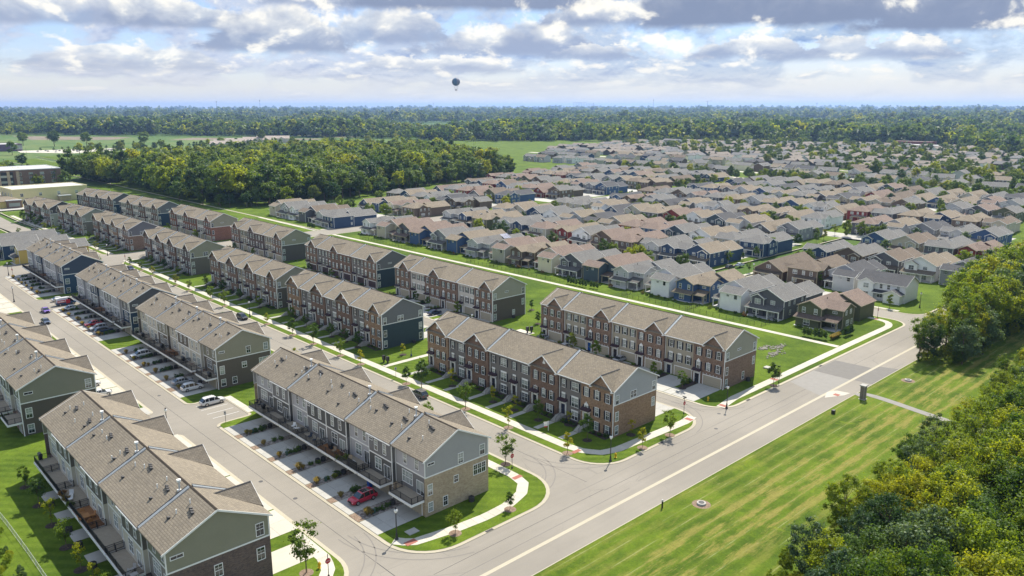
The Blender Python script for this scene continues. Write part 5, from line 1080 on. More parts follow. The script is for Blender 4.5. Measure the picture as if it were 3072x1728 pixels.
# the wood in the middle distance
woodA = [(186, 770), (188, 690), (200, 640), (194, 560), (203, 486), (216, 470), (250, 470), (276, 462), (330, 478), (374, 496), (440, 512), (505, 534), (560, 640), (600, 780), (520, 900), (340, 830), (230, 800)]
tp = scatter(woodA, 9.2); cd = lambda p: math.hypot(p[0], p[1])
front = sorted(tp, key=lambda p: min(cd(p) * .35 + abs(0), 1e9) + 60 * 0)
def edge_d(p): return p[1] - np.interp(p[0], [186, 203, 216, 276, 374, 505, 600], [600, 486, 470, 462, 496, 534, 780])
front = sorted(tp, key=edge_d); NEARN = 100
for i, p in enumerate(front[:NEARN]):
    s = rng.uniform(.65, 1.35) * (.8 if edge_d(p) < 9 else 1.1)
    plant_tree('broadleaf_tree', 'leafy broadleaf tree in the dense wood behind the far townhouses', 'tree', p[0], p[1], WOOD[rng.integers(len(WOOD))], s, 'trees of the wood behind the far townhouses')
mass('wood', 'canopy of the dense wood behind the far townhouses', [(p[0], p[1], 0, rng.uniform(.8, 1.45)) for p in front[NEARN:]], MIDP)
plant_tree('broadleaf_tree', 'lone round tree on the mown lawn in front of the wood', 'tree', 196.5, 537, WOOD[7], .95, None)
tl = scatter([(150, 690), (190, 660), (186, 760), (230, 800), (200, 900), (150, 860), (128, 760)], 12)
for p in tl[:34]: plant_tree('broadleaf_tree', 'broad tree beside the pale yellow building', 'tree', p[0], p[1], WOOD[rng.integers(len(WOOD))], rng.uniform(.55, .85), 'trees behind the pale yellow building')
for (x, y, s) in ((189, 944, .9), (188, 781, .8), (225, 871, .95), (270, 905, 1.0), (306, 1500, 1.3), (335, 1430, 1.5), (377, 1410, 1.3), (234, 1217, 1.1), (215, 1500, 1.3), (440, 1330, 1.4), (620, 1290, 1.3)):
    plant_tree('broadleaf_tree', 'solitary tree in the open meadow at the far left', 'tree', x, y, WOOD[rng.integers(len(WOOD))], s, 'scattered trees of the far meadow', -.4)
# tree belts running to the horizon
pts = []
edge = [(180, 2300), (381, 2100), (780, 1560), (930, 1080), (1140, 910), (1260, 740), (1340, 575), (1400, 470), (1260, 370), (1180, 290), (1120, 200), (1080, 60)]
ex = [math.atan2(p[1], p[0]) for p in edge]; er = [math.hypot(*p) for p in edge]; o_ = np.argsort(ex); ex = np.array(ex)[o_]; er = np.array(er)[o_]
for (r0, r1, n_, s0) in ((0, 350, 4600, 1.3), (350, 1300, 9000, 1.25), (1300, 3200, 9000, 1.6), (3200, 7500, 9000, 2.1), (7500, 14000, 6000, 2.7)):
    th = rng.uniform(R(5), R(88), n_); rr = np.interp(th, ex, er) + r0 + (r1 - r0) * rng.uniform(0, 1, n_) ** .7
    for t, q in zip(th, rr):
        x, y = q * math.cos(t), q * math.sin(t)
        if r0 >= 350 and math.sin(x * .0031 + 1.7 * math.sin(y * .0017)) + math.sin(y * .0043 + x * .0012) < -.45: continue
        rise = max(0, q - 3000) * .0028 * (.4 + .6 * math.sin(x * .0004 + y * .0003) ** 2) if q > 3000 else 0
        s1 = s0 * (1 + .28 * math.sin(x * .011 + 2 * math.sin(y * .007)) + .2 * math.sin(y * .019 + x * .004))
        pts.append((x, y, -.6 + rise * .7 * min(1, max(0, (1.35 - t))), s1 * rng.uniform(.6, 1.4)))
mass('tree_belt', 'tree belts fading to blue along the horizon', pts, FARP)
for i, p in enumerate(scatter([(300, 1150), (520, 1180), (760, 1130), (930, 960), (960, 990), (780, 1190), (520, 1260), (300, 1230)], 24, .5)[:60]):
    plant_tree('broadleaf_tree', 'tree of the broken line along the far meadow road', 'tree', p[0], p[1], WOOD[i % 9], rng.uniform(.5, .9), 'trees along the far meadow road', -.4)
hp = []
for _ in range(1500):
    x = rng.uniform(640, 1290); y = rng.uniform(90, 860)
    if y < 1.9 * (x - 560) and y > .22 * x: hp.append((x, y, 0, rng.uniform(.35, .78)))
for _ in range(330):
    x = float(rng.choice([247, 254, 291, 330, 338, 376, 383, 421, 428, 467, 477, 516, 523, 560, 566, 606, 616, 626])) + rng.uniform(-2, 2); y = rng.uniform(70 + .05 * x, 440 + (x - 260) * .2)
    if 146 < y < 166 and x < 350 or (x < 262 and y < 165): continue
    hp.append((x, y, 0, rng.uniform(.28, .48)))
for _ in range(90): hp.append((rng.uniform(610, 640), rng.uniform(120, 500), 0, rng.uniform(.4, .6)))
mass('garden_trees', 'garden trees between the far houses', hp, MIDP)
# right-hand wood along the field
def near(x, y, pr, s, label, grp): plant_tree('broadleaf_tree', label, 'tree', x, y, pr, s, grp, 0)
grpN = 'trees of the wood on the right'
woodR = [(84, 41), (96, 43), (120, 44), (150, 44), (166, 42), (176, 42), (186, 46), (200, 46), (240, 46), (330, 48), (330, 0), (84, -10)]
RW = []
for p in scatter(woodR, 5.6, .45):
    if p[0] - p[1] * 1.0 > 175 or (p[0] < 120 and p[1] < 8): 
        if rng.random() < .45: continue
    dE = min(44, 46) - p[1]; s = rng.uniform(.55, .75) + min(.35, dE * .022)
    RW.append((p, s)); continue
    near(p[0], p[1], NEARW[0], s, 'densely leaved tree in the wood on the right of the mown field', grpN)
RW.sort(key=lambda q: -q[0][1] + rng.uniform(0, 4))
for (p, s) in RW[:118]: near(p[0], p[1], NEARW[rng.integers(len(NEARW))], s, 'densely leaved tree in the wood on the right of the mown field', grpN)
mass('wood', 'inner canopy of the wood on the right', [(q[0][0], q[0][1], 0, q[1]) for q in RW[118:]], [srcob(w_[0]) for w_ in NEARW])
for (x, y, s) in ((128, 37, .95), (137, 36, .9), (121, 33, 1.0), (133, 30, 1.05), (118, 38, .8)): near(x, y, AIRY[rng.integers(2)], s * .8, 'open-crowned tree with bare dark limbs at the edge of the right-hand wood', 'open-crowned trees at the edge of the wood')
woodS = [(200, 66), (203, 57.5), (215, 55.5), (240, 56), (275, 60), (320, 66), (400, 70), (400, 60.5), (320, 80), (300, 70), (260, 66.4), (215, 66.5)]
for p in scatter([(199, 66), (204, 57.5), (240, 56), (290, 60), (330, 64), (330, 74), (262, 74), (236, 66.5), (199, 66.5)], 5.6, .4): near(p[0], p[1], NEARW[rng.integers(len(NEARW))], rng.uniform(.8, 1.05) + min(.55, max(0, p[0] - 206) * .016), 'leafy tree of the group beside the road end', 'trees beside the road end')
for (x, y, s) in ((201.5, 66.3, .86), (204, 64, .78), (209, 66, .85)): near(x, y, AIRY[0 if s > .8 else 1], s, 'tall slender tree with bare trunk at the tip of the roadside group', 'slender trees at the tip of the roadside group')
b = None
# undergrowth below the right-hand wood
und = [(p[0], p[1], -.2, rng.uniform(.16, .30)) for p in scatter([(86, 43.5), (120, 45), (166, 44), (200, 48.5), (240, 49), (240, 20), (86, 20)], 2.6, .5)] + [(p[0], p[1], -.2, rng.uniform(.18, .34)) for p in scatter([(199, 66), (203, 57), (240, 55.5), (290, 57), (290, 66), (199, 66.5)], 2.6, .5)]
mass('undergrowth', 'tangled undergrowth below the trees of the right-hand wood', und, [srcob(NEARW[i][0]) for i in range(4)], 'undergrowth')
lp = [(p[0], p[1], -.1, rng.uniform(.07, .16)) for p in scatter([(-4, 62), (14, 96), (17.2, 118), (16.6, 138), (8, 140), (-10, 96)], 1.6, .5)]
mass('scrub', 'rough scrub behind the low fence at the lower left corner', lp, [srcob(NEARW[i][0]) for i in range(4)], 'scrub')
# street trees with mulch rings
RING = cached('ring', lambda: MB().lathe([(.95, 0), (.9, .04), (.3, .10), (.01, .10)], 'mulch', 14), 'mulch_ring'); RING2 = cached('ring2', lambda: MB().lathe([(1.0, 0), (.95, .03), (.3, .08), (.01, .08)], 'mulch_tan', 14), 'mulch_ring')
def street_tree(x, y, k, s, label, group=None, ring=1):
    t = plant_tree('young_tree', label, 'tree', x, y, STREET[k], s, group, TOP)
    if ring: ob('mulch_ring', RING if ring == 1 else RING2, t, (0, 0, .005), scale=(1 / s, 1 / s, 1 / s))
    return t
st = [(98.2, 89.8, 4, 1.35), (98.3, 105.8, 5, 1.25), (98.4, 119.1, 2, 1.35), (98.4, 134.5, 3, 1.65), (98.3, 140.2, 3, .95), (98.3, 159.3, 4, 1.25), (98.3, 168.8, 2, 1.0), (98.3, 182.5, 2, 1.35), (98.3, 194.0, 0, 1.1), (98.3, 209.3, 4, 1.1), (98.3, 238.5, 2, 1.2), (98.3, 249.5, 2, 1.1), (98.3, 267.7, 2, .9), (98.3, 279.6, 0, .9), (98.3, 302.7, 0, .8), (98.3, 315, 2, .9), (98.3, 328, 0, .8), (98.9, 375, 0, .9), (98.6, 387, 2, .8), (98, 425, 2, .9), (97.6, 439, 0, 1), (97, 455, 2, 1), (96.4, 470, 0, 1.2), (96.2, 496, 0, 1.6)]
for i, (x, y, k, s) in enumerate(st): street_tree(x, y, k, s, 'kerbside street tree, %s along the long street from the corner lamp' % ORD[i], 'street trees of the long street', 2)
lw = [(105.1, 91.1, 3, 1.2), (105.3, 104.5, 0, 1.0), (108.0, 98.6, 5, .8), (105.4, 111.6, 5, .95), (105.3, 118.2, 5, 1.0), (105.1, 131.8, 5, 1.15), (110.3, 158.4, 4, 1.0), (105.4, 172.0, 0, 1.0), (105.5, 178.3, 2, .9), (105.3, 185, 3, .9), (105.3, 199, 2, .9), (105.2, 207.5, 0, 1), (105.3, 229, 0, .9), (105.2, 243, 3, .9), (105.2, 256, 3, 1.1), (105.2, 270, 0, .9), (105.2, 296, 0, .8), (105.2, 310, 3, 1), (105.2, 324, 0, .9), (104.9, 366, 5, .8), (104.9, 380, 0, .9), (104.9, 394, 2, .9), (104.9, 407, 0, .9), (103.3, 430, 3, .9), (102, 445, 0, .9), (100, 475, 3, 1.3), (99, 488, 0, 1.5)]
for i, (x, y, k, s) in enumerate(lw): street_tree(x, y, k, s, 'young lawn tree in a mulch ring, %s along the long street' % ORD[i], 'front lawn trees of the long street')
for (x, y, k, s, lb) in ((110.1, 81.9, 4, 1.3, 'thin yellowing tree between kerb and pavement beside the brick end wall'), (118.6, 81.8, 2, 1.2, 'second small tree in the kerb verge past the yellow hydrant'), (113.2, 87.0, 5, .9, 'slight tree on the lawn against the brick end wall'), (86.8, 94.2, 2, 1.35, 'feathery tree in the verge opposite the corner lamp, next to the stop sign'), (65.7, 82.4, 0, .9, 'small verge tree below the tan brick end wall'), (76.5, 82.0, 1, .8, 'small verge tree at the curve of the corner pavement'), (44.5, 88.4, 2, 1.75, 'broad young tree with orange tinged leaves beside the lower left kerb'), (158.6, 82.0, 3, 1.25, 'dark full tree in the verge beside the road stop sign'),
                       (142.0, 95.2, 2, 1.0, 'grey-green young tree between the first two driveways of the garage row'), (143.6, 104.2, 1, 1.0, 'dark conical tree between driveways, by the red-leaved shrub'), (144.2, 122.6, 0, 1.1, 'leafy tree in front of the open garage'), (144.2, 130.8, 0, 1.15, 'tall light green tree before the blue front door'), (143.8, 141.4, 1, .85, 'small conical tree by the last driveway of the nearest garage row'), (166.1, 168.1, 1, .9, 'small tree alone on the grass behind the garage rows'), (156.2, 155.4, 1, 1.0, 'slender tree by the letterbox bank between the garage rows'),
                       (145.2, 200.2, 0, .9, 'tree between driveways of the bone and brick row'), (144.6, 192.9, 3, .8, 'dark tree beside the parked blue car'), (145.2, 179, 0, 1, 'round tree by a garage of the bone and brick row'), (143.5, 250, 0, .9, 'tree by the driveways of the grey garage row'), (143.5, 266, 3, .9, 'dark tree near the end of the grey garage row'), (142.5, 312, 0, .9, 'tree by the driveways before the cross street'), (142.5, 330, 3, .9, 'dark tree by the driveways before the cross street corner'), (141.5, 370, 0, 1.2, 'tree beside the red brick garage row'), (141, 404, 0, 1.1, 'tree at the far end of the red brick garage row'),
                       (86.9, 117.5, 2, 1.2, 'spreading tree behind the nearest balconied roof'), (86.9, 144, 2, .6, 'low tree beyond the dormer of the nearest balconied row'), (86.9, 171, 4, 1.3, 'yellowing tree behind the olive gable'), (86.9, 214, 0, 1.1, 'street tree between the dormers of the second balconied row'), (86.9, 232, 2, 1.1, 'street tree behind the third balconied row'), (86.9, 285, 2, 1.1, 'bushy tree at the end of the third balconied row'), (86.9, 330, 2, 1.3, 'bushy tree by the stop sign junction'), (84, 425, 0, 1, 'tree at the bend of the long street'), (83, 441, 2, 1, 'tree opposite the two parked cars'), (80, 498, 0, 1.3, 'dark tree past the bend'),
                       (22.6, 142.8, 2, .9, 'first tree on the back lawn, under the end deck'), (22.6, 134.2, 3, 1.1, 'dark tree on the back lawn of the lower left row'), (22.5, 126, 5, 1.2, 'yellowish spreading tree on the back lawn'), (22.4, 117.8, 2, 1.05, 'pale tree on the back lawn by the round cover'), (22.3, 110.2, 5, 1.1, 'tree with yellow tips on the back lawn'), (22.5, 104.6, 4, 1.2, 'bright yellow-green sapling on the back lawn'), (22.5, 99.6, 0, 1.0, 'leafy sapling at the bottom left edge')):
    street_tree(x, y, k, s, lb, None, 2 if x in (110.1, 118.6, 65.7, 76.5, 44.5) else 1)
es = [(263, 262, 1.5), (265, 256.5, 1.1), (274.3, 165.2, 1.3), (286.5, 166, .9), (310.5, 166.5, 1.6), (294.5, 164.5, 1.2), (266.6, 151.5, 1.0), (262.9, 122.5, 1.6), (337, 171, 1), (266, 201, 1.1), (362, 217.5, 1.3), (250, 92.5, 1.2), (390, 167.7, 1.5), (422, 175, 1), (413, 166, 1), (427, 166.6, 1.1), (463, 175, 1.5), (460, 170, 1.2), (378, 169.6, 1.3), (359, 166.2, 1.4), (362, 171, 1.2), (349, 165, 1.1), (235, 365, 1.3), (226, 362.5, 1.2), (267, 373, 1.2), (266, 362.5, 1), (212.2, 362.2, .9), (218.5, 362.4, 1), (240, 443, 1.3), (368, 415, 1.7), (327, 401, 1.5), (364, 377, 1.5), (375, 300, 1.3), (420, 330, 1.6), (424, 322, 1.4), (470, 300, 1.5), (466, 262, 1.4), (520, 360, 1.5), (516, 300, 1.3), (610, 230, 2), (612, 200, 2), (608, 260, 2), (600, 180, 1.8), (614, 290, 1.9), (616, 320, 2), (612, 350, 1.8), (380, 232, 1.2), (334, 300, 1.2), (336, 255, 1.1), (334, 330, 1.2), (470, 220, 1.3), (425, 270, 1.3)]
for i, (x, y, s) in enumerate(es): street_tree(x, y, [0, 3, 2, 1][i % 4], s, 'garden tree among the estate houses', 'garden trees among the estate houses', 0)
def shrub(name, label, cat, x, y, me, s, group=None, z=TOP): o = ob(name, me, None, (x, y, z), rng.uniform(0, 6), scale=s); return tag(o, label, cat, group)
for i in range(10): shrub('arborvitae', '%s clipped columnar evergreen from the left in the hedge below the white path' % ORD[i], 'shrub', 201.9 + (i > 6) * .8, 185.7 - i * 1.35 - (i > 6) * .8, ARB, (1, 1, .85 + .1 * rng.random()), 'columnar evergreens by the white path')
for i in range(7): shrub('arborvitae', '%s columnar evergreen in front of the olive house porch' % ORD[i], 'shrub', 201.2 + i * .1, 96.4 - i * 1.0, ARB, (1, 1, .95), 'columnar evergreens of the olive house')
for i in range(4): shrub('arborvitae', '%s columnar evergreen at the side of the olive house' % ORD[i], 'shrub', 208.9 + i * 1.2, 88.2, ARB, (1.05, 1.05, 1.0), 'columnar evergreens beside the olive house')
for i in range(6): shrub('ornamental_grass', 'plumed golden grass by the olive house hedge', 'grass', 203.4 + i * .85, 89.4, TUFT, 1.2, 'golden grasses by the olive house')
for i in range(5): shrub('arborvitae', 'columnar evergreen beside the navy corner house', 'shrub', 200.4, 370 - i * 1.6, ARB, (1.1, 1.1, 1), 'evergreens by the navy corner house')
# planting in the gravel beds of the balconied rows
for bi, (bx, by, ws) in enumerate(L1B):
    y = by
    for i, w_ in enumerate(ws[:-1]):
        yc = y + (.7 if i == 0 else .15) + 5.0 + (1.0 if i == 0 else .95); rown_ = ['nearest', 'second', 'third', 'farthest'][bi]
        for k, xx in enumerate((61.4, 62.6) if i % 2 else (60.8, 61.8, 62.7)): shrub('clipped_shrub', 'round clipped shrub, %s gravel bed of the %s balconied row' % (ORD[i], rown_), 'shrub', xx + rng.uniform(-.2, .2), yc + rng.uniform(-.25, .25), BALL if rng.random() < .85 else BALL2, rng.uniform(.8, 1.15), 'clipped shrubs in gravel bed %s of the %s row' % (ORD[i], rown_))
        shrub('ornamental_grass', 'golden grass tuft in the %s gravel bed of the %s balconied row' % (ORD[i], rown_), 'grass', 58.9 + rng.uniform(-.3, .3), yc, TUFT, rng.uniform(.8, 1.15), 'golden grass tufts of the gravel beds')
        if i % 3 == 0: shrub('ornamental_grass', 'smaller grass tuft, %s gravel bed of the %s balconied row' % (ORD[i], rown_), 'grass', 59.7, yc - .3, TUFT, .7, 'golden grass tufts of the gravel beds')
        y += w_
# beds, walks, stoops and shrubs before the front doors
def steps_mb():
    b = MB(); b.box(-1.7, 0, -.75, .75, 0, .86, 'drive_concrete')
    for i in range(4): b.box(-1.7 - .32 * (i + 1), -1.7 - .32 * i, -.68, .68, 0, .86 - .17 * (i + 1), 'drive_concrete')
    return b
def rail_mb():
    b = MB()
    for s_ in (-1, 1):
        y = s_ * .72; b.cyl((-.1, y, 1.75), (-1.65, y, 1.75), .025, .025, 'black_metal', 5); b.cyl((-1.65, y, 1.75), (-3.1, y, .95), .025, .025, 'black_metal', 5)
        for i in range(9): x = -.1 - i * .19; b.cyl((x, y, .86), (x, y, 1.75), .014 if i % 8 else .03, .014 if i % 8 else .03, 'black_metal', 4)
        for i in range(1, 8): x = -1.65 - i * .18; t_ = (i * .18) / 1.45; b.cyl((x, y, .86 - .86 * t_ + .02), (x, y, 1.75 - .8 * t_), .014, .014, 'black_metal', 4)
        b.cyl((-3.1, y, .05), (-3.1, y, .97), .03, .03, 'black_metal', 5)
    return b
STEP, RAIL = cached('steps', steps_mb, 'steps'), cached('railm', rail_mb, 'railing')
wreath = {0: None}
R1ALL = [(109.45, 88.5, R1B[0][2], 'GFGFFGFG', 0), (108.95, 165.6, R1B[1][2], 'GFGFGFG', 0), (108.95, 223.7, R1B[2][2], 'GFGFGFG', 0), (108.8, 292.2, R1B[3][2], 'GFGFGFG', 0), (108.9, 361.5, [8.2, 6.5, 6.6, 6.8, 7.0, 6.6, 7.8], 'GFGFGFG', .5), (106.8, 423, [7.8, 5.8, 6.8, 5.8, 6.8], 'GFGFG', 4.5), (103.0, 467, [8, 6.2, 8, 6.2, 8], 'GFGFG', 6.5)]
for bi, (bx, by, ws, kd, rot) in enumerate(R1ALL):
    y = 0; c_, s_ = math.cos(R(rot)), math.sin(R(rot))
    T = lambda lx, ly: (bx + lx * c_ - ly * s_, by + lx * s_ + ly * c_)
    xs_ = 100.9 - bx if bi < 5 else -7.5
    for i, w_ in enumerate(ws):
        dy = y + w_ * .82; xf = 0 if kd[i] == 'G' else .55; px_, py_ = T(xf, dy)
        o = thing('front_steps', 'front steps with black handrails, %s door of the %s front-door row' % (ORD[i], ORD[bi]), 'steps', (px_, py_, TOP), R(rot), 'front steps of the long street'); ob('steps', STEP, o); r_ = ob('handrail', RAIL, o)
        p0, p1 = T(xs_ + 1.1, dy - .0), T(xf - 3.1, dy); nx_, ny_ = -s_ * .62, c_ * .62
        b = MB(); L_ = math.hypot(p1[0] - p0[0], p1[1] - p0[1]); n_ = max(2, int(L_ / 1.4)); wk = struct('walkway', MB().box(min(p0[0], p1[0]), max(p0[0], p1[0]), min(p0[1], p1[1]) - .5, max(p0[1], p1[1]) + .5, 0, TOP + .004, 'drive_concrete'))
        for q in range(n_):
            a, c2 = (q + .012) / n_, (q + .988) / n_; A_ = (p0[0] + (p1[0] - p0[0]) * a, p0[1] + (p1[1] - p0[1]) * a); B_ = (p0[0] + (p1[0] - p0[0]) * c2, p0[1] + (p1[1] - p0[1]) * c2)
            b = MB(); b.prism([(A_[0] + nx_, A_[1] + ny_, TOP), (A_[0] - nx_, A_[1] - ny_, TOP), (B_[0] - nx_, B_[1] - ny_, TOP), (B_[0] + nx_, B_[1] + ny_, TOP)], (0, 0, .024 + rng.uniform(0, .005)), 'drive_concrete'); ob('slab', b.mesh('slab'), wk)
        m0, m1 = T(-2.0, y + .3), T(xf - .02, y + w_ * .82 - .9); b = MB(); q = [T(-1.9, y + .35), T(xf, y + .35), T(xf, dy - .85), T(-1.5, dy - .85)]; b.prism([(p[0], p[1], TOP) for p in q], (0, 0, .05), 'mulch'); struct('mulch_bed', b)
        for k in range(4):
            sx, sy = T(-1.0 + rng.uniform(-.3, .2), y + .9 + k * (w_ * .82 - 2.4) / 3); shrub('shrub', 'low shrub in the dark mulch under the %s windows of the %s front-door row' % (ORD[i], ORD[bi]), 'shrub', sx, sy, BALL2 if k % 2 else BALL, rng.uniform(.6, 1.0), 'shrubs before the front windows %s of row %s' % (ORD[i], ORD[bi]), TOP + .04)
        y += w_
for bi, (bx, by, ws) in enumerate(R2B):
    for i in range(len(ws)):
        b = MB(); b.box(bx - 4.8, bx - .03, by + i * ws[0] + 6.3, by + (i + 1) * ws[0] - .1, 0, TOP + .03, 'mulch'); struct('mulch_bed', b)
        for k in range(3): shrub('shrub', 'shrub beside driveway %s of the %s garage row' % (ORD[i], ORD[bi]), 'shrub', bx - 1.3 - k * 1.2, by + i * ws[0] + 8.0, [BALL, BUSH, BALL2][(k + i) % 3], rng.uniform(.6, 1.15), 'driveway shrubs of the garage rows')
for i, (y, k, wc, rc, tc, fl) in enumerate(row1):
    for q in range(5): shrub('shrub', 'garden shrub by the back wall of the %s house along the white path' % ORD[i], 'shrub', 208.6 + rng.uniform(-.8, .3), y + q * 2.3 + rng.uniform(0, 1), [BALL, BUSH, BALL2][q % 3], rng.uniform(.5, 1.25), 'back garden shrubs of the %s house along the path' % ORD[i])
# ---------------------------------------------------------------- cars (front towards +x)
def loft(b, secs, m, caps=True):
    k = len(b.v); L = len(secs[0])
    for s in secs: b.v += [tuple(p) for p in s]
    for i in range(len(secs) - 1):
        for j in range(L - 1): b.f.append((k + i * L + j, k + i * L + j + 1, k + (i + 1) * L + j + 1, k + (i + 1) * L + j)); b.mi.append(b.M(m))
    if caps: b.f.append(tuple(k + j for j in reversed(range(L)))); b.mi.append(b.M(m)); b.f.append(tuple(k + (len(secs) - 1) * L + j for j in range(L))); b.mi.append(b.M(m))
CARS = {'suv': dict(L=4.8, W=.94, st=[(-2.38, .42, .80, .80), (-2.30, .36, 1.0, .88), (-1.9, .30, 1.06, .93), (-1.0, .27, 1.06, .94), (.2, .27, 1.04, .94), (1.15, .27, 1.02, .93), (1.8, .28, .96, .91), (2.2, .32, .86, .86), (2.4, .40, .70, .74)], cab=[(-2.25, 1.02), (-1.75, 1.62), (-1.0, 1.70), (.1, 1.68), (.55, 1.58), (1.3, 1.02)], wr=.37, wx=(-1.42, 1.45)),
        'sedan': dict(L=4.7, W=.91, st=[(-2.34, .42, .72, .76), (-2.2, .34, .92, .86), (-1.6, .27, .96, .90), (-.8, .25, .94, .91), (.4, .25, .92, .91), (1.2, .25, .88, .90), (1.8, .27, .80, .88), (2.15, .30, .70, .82), (2.34, .36, .58, .68)], cab=[(-1.95, .93), (-1.15, 1.36), (-.6, 1.43), (.1, 1.42), (.35, 1.36), (1.2, .90)], wr=.33, wx=(-1.38, 1.42)),
        'van': dict(L=5.9, W=1.0, st=[(-2.95, .45, 1.2, .95), (-2.9, .38, 1.25, .98), (-1.5, .32, 1.25, 1.0), (.5, .32, 1.25, 1.0), (1.6, .32, 1.2, .99), (2.2, .34, 1.1, .97), (2.7, .38, .95, .92), (2.95, .45, .75, .8)], cab=[(-2.93, 1.22), (-2.85, 2.35), (-1.5, 2.48), (.6, 2.48), (1.25, 2.35), (2.3, 1.12)], wr=.38, wx=(-1.75, 1.95))}
def car_parts(kind):
    c = CARS[kind]; W_ = c['W']; body = MB(); secs = []
    for (x, z0, z1, w_) in c['st']: secs.append([(x, -w_ * .93, z0), (x, -w_, z0 + .16), (x, -w_, z1 - .16), (x, -w_ * .93, z1 - .04), (x, -w_ * .7, z1), (x, w_ * .7, z1), (x, w_ * .93, z1 - .04), (x, w_, z1 - .16), (x, w_, z0 + .16), (x, w_ * .93, z0), (x, -w_ * .93, z0)])
    loft(body, secs, 'paint'); gl = MB(); rf = MB(); cab = c['cab']; gs = []
    for i, (x, z) in enumerate(cab): t = (z - cab[0][1]) / (max(q[1] for q in cab) - cab[0][1]); wt = W_ * (.93 - .20 * t); zb = 1.0 if kind == 'suv' else (.9 if kind == 'sedan' else 1.2); gs.append([(x, -W_ * .93, zb - .06 if i not in (0, len(cab) - 1) else z - .03), (x, -wt, z - .05), (x, -wt * .9, z), (x, wt * .9, z), (x, wt, z - .05), (x, W_ * .93, zb - .06 if i not in (0, len(cab) - 1) else z - .03), (x, -W_ * .93, zb - .06)])
    loft(gl, gs, 'car_glass', False)
    rs = [];
    for (x, z) in cab[1:-1]: t = (z - cab[0][1]) / (max(q[1] for q in cab) - cab[0][1]); wt = W_ * (.93 - .20 * t); rs.append([(x, -wt * 1.0, z - .06), (x, -wt * .9, z + .025), (x, wt * .9, z + .025), (x, wt * 1.0, z - .06), (x, -wt, z - .06)])
    loft(rf, rs, 'paint')
    for xi in (1, 2, 3) if kind != 'van' else (1, 2):
        x, z = cab[xi]; x += .1
        for s_ in (-1, 1): rf.prism([(x - .05, s_ * W_ * .935, .95), (x + .05, s_ * W_ * .935, .95), (x + .05, s_ * W_ * .76, z - .02), (x - .05, s_ * W_ * .76, z - .02)], (0, s_ * .03, 0), 'paint')
    if kind == 'van':
        for s_ in (-1, 1): rf.prism([(-2.86, s_ * W_ * .95, 1.15), (.55, s_ * W_ * .95, 1.15), (.55, s_ * W_ * .76, 2.44), (-2.82, s_ * W_ * .76, 2.36)], (0, s_ * .04, 0), 'paint')
    if kind == 'suv': rf.box(-1.5, .3, -.66, -.62, 1.73, 1.77, 'flash_light'); rf.box(-1.5, .3, .62, .66, 1.73, 1.77, 'flash_light')
    wh = MB().cyl((0, -.13, 0), (0, .13, 0), c['wr'], c['wr'], 'rubber', 14); rim = MB().cyl((0, -.15, 0), (0, .15, 0), c['wr'] * .62, c['wr'] * .62, 'rim', 9)
    F_, B_ = c['st'][-1], c['st'][0]
    hl = MB().prism([(F_[0] - .22, 0, F_[2] - .12), (F_[0] - .02, 0, F_[2] - .10), (F_[0] - .02, 0, F_[2] + .0), (F_[0] - .40, 0, F_[2] + .12)], (0, .34, 0), 'lamp_clear'); tl = MB().box(-.05, .08, 0, .3, 0, .16, 'lamp_red')
    gr = MB().box(-.03, .04, -.42, .42, 0, .2, 'rubber').box(-.02, .05, -.6, .6, -.14, -.02, 'rubber')
    return dict(body=body.mesh('body'), glass=gl.mesh('windows'), roof=rf.mesh('roof'), wheel=wh.mesh('wheel'), rim=rim.mesh('rim'), hl=hl.mesh('headlight'), tl=tl.mesh('taillight'), gr=gr.mesh('grille'), c=c)
def car(label, kind, x, y, rz, color, cat='car', group=None, z=TOP + .02):
    p = CACHE.setdefault(('car', kind), None) or CACHE.__setitem__(('car', kind), car_parts(kind)) or CACHE[('car', kind)]
    c = p['c']; root = thing('parked_car' if cat != 'van' else 'van', label, cat, (x, y, z), rz, group)
    bd = ob('body', p['body'], root, color=color); ob('windows', p['glass'], root); ob('roof', p['roof'], root, color=color if not cat == 'van' else (.7, .7, .7)); ob('grille', p['gr'], root, (c['st'][-1][0] - .02, 0, .55))
    for wx in c['wx']:
        for s_ in (-1, 1): w_ = ob('wheel', p['wheel'], root, (wx, s_ * (c['W'] - .12), c['wr'])); ob('rim', p['rim'], w_)
    for s_ in (-1, 1):
        ob('headlight', p['hl'], root, (0, .42 if s_ > 0 else -.76, 0)); ob('taillight', p['tl'], root, (c['st'][0][0] + .04, .48 if s_ > 0 else -.78, c['st'][0][2] - .16))
    return root
PI = math.pi; WHT, SLV, BLK, DBL = (.62, .62, .61), (.36, .37, .38), (.012, .012, .014), (.018, .03, .07)
r_ = car('bright red SUV with glass roof on the driveway beside the blue bin', 'suv', 61.1, 100.3, PI, (.42, .006, .03)); ob('sunroof', MB().box(-1.1, .3, -.5, .5, 1.715, 1.735, 'car_glass').mesh('sunroof'), r_)
car('white SUV on the first driveway beyond the grass patch', 'suv', 60.8, 202.6, PI, WHT); car('silver sedan next to the white SUV with black wheels', 'sedan', 61.0, 175.6, 0, SLV); car('white SUV with black wheels beside the silver sedan', 'suv', 61.0, 170.0, 0, WHT)
car('white minivan in the small marked car park', 'suv', 60.9, 158.7, 0, WHT, z=.02).scale = (1.08, 1.03, 1.0)
car('white SUV half hidden behind the left edge row', 'suv', 44.6, 187.8, 0, WHT); car('white sedan behind the small conifer on the left driveways', 'sedan', 44.8, 180.2, 0, WHT); car('black car with red rear lamps beyond the dormer roof', 'sedan', 45.6, 159.4, PI, BLK, z=.03)
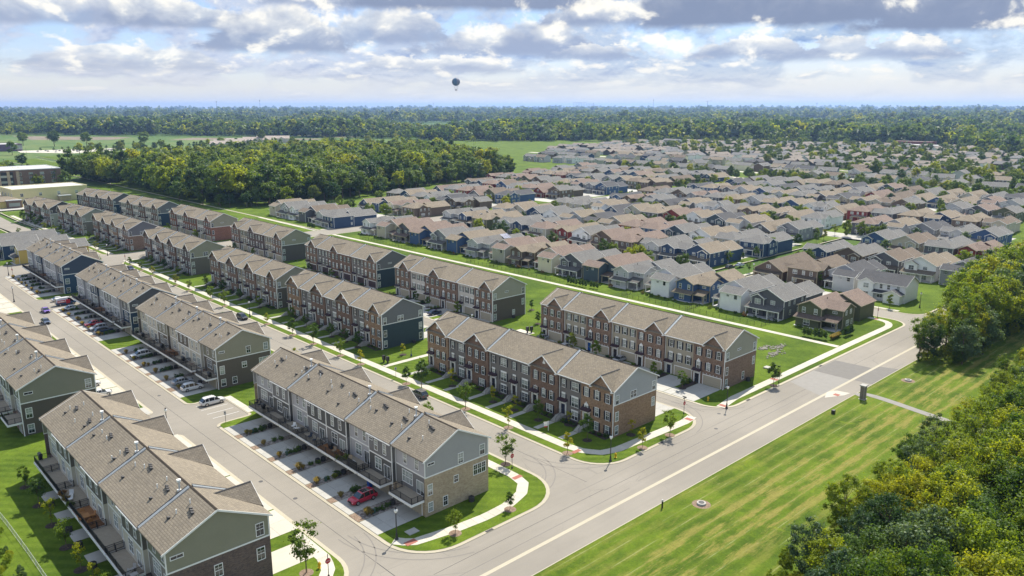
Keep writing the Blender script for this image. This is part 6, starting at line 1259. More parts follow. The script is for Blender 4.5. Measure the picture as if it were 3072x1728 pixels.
car('taupe SUV parked at the kerb behind the nearest balconied roof', 'suv', 95.7, 131.8, PI / 2, (.10, .095, .085), z=.03); car('black SUV parked at the kerb below the tall lamp post', 'suv', 95.7, 220.3, -PI / 2, BLK, z=.03); car('dark blue sedan at the kerb near the stop sign', 'sedan', 95.7, 319.5, -PI / 2, DBL, z=.03)
car('dark sedan at the kerb past the junction', 'sedan', 95.2, 388, -PI / 2, (.03, .03, .035), z=.03); car('black SUV, farther of two cars at the bend', 'suv', 91.6, 452, -PI / 2, BLK, z=.03); car('dark purple sedan, nearer of two cars at the bend', 'sedan', 92.2, 445.5, -PI / 2, (.05, .02, .06), z=.03)
car('dark blue sedan on the driveway of the bone and brick row', 'sedan', 140.8, 184.7, 0, DBL); car('car inside the open garage with its red rear lamps out', 'sedan', 147.2, 117.2, 0, (.30, .30, .31)); car('silver car by the last garage of the nearest garage row', 'sedan', 145.4, 143.4, PI, SLV); car('pale car beside the tall light green tree', 'sedan', 144.8, 133.6, 0, (.5, .5, .5))
car('black SUV parked on the court street', 'suv', 268, 160.6, 0, BLK, z=.03); car('pale blue-white sedan behind the black SUV on the court street', 'sedan', 275.4, 160.6, 0, (.45, .50, .56), z=.03); car('pink-red car on a driveway beside the cream house', 'sedan', 252, 366.5, 0, (.45, .01, .08))
car('dark blue SUV, leftmost in the far right car park', 'suv', 527, 141, PI / 2, DBL, z=.2); car('blue car, middle of the far right car park', 'sedan', 535, 141, PI / 2, (.05, .09, .2), z=.2); car('white car, rightmost in the far right car park', 'suv', 542, 140.5, PI / 2, WHT, z=.2)
car('purple car driving up the alley', 'sedan', 54.8, 269.6, -PI / 2, (.16, .08, .34), z=.03); car('grey-blue car driving down the alley', 'sedan', 51.5, 255.2, -PI / 2, (.06, .08, .12), z=.03)
v_ = car('delivery van with blue body and red lettering along its side', 'van', 61.9, 275.6, 0, (.02, .07, .15), 'van', z=.03)
lv = MB().box(-2.5, -.3, -1.085, -1.07, 1.0, 1.75, 'red_sign').box(-.1, 1.1, -1.085, -1.07, .6, 1.9, 'red_sign').box(-2.3, -.5, -1.10, -1.086, 1.2, 1.5, 'white_trim'); ob('lettering', lv.mesh('lettering'), v_)
car('white car hidden behind the blue delivery van', 'sedan', 61.8, 282.6, 0, WHT, z=.03); car('white sedan on the driveway next to the van', 'sedan', 61.0, 267.2, PI, WHT)
car('red sports car, front one on its driveway', 'sedan', 60.8, 242.6, PI, (.42, .01, .02)); car('silver hatchback between the red and dark blue cars', 'suv', 60.6, 236.6, PI, SLV); car('dark blue SUV beside the silver hatchback', 'suv', 60.8, 232.6, 0, DBL)
# ---------------------------------------------------------------- lamps, signs, hydrants
def lamp():
    root = bpy.data.objects.new('street_lamp', None); COL.objects.link(root)
    b = MB().lathe([(.30, 0), (.28, .12), (.17, .3), (.16, .9), (.11, 1.0), (.085, 1.1), (.07, 4.1), (.12, 4.15), (.13, 4.25), (.02, 4.3)], 'black_metal', 10); ob('post', b.mesh('post'), root)
    ob('globe', MB().lathe([(.12, 4.25), (.27, 4.5), (.28, 4.72), (.18, 4.9), (.10, 5.0), (.02, 5.1)], 'lamp_globe', 12).mesh('globe'), root); ob('cap', MB().lathe([(.19, 4.9), (.10, 5.02), (.03, 5.2), (.0, 5.25)], 'black_metal', 10).mesh('cap'), root); return root
L0 = lamp()
for i, (x, y, lb) in enumerate([(58.4, 87.0, 'black globe lamp at the curved corner below the tan brick end wall'), (101.4, 82.3, 'black globe lamp in the verge before the brick corner townhouse'), (138.9, 81.9, 'black globe lamp by the red ramp and yellow hydrant of the garage row'), (98.2, 220.4, 'globe lamp at the kerb by the parked black SUV'), (58.6, 339.8, 'globe lamp at the far end of the alley by a stop sign'),
                                (50.6, 291, 'alley lamp beside the left edge dormers'), (98.6, 357.6, 'globe lamp at the corner across the junction'), (261.9, 147, 'lamp in front of the blue house on the court street'), (257.5, 86.2, 'lamp by the long white corner house'), (48.2, 149.5, 'alley lamp behind the roof of the lower left row'), (137.6, 163.2, 'lamp rising over the nearest brick row roof'), (187, 650, 'lamp at the end of the mown lawn by the wood')]):
    o = L0 if i == 0 else copy_tree(L0); o.location = (x, y, TOP); tag(o, lb, 'street lamp', 'black street lamps with white globes')
def text_mesh(s, size, m):
    c = bpy.data.curves.new('t', 'FONT'); c.body = s; c.size = size; c.align_x = 'CENTER'; c.align_y = 'CENTER'; c.extrude = .006; c.resolution_u = 2; o = bpy.data.objects.new('t', c); COL.objects.link(o)
    me = bpy.data.meshes.new_from_object(o.evaluated_get(bpy.context.evaluated_depsgraph_get())); bpy.data.objects.remove(o); me.materials.clear(); me.materials.append(MATS[m]); return me
STOP = text_mesh('STOP', .24, 'white_trim')
def stop_sign(x, y, rz, label):
    root = thing('stop_sign', label, 'stop sign', (x, y, TOP), rz, None)   # face looks to -x
    ob('post', MB().cyl((0, 0, 0), (0, 0, 3.4), .05, .05, 'black_metal', 6).lathe([(.16, 0), (.14, .2), (.05, .3)], 'black_metal', 8).mesh('post'), root)
    oc = [(-.07, .40 * math.cos(R(22.5 + 45 * i)), 2.35 + .40 * math.sin(R(22.5 + 45 * i))) for i in range(8)]
    pl = ob('plate', MB().prism(oc, (.02, 0, 0), 'red_sign').mesh('plate'), root); oc2 = [(-.045, p[1] * 1.06, 2.35 + (p[2] - 2.35) * 1.06) for p in oc]; ob('backing', MB().prism(oc2, (.02, 0, 0), 'black_metal').mesh('backing'), root)
    t_ = ob('lettering', STOP, pl, (-.08, 0, 2.35)); t_.rotation_euler = (R(90), 0, R(-90)); return root
stop_sign(86.6, 92.3, R(-90) + PI, 'stop sign seen from behind opposite the corner lamp, beside the feathery tree'); stop_sign(129.6, 86.2, R(90), 'stop sign seen from behind by the red ramp beyond the brick end wall'); stop_sign(46.3, 85.6, R(90), 'stop sign seen from behind at the lower left corner beside the broad young tree')
stop_sign(99.4, 337.3, R(10), 'red stop sign facing the junction halfway up the long street'); stop_sign(59.6, 337.9, R(20), 'red stop sign at the far end of the alley'); stop_sign(161.4, 82.2, R(90), 'stop sign seen from behind beside the dark full verge tree'); stop_sign(236, 90.5, R(90), 'stop sign seen from behind at the side street corner')
def street_name(x, y, rz, label):
    root = thing('street_name_sign', label, 'sign', (x, y, TOP + 3.4), rz, None); ob('blade', MB().box(-.5, .5, -.02, .02, -.02, .2, 'black_metal').mesh('blade'), root); ob('blade', MB().box(-.02, .02, -.5, .5, .22, .42, 'black_metal').mesh('blade'), root)
street_name(129.6, 86.2, 0, 'pair of dark street name blades over the stop sign by the brick end wall'); street_name(86.6, 92.3, 0, 'street name blade over the stop sign opposite the corner lamp')
def plate_sign(x, y, h, w_, hh, label, m='flash_light', rz=0.0):
    root = thing('road_sign', label, 'sign', (x, y, TOP), rz, None); ob('post', MB().box(-.03, .03, -.03, .03, 0, h, 'black_metal').mesh('post'), root); ob('plate', MB().box(-.05, -.03, -w_ / 2, w_ / 2, h - hh, h, m).mesh('plate'), root); ob('print', MB().box(-.056, -.05, -w_ / 2 + .08, w_ / 2 - .08, h - hh + .1, h - hh + .2, 'black_metal').box(-.056, -.05, -w_ / 2 + .15, w_ / 2 - .15, h - hh / 2, h - .12, 'vent_metal').mesh('print'), root)
plate_sign(58.4, 146.2, 2.6, .5, .75, 'white parking sign on a black post at the corner of the small car park', rz=R(40)); plate_sign(98.9, 145.2, 2.6, .5, .7, 'speed limit style sign in the verge beyond the brick townhouse row', rz=R(40))
root = thing('sale_sign', 'white and red yard sign on a white post, on the front lawn near the corner', 'sign', (103.0, 99.4, TOP), R(60)); ob('post', MB().box(-.05, .05, -.05, .05, 0, 2.0, 'white_trim').box(-.03, .03, -.05, 1.0, 1.75, 1.85, 'white_trim').mesh('post'), root); ob('board', MB().box(-.02, .02, .15, .9, 1.0, 1.65, 'white_trim').box(-.02, .02, .2, .85, .72, .95, 'red_sign').mesh('board'), root)
HY = MB().lathe([(.20, 0), (.20, .06), (.13, .08), (.12, .5), (.17, .52), (.17, .58), (.13, .66), (.04, .74), (.04, .8), (.0, .81)], 'hydrant_yellow', 10).cyl((-.2, 0, .42), (.2, 0, .42), .06, .06, 'hydrant_yellow', 8).cyl((0, -.2, .42), (0, 0, .42), .075, .075, 'hydrant_yellow', 8).mesh('fire_hydrant')
for (x, y, lb) in ((139.6, 86.9, 'yellow fire hydrant on the grass by the first garage driveway'), (103.2, 82.6, 'yellow fire hydrant beside the corner lamp in the long verge'), (46.4, 88.2, 'yellow fire hydrant at the lower left corner island')): tag(ob('fire_hydrant', HY, None, (x, y, TOP), scale=1.25), lb, 'fire hydrant', 'yellow fire hydrants')
def mailbank(x, y, label, rz=0.0):
    root = thing('letterbox_bank', label, 'mailbox', (x, y, TOP), rz, None); ob('pedestal', MB().box(-.12, .12, -.2, .2, 0, .6, 'black_metal').mesh('pedestal'), root); ob('cabinet', MB().box(-.28, .28, -.4, .4, .6, 1.75, 'black_metal').mesh('cabinet'), root)
    for i in range(2):
        for j in range(4): ob('door', cached('mbd', lambda: MB().box(-.30, -.28, 0, .36, 0, .25, 'vent_metal'), 'door'), root, (0, -.38 + i * .39, .65 + j * .27))
mailbank(103.4, 156.8, 'left one of two dark letterbox cabinets beside the long pavement'); mailbank(103.6, 155.4, 'right one of two dark letterbox cabinets beside the long pavement'); mailbank(147.5, 150.9, 'left dark letterbox cabinet between the garage rows', PI / 2); mailbank(148.6, 150.4, 'right dark letterbox cabinet between the garage rows', PI / 2)
b = MB(); b.box(143, 148.8, 149.2, 155, 0, TOP + .012, 'concrete'); struct('paved_corner', b)
root = thing('dog_waste_post', 'slim green post with bin by the footpath between the rows', 'post', (111.1, 155.9, TOP)); ob('post', MB().box(-.05, .05, -.05, .05, 0, 2.1, 'solar').mesh('post'), root); ob('bin', MB().cyl((0, 0, 0), (0, 0, .6), .22, .22, 'solar', 8).mesh('bin'), root)
# stone pier
root = thing('stone_pier', 'tall stone pier with pale cap at the start of the footpath', 'pillar', (165.3, 64.6, 0)); root.scale = (.86, .86, 1); 
for j in range(9):
    for i in range(3): ob('stone', cached(('st', (i + j) % 3), lambda: MB().box(-.27, .27, -.55, .55, .01, .33, 'stone'), 'stone'), root, (-.42 + i * .42 + (.04 if j % 2 else -.04), rng.uniform(-.03, .03), j * .335), color=None)
ob('plinth', MB().box(-.85, .85, -.8, .8, -.1, .06, 'drive_concrete').mesh('plinth'), root); ob('cap', MB().prism([(-.85, -.75, 3.02), (.85, -.75, 3.02), (.85, .75, 3.02), (-.85, .75, 3.02)], (0, 0, .22), 'drive_concrete').mesh('cap'), root)
tag(ob('utility_box', MB().box(-.35, .35, -.3, .3, 0, .8, 'leaf_box').mesh('utility_box') if False else MB().box(-.35, .35, -.3, .3, 0, .8, 'black_metal').mesh('utility_box'), None, (152.5, 65.2, 0)), 'small dark green utility box beside the path edge', 'utility box')
root = thing('marker_post', 'dark marker post with pale top at the edge of the mown field', 'post', (94.6, 66.0, 0)); ob('post', MB().box(-.1, .1, -.1, .1, 0, 1.1, 'black_metal').mesh('post'), root); ob('cap', MB().box(-.1, .1, -.1, .1, 1.1, 1.4, 'flash_light').mesh('cap'), root)
MH = MB().lathe([(.55, 0), (.52, .22), (.42, .24), (.0, .24)], 'drive_concrete', 14).lathe([(.34, .24), (.33, .27), (0, .27)], 'vent_metal', 12).mesh('manhole')
for (x, y, lb) in ((100.1, 62.4, 'raised round manhole in bare soil on the mown field, near the camera'), (184.7, 62.4, 'raised round manhole on the grass near the roadside trees')):
    tag(ob('manhole', MH, None, (x, y, 0), scale=1.4), lb, 'manhole', 'raised manholes'); b = MB().lathe([(1.5, 0), (1.35, .02), (0, .03)], 'mulch_tan', 16, (x, y, 0)); struct('bare_soil', b)
b = MB(); b.box(60.4, 62.2, 86.5, 87.9, 0, TOP + .08, 'drive_concrete'); tag(ob('utility_pad', b.mesh('utility_pad')), 'rounded concrete cover in the lawn below the end wall', 'utility cover'); tag(ob('utility_pad', MB().box(168, 169.6, 88.6, 89.9, 0, TOP + .3, 'drive_concrete').mesh('utility_pad')), 'pale concrete cover in the grass behind the dark verge tree', 'utility cover')
for (x, y) in ((80.0, 115.6), (62.0, 103), (69.8, 76.5)): pass
MC = MB().lathe([(.38, 0), (.36, .012), (0, .014)], 'vent_metal', 12).mesh('manhole_cover')
for (x, y, lb) in ((53.6, 108.6, 'iron cover in the alley asphalt opposite the red SUV'), (52.2, 118, 'iron cover farther up the near alley'), (54.3, 171.5, 'iron cover in the alley by the silver sedan'), (135.2, 81.4, 'iron cover in the asphalt at the garage alley mouth'), (128, 77.5, 'iron cover in the main road')): tag(ob('manhole_cover', MC, None, (x, y, .004)), lb, 'manhole cover', 'flat iron covers')
ri = MB()
for _ in range(230):
    q = [(180.3, 93.7, 3.2, .9), (186.6, 95.8, 2.6, .7), (183, 98, 1.8, .6)][rng.integers(3)]; x, y = q[0] + rng.normal() * q[2] * .6, q[1] + rng.normal() * q[3] * .8; s = rng.uniform(.1, .26); k = len(ri.v)
    ri.prism([(x - s, y - s * .8, TOP - .02), (x + s, y - s, TOP - .02), (x + s * 1.1, y + s * .7, TOP - .02), (x - s * .6, y + s, TOP - .02)], (rng.uniform(-.1, .1), .03, s * .8), 'riprap')
tag(ob('riprap', ri.mesh('riprap')), 'heap of pale rip-rap stones in the drainage dip', 'stones', kind='stuff')
# ---------------------------------------------------------------- air conditioners, pedestals, furniture of the balconied rows
AC = MB().lathe([(.42, 0), (.42, .72), (.36, .76), (.34, .70), (.0, .70)], 'vent_metal', 12); 
for i in range(6): AC.box(-.34, .34, -.3 + i * .12, -.28 + i * .12, .74, .76, 'rubber')
for i in range(14): a = 2 * PI * i / 14; AC.box(.42 * math.cos(a) - .02, .42 * math.cos(a) + .02, .42 * math.sin(a) - .02, .42 * math.sin(a) + .02, .06, .70, 'rubber')
AC = AC.mesh('air_conditioner'); PED = MB().box(-.18, .18, -.16, .16, 0, .75, 'leaf_ped').mesh('p') if False else None
mat('pedestal_green', (.06, .11, .085), .5); PED = MB().box(-.17, .17, -.15, .15, 0, .72, 'pedestal_green').box(-.19, .19, -.17, .17, .72, .78, 'pedestal_green').mesh('utility_pedestal')
rown2 = ['nearest', 'second', 'third', 'farthest']
for bi, (bx, by, ws) in enumerate(L1B):
    y = by
    for i, w_ in enumerate(ws[:-1]):
        yc = y + (.7 if i == 0 else .15) + 5.95
        if i % 2 == 0 or i == 3:
            for k in range(2 if i else 1): tag(ob('air_conditioner', AC, None, (63.9 - k * 1.05, yc + .1 + (k * .1), TOP + .02)), 'round air conditioner in gravel bed %s of the %s balconied row' % (ORD[i], rown2[bi]), 'air conditioner', 'air conditioners of gravel bed %s, %s row' % (ORD[i], rown2[bi]))
        if i % 2 == 0: tag(ob('utility_pedestal', PED, None, (60.2, yc - .2, TOP + .01)), 'green cable pedestal in gravel bed %s of the %s balconied row' % (ORD[i], rown2[bi]), 'utility box', 'green cable pedestals')
        y += w_
for (x, y, lb) in ((73.8, 88.2, 'air conditioner against the tan brick end wall'), (157.2, 87.6, 'air conditioner against the brick end of the garage row'), (155.5, 165.0, 'air conditioner below the dark brown end wall'), (118.6, 164.8, 'air conditioner below the dark teal end wall'), (24.2, 141, 'air conditioner under the first deck of the lower left row'), (24.0, 132.6, 'air conditioner under the second deck of the lower left row'), (23.9, 122.2, 'air conditioner beside the third patio of the lower left row'), (23.8, 116.6, 'air conditioner beside the middle patio of the lower left row'), (23.7, 109.6, 'air conditioner beside the patio near the bright yellow-green sapling')): tag(ob('air_conditioner', AC, None, (x, y, TOP), scale=1.1), lb, 'air conditioner', 'air conditioners beside end walls and patios')
for i, y in enumerate((136.5, 120.2, 103.8, 128, 112)): b = MB(); b.box(23.6, 27, y - 1.7, y + 1.7, 0, TOP + .05, 'drive_concrete'); struct('patio_slab', b)
root = thing('wheelie_bin', 'blue wheeled bin behind the red SUV', 'bin', (64.6, 103.6, TOP)); ob('bin_body', MB().prism([(-.3, -.3, 0), (.3, -.3, 0), (.38, -.3, 1.0), (-.38, -.3, 1.0)], (0, .6, 0), 'blue_bin').mesh('bin_body'), root); ob('lid', MB().box(-.4, .4, -.34, .34, 1.0, 1.08, 'blue_bin').mesh('lid'), root)
DZ = 2.95 
def chair(label, x, y, z, rz, c=(.5, .5, .48), cushion=True):
    root = thing('patio_chair', label, 'chair', (x, y, z), rz, None); ob('seat', cached('chs', lambda: MB().box(-.3, .3, -.3, .3, .36, .48, 'tinted'), 'seat'), root, color=c); ob('backrest', cached('chb', lambda: MB().prism([(.24, -.3, .45), (.32, -.3, .45), (.45, -.3, 1.0), (.37, -.3, 1.0)], (0, .6, 0), 'tinted'), 'backrest'), root, color=c)
    for sx in (-1, 1):
        for sy in (-1, 1): ob('leg', cached('chl', lambda: MB().box(-.025, .025, -.025, .025, 0, .4, 'black_metal'), 'leg'), root, (sx * .26, sy * .26, 0))
def table(label, x, y, z, c=(.30, .20, .10), w_=1.2, d_=.8):
    root = thing('patio_table', label, 'table', (x, y, z)); ob('table_top', MB().box(-d_ / 2, d_ / 2, -w_ / 2, w_ / 2, .68, .74, 'tinted').mesh('table_top'), root, color=c)
    for sx in (-1, 1):
        for sy in (-1, 1): ob('leg', MB().box(-.03, .03, -.03, .03, 0, .68, 'tinted').mesh('leg'), root, (sx * (d_ / 2 - .06), sy * (w_ / 2 - .06), 0), color=c)
def grill(label, x, y, z):
    root = thing('grill', label, 'grill', (x, y, z)); ob('body', cached('grb', lambda: MB().prism([(-.28, -.55, .7), (.28, -.55, .7), (.3, -.55, 1.0), (.15, -.55, 1.2), (-.15, -.55, 1.2), (-.3, -.55, 1.0)], (0, 1.1, 0), 'black_metal'), 'body'), root); ob('cart', cached('grc', lambda: MB().box(-.25, .25, -.4, .4, .08, .68, 'rubber').box(-.25, .25, -.85, -.55, .9, .95, 'rubber').box(-.25, .25, .55, .85, .9, .95, 'rubber'), 'cart'), root)
chair('white cushioned chair at the left of the fourth wooden deck of the nearest row', 64.1, 128.6, DZ, .4, (.7, .69, .66)); chair('second white cushioned chair on the wooden deck of the nearest row', 63.7, 127.4, DZ, -.5, (.7, .69, .66)); table('low white table between the cushioned chairs', 63.9, 126.4, DZ, (.6, .58, .54), .7, .5); chair('dark armchair with white frame on the deck beside the wooden one', 64.0, 122.2, DZ, .2, (.03, .04, .06)); chair('dark stuffed chair at the end of the same deck', 63.8, 120.2, DZ, -.7, (.03, .04, .06))
grill('covered black grill on the deck with the wicker chairs', 64.4, 115.6, DZ); chair('wicker chair beside the covered grill', 64.0, 113.8, DZ, .3, (.25, .19, .13)); chair('wicker chair on the deck full of plants', 64.2, 108.8, DZ, .9, (.35, .27, .18)); table('white table on the deck full of plants', 63.8, 107.3, DZ, (.65, .64, .6), .9, .6); tag(ob('privacy_screen', MB().box(-.04, .04, -1.5, 1.5, 0, 1.6, 'rubber').mesh('privacy_screen'), None, (63.0, 106.2, DZ)), 'dark privacy screen at the corner of the plant-filled deck', 'screen')
chair('dark outdoor sofa on the end deck of the nearest row', 64.3, 144.6, DZ, 0, (.02, .02, .022)); grill('black grill on the end deck of the nearest row', 64.3, 141.4, DZ); chair('second dark sofa seat on the end deck', 64.3, 143.2, DZ, 0, (.02, .02, .022))
for k, (x, y) in enumerate(((63.8, 109.9), (63.3, 111.0), (64.6, 110.4))): shrub('potted_plant', '%s potted plant on the plant-filled deck' % ORD[k], 'plant', x, y, BUSH, .8, 'potted plants on the deck', DZ)
table('orange wooden dining table on the third lower left deck', 25.6, 118.6, DZ, (.36, .17, .06), 1.5, .9); [chair('orange wooden chair %s the dining table of the lower left deck' % q, x, y, DZ, r, (.36, .17, .06)) for (q, x, y, r) in (('left of', 25.6, 120.3, PI / 2), ('right of', 25.6, 116.9, -PI / 2), ('behind', 26.5, 118.6, 0), ('in front of', 24.9, 118.6, PI))]
grill('black grill on the first deck of the lower left row', 25.8, 145.9, DZ); [shrub('potted_plant', '%s flowering pot along the rail of the second lower left deck' % ORD[k], 'plant', 25.0, 129.3 - k * 2.4, BUSH, .9, 'flowering pots on the deck rail', DZ) for k in range(3)]; chair('white folding chair on the second lower left deck', 26.0, 127.8, DZ, 1.2, (.6, .6, .6)); chair('white folding chair near the rail of the second lower left deck', 25.4, 126.2, DZ, .2, (.6, .6, .6)); [chair('metal mesh chair %s on the nearest lower left deck' % q, x, y, DZ, .4, (.35, .33, .31)) for (q, x, y) in (('at the wall', 26.1, 100), ('at the rail', 25.1, 99.2))]; table('metal mesh table on the nearest lower left deck', 25.7, 98.2, DZ, (.35, .33, .31), .9, .9)
for bi, (bx, by, ws) in enumerate(L1B[1:3]):
    y = by
    for i, w_ in enumerate(ws):
        nm = 'deck %s of the %s balconied row' % (ORD[i], rown2[bi + 1])
        if i % 2 == 0: grill('dark grill on ' + nm, 64.2, y + 1.6, DZ)
        else: table('patio table on ' + nm, 64.2, y + 3, DZ, (.2, .14, .1), .8, .8); chair('patio chair by the table on ' + nm, 64.3, y + 4.3, DZ, PI / 2, (.08, .08, .1) if bi else (.3, .25, .2))
        y += w_
for (y, k) in ((83, 0), (86, 1)): pass
# low fence at the lower left
def fence(label, pts, h, m='black_metal', pick=.14, name='fence', rails=(.12, 1.0)):
    root = thing(name, label, 'fence', (pts[0][0], pts[0][1], TOP)); b = MB(); o = pts[0]
    for a, c in zip(pts, pts[1:]):
        A_, C_ = Vector((a[0] - o[0], a[1] - o[1], 0)), Vector((c[0] - o[0], c[1] - o[1], 0)); L_ = (C_ - A_).length; n_ = max(1, int(L_ / pick))
        for r_ in rails: b.cyl(A_ + Vector((0, 0, r_ * h)), C_ + Vector((0, 0, r_ * h)), .018, .018, m, 4, False)
        for i in range(n_): p = A_ + (C_ - A_) * i / n_; b.cyl(p, p + Vector((0, 0, h)), .009, .009, m, 3, False)
        k = max(1, round(L_ / 2.4))
        for i in range(k + 1): p = A_ + (C_ - A_) * i / k; ob('post', cached(('fp', h, m), lambda: MB().box(-.035, .035, -.035, .035, 0, h + .08, m), 'post'), root, tuple(p))
    g = ob('pickets', b.mesh('pickets'), root); g['kind'] = 'stuff'
fence('pale wire fence at the edge of the scrub, lower left corner', [(18.2, 108), (17.9, 120), (17.5, 130), (16.6, 145)], 1.1, 'flash_light', .3)
for (y0, y1, n1) in ((109, 135, 'charcoal and white'), (135, 161, 'blue and white'), (189, 228, 'charcoal, cream and brown'), (229, 242, 'sage'), (282, 322, 'blue and charcoal')): fence('black metal garden fence behind the %s houses along the white path' % n1, [(208, y0 + .2), (201.2, y0 + .2), (201.2, y1 - .4), (208, y1 - .4)], 1.2, pick=.22)
# solar panels on roofs
for (x, y, z, lb) in ((222.5, 233.9, 8.2, 'blue solar array on the pinkish brown roof of the sage house'), (226.5, 247.4, 8.3, 'second blue solar array on the grey roof behind the sage house')):
    root = thing('solar_array', lb, 'solar panels', (x, y, z + .3), 0, 'rooftop solar arrays'); root.rotation_euler = (R(27), 0, 0)
    for i in range(4):
        for j in range(2): ob('panel', cached('sol', lambda: MB().box(0, 1.0, 0, 1.65, 0, .05, 'solar').box(0, .03, 0, 1.65, .05, .06, 'flash_light').box(0, 1.0, 0, .03, .05, .06, 'flash_light'), 'panel'), root, (-2.1 + i * 1.04, -3.9 + j * 1.7, 0))
# ---------------------------------------------------------------- larger buildings at the far left
def slabhouse(name, label, cat, x0, x1, y0, y1, h, m, wc, roofm, rz=0.0, wins=None, cap=.5):
    root = thing(name, label, cat, (x0, y0, -.05), rz); Lx, Ly = x1 - x0, y1 - y0
    ob('wall', MB().box(0, Lx, 0, Ly, 0, h, m, False).mesh('wall'), root, color=wc); ob('roof', MB().box(.4, Lx - .4, .4, Ly - .4, h, h + .12, roofm).mesh('roof'), root, color=(.6, .6, .6))
    ob('parapet', MB().box(-.1, Lx + .1, -.1, .3, h - .05, h + cap, 'tinted').box(-.1, Lx + .1, Ly - .3, Ly + .1, h - .05, h + cap, 'tinted').box(-.1, .3, .3, Ly - .3, h - .05, h + cap, 'tinted').box(Lx - .3, Lx + .1, .3, Ly - .3, h - .05, h + cap, 'tinted').mesh('parapet'), root, color=tuple(min(.8, c * 1.25) for c in wc)); return root
r_ = slabhouse('commercial_building', 'pale yellow flat-roofed building behind the far townhouse rows', 'building', 111, 156, 592, 622, 9.2, 'siding', (.62, .55, .30), 'flat_roof_white', rz=R(3))
for i in range(4): window(r_, 5 + i * 11, -.01, 4.6, 1.6, 2.0, 2, 2, '-y'); window(r_, -.01, 3 + i * 7, 4.4, 1.4, 2.2, 2, 2)
ob('entrance', MB().box(26, 33, -4, 0, 0, 3.6, 'brick_tan').box(25.6, 33.4, -4.4, .1, 3.6, 4.1, 'flash_light').mesh('entrance'), r_)
r_ = slabhouse('apartment_building', 'brown brick apartment building with dark balconies and white roof, far left', 'building', 88, 166, 700, 745, 14.6, 'brick_dusk', (1, 1, 1), 'flat_roof_white')
for i in range(10):
    for j in range(4):
        if i in (4, 5): continue
        window(r_, 4 + i * 7.6, -.01, .9 + j * 3.2, 2.6, 1.9, 2, 2, '-y')
ob('balcony', MB().box(30, 45, -1.0, -.02, .2, 13.2, 'black_metal').mesh('balcony'), r_); [ob('pier', MB().box(28.5 + k * 6.2, 30.4 + k * 6.2, -1.5, 0, 0, 13.6, 'brick_tan').mesh('pier'), r_) for k in range(4)]
for j in range(3): ob('balcony_window', MB().box(30.6, 44.4, -1.06, -1.0, .9 + j * 4.2, 2.6 + j * 4.2, 'pane').mesh('balcony_window'), r_)
root = thing('brick_house', 'red brick building with grey hipped roof beyond the apartment building', 'building', (90, 765, 0)); wb, rb, tb = MB(), MB(), MB(); hip_vol(wb, rb, tb, 0, 46, 0, 16, 9.5, .5); wb.mats = ['brick_red']; ob('wall', wb.mesh('wall'), root); ob('roof', rb.mesh('roof'), root, color=rG)
root = thing('commercial_building', 'low yellow shop building with grey roof at the left edge', 'building', (88, 572, 0)); wb, rb, tb = MB(), MB(), MB(); hip_vol(wb, rb, tb, 0, 24, 0, 14, 4.2, .35); ob('wall', wb.mesh('wall'), root, color=(.50, .40, .14)); ob('roof', rb.mesh('roof'), root, color=rT); ob('shopfront', MB().box(15, 23, -2, 0, 0, 4.6, 'brick_dusk').box(14.6, 23.4, -2.4, .2, 4.6, 5.1, 'flash_light').box(16, 22, -2.05, -2.0, 1, 3.2, 'pane').mesh('shopfront'), root)
root = thing('commercial_building', 'brown-roofed low building behind the yellow shop building', 'building', (80, 604, 0)); wb, rb, tb = MB(), MB(), MB(); hip_vol(wb, rb, tb, 0, 27, 0, 20, 4.6, .3); ob('wall', wb.mesh('wall'), root, color=(.40, .34, .2)); ob('roof', rb.mesh('roof'), root, color=rB)
# school and its car park beyond the meadow
r_ = slabhouse('school_building', 'low purple-grey building with flat roof beside the far car park', 'building', 215, 268, 1322, 1380, 9, 'siding', (.14, .09, .13), 'flat_roof_white', cap=.8); ob('upper_block', MB().box(-30, 18, 12, 50, 8.8, 16, 'siding').mesh('upper_block'), r_, color=(.42, .38, .34)); ob('glazing', MB().box(38, 53.2, -.3, 0, 2, 8, 'pane').mesh('glazing'), r_)
sheet('car_park', [(255, 1272), (304, 1205), (400, 1262), (398, 1310), (300, 1322), (262, 1330)], -.33, 'concrete')
cp = []
for i, p in enumerate(scatter([(262, 1276), (306, 1215), (392, 1266), (385, 1300), (300, 1312)], 15, .15)):
    if i % 3 == 0: plant_tree('young_tree', 'small round tree in the far car park', 'tree', p[0], p[1], STREET[3], 1.5, 'small trees of the far car park', -.33)
    elif len(cp) < 26: cp.append(p); car('car in the far car park by the meadow', 'sedan', p[0], p[1], R(50), [(.5, .5, .5), (.05, .05, .06), (.4, .4, .42)][i % 3], group='cars in the far car park', z=-.3)
# pale terraces with stepped roofs and the red-roofed hall
for i, (x, y, L_, rz) in enumerate([(488, 1190, 34, -35), (512, 1235, 34, -35), (548, 1270, 34, -35), (590, 1300, 40, -35), (632, 1335, 44, -35)]):
    root = thing('terrace', 'pale terrace with sloping roofs beyond the wood, %s from the left' % ORD[i], 'building', (x, y, -.4), R(rz), 'pale terraces beyond the wood'); wb, rb, tb = MB(), MB(), MB(); gable_vol(wb, rb, tb, 0, L_ + 12, 0, 16, 7.5, 'x', .55)
    for k in range(4): gable_vol(wb, rb, tb, 3 + k * (L_ + 6) / 4, 9 + k * (L_ + 6) / 4, -1.5, 6, 8.5, 'y', .6)
    ob('wall', wb.mesh('wall'), root, color=(.55, .50, .42)); ob('roof', rb.mesh('roof'), root, color=(.46, .39, .33))
slabhouse('hall', 'long red-roofed hall below the tree belt', 'building', 1322, 1346, 455, 515, 8, 'siding', (.22, .06, .055), 'far_roof')
slabhouse('hall', 'broad low grey hall in front of the red-roofed one', 'building', 1250, 1280, 400, 470, 6, 'siding', (.25, .24, .24), 'flat_roof_white')
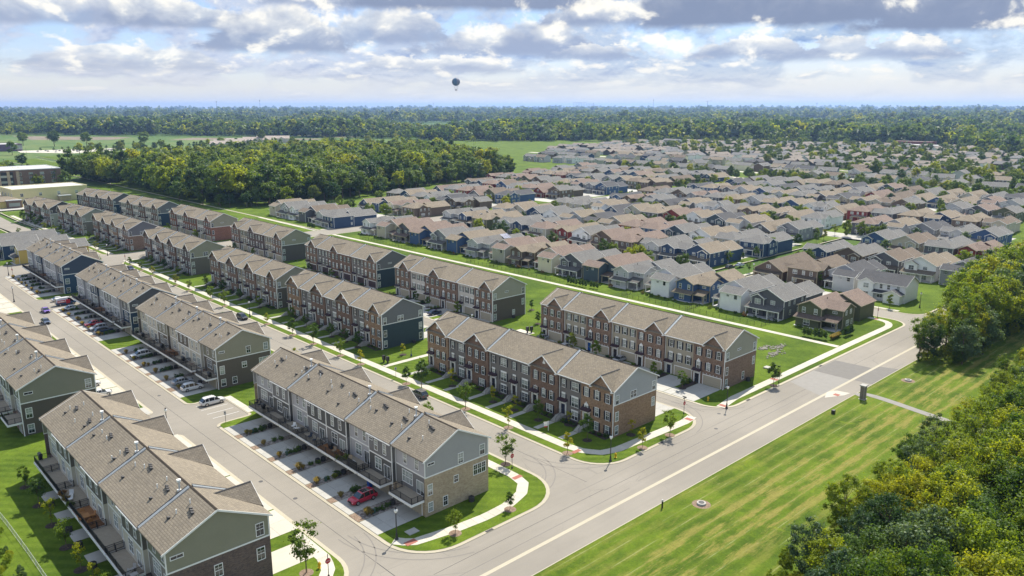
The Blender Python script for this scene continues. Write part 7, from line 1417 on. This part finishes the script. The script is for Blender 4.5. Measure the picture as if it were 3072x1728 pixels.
# ochre and navy houses at the far left of the alley
house('two storey ochre house with white windows beyond the end of the alley', 65.5, 361.0, 'C', (.50, .37, .10), rG, True, trim=(.66, .65, .6)); house('navy house with grey roof beside the ochre one', 62.0, 376, 'A', Nv, rG, True); house('dark house behind the ochre one at the left edge', 64, 400, 'E', (.04, .05, .07), rG, False)
# ---------------------------------------------------------------- balloon and things on the skyline
root = thing('balloon', 'tethered helium balloon, dark blue and grey, floating above the horizon', 'balloon', (2345 * math.cos(R(50.8)), 2345 * math.sin(R(50.8)), 132)); 
ob('envelope', MB().lathe([(.05, -11.3)] + [(11.8 * math.cos(a), 11.3 * math.sin(a)) for a in np.linspace(-1.5, 1.5, 17)] + [(.05, 11.3)], 'canvas', 30).mesh('envelope'), root); g_ = ob('gondola', MB().lathe([(1.0, -24), (3.4, -24), (3.4, -21.6), (1.0, -21.6), (1.0, -24)], 'dark_line', 14).mesh('gondola'), root)
for k in range(8): a = 2 * PI * k / 8; ob('cable', MB().cyl((2.6 * math.cos(a), 2.6 * math.sin(a), -21.6), (8.5 * math.cos(a), 8.5 * math.sin(a), -8.0), .10, .10, 'vent_metal', 4).mesh('cable'), root)
def sky_at(px, dist): a = HEAD - math.atan((px - 1536) / 2405); return dist * math.cos(a), dist * math.sin(a)
x, y = sky_at(1720, 5200); root = thing('net_fence', 'tall net enclosure of poles on the skyline', 'nets', (x, y, 0)); dxn, dyn = math.sin(HEAD), -math.cos(HEAD)
for k in range(16): hh = 68 + 14 - max(0, k - 8) * 2.0; ob('pole', MB().cyl((k * 10.5 * dxn, k * 10.5 * dyn, 0), (k * 10.5 * dxn, k * 10.5 * dyn, hh + 6), .55, .55, 'vent_metal', 4).mesh('pole'), root)
ob('cable', MB().cyl((0, 0, 88), (8 * 10.5 * dxn, 8 * 10.5 * dyn, 88), .5, .5, 'vent_metal', 4).mesh('cable'), root)
for i, (px, h, dd, lb) in enumerate(((1960, 105, 4600, 'tallest mast on the skyline right of the nets'), (1780, 88, 5200, 'short mast on the skyline beside the nets'), (1300, 88, 5200, 'thin mast on the skyline left of the balloon'), (650, 92, 4300, 'mast with head on the skyline at the left'), (780, 98, 4300, 'second mast on the skyline at the left'), (2450, 86, 5000, 'short mast on the skyline at the right'))):
    x, y = sky_at(px, dd); root = thing('mast', lb, 'mast', (x, y, 0), 0, 'radio masts on the skyline'); ob('shaft', MB().cyl((0, 0, 0), (0, 0, h), .9, .45, 'vent_metal', 4).mesh('shaft'), root); ob('platform', MB().cyl((0, 0, h - 9), (0, 0, h - 5), 1.9, 1.9, 'vent_metal', 6).mesh('platform'), root)
x, y = sky_at(2122, 5000); root = thing('tower_crane', 'tower crane on the skyline', 'crane', (x, y, 0)); ob('tower', MB().cyl((0, 0, 0), (0, 0, 96), .8, .8, 'vent_metal', 4).mesh('tower'), root); ob('jib', MB().cyl((-12 * dxn, -12 * dyn, 92), (26 * dxn, 26 * dyn, 98), .8, .5, 'vent_metal', 4).mesh('jib'), root)
x, y = sky_at(2374, 2900); root = thing('water_mast', 'pale slender tower standing in the tree belt', 'tower', (x, y, 0)); ob('shaft', MB().cyl((0, 0, 0), (0, 0, 52), 1.3, .9, 'white_trim', 8).mesh('shaft'), root)
for k in range(12):
    x, y = sky_at([900, 1160, 1420, 1690, 1925, 2180, 60, 300, 2480, 2700, 2880, 3040][k], 1120 if k < 6 else 1180); 
    root = thing('utility_pole', 'wooden utility pole by the far road, %s of the line' % ORD[k], 'utility pole', (x, y, -.5), 0, 'utility poles by the far road'); ob('pole', cached('upole', lambda: MB().cyl((0, 0, 0), (0, 0, 12), .16, .12, 'bark', 5), 'pole'), root); ob('crossarm', cached('uarm', lambda: MB().box(-.08, .08, -1.2, 1.2, 11, 11.2, 'bark'), 'crossarm'), root)
# ---------------------------------------------------------------- air
hz = bpy.data.materials.new('haze'); hz.use_nodes = True; t = hz.node_tree; t.nodes.clear(); vo = t.nodes.new('ShaderNodeVolumePrincipled'); vo.inputs['Color'].default_value = (.38, .58, 1.0, 1); vo.inputs['Density'].default_value = 6.5e-5; vo.inputs['Anisotropy'].default_value = .35
oo = t.nodes.new('ShaderNodeOutputMaterial'); t.links.new(vo.outputs[0], oo.inputs['Volume']); MATS['haze'] = hz; hz.cycles.homogeneous_volume = True if hasattr(hz.cycles, 'homogeneous_volume') else True
tag(ob('haze', MB().box(-12500, 26500, -12500, 26500, -4.2, 165, 'haze').mesh('haze')), 'thin blue haze over the whole landscape', 'haze', kind='stuff')
bpy.context.view_layer.update()
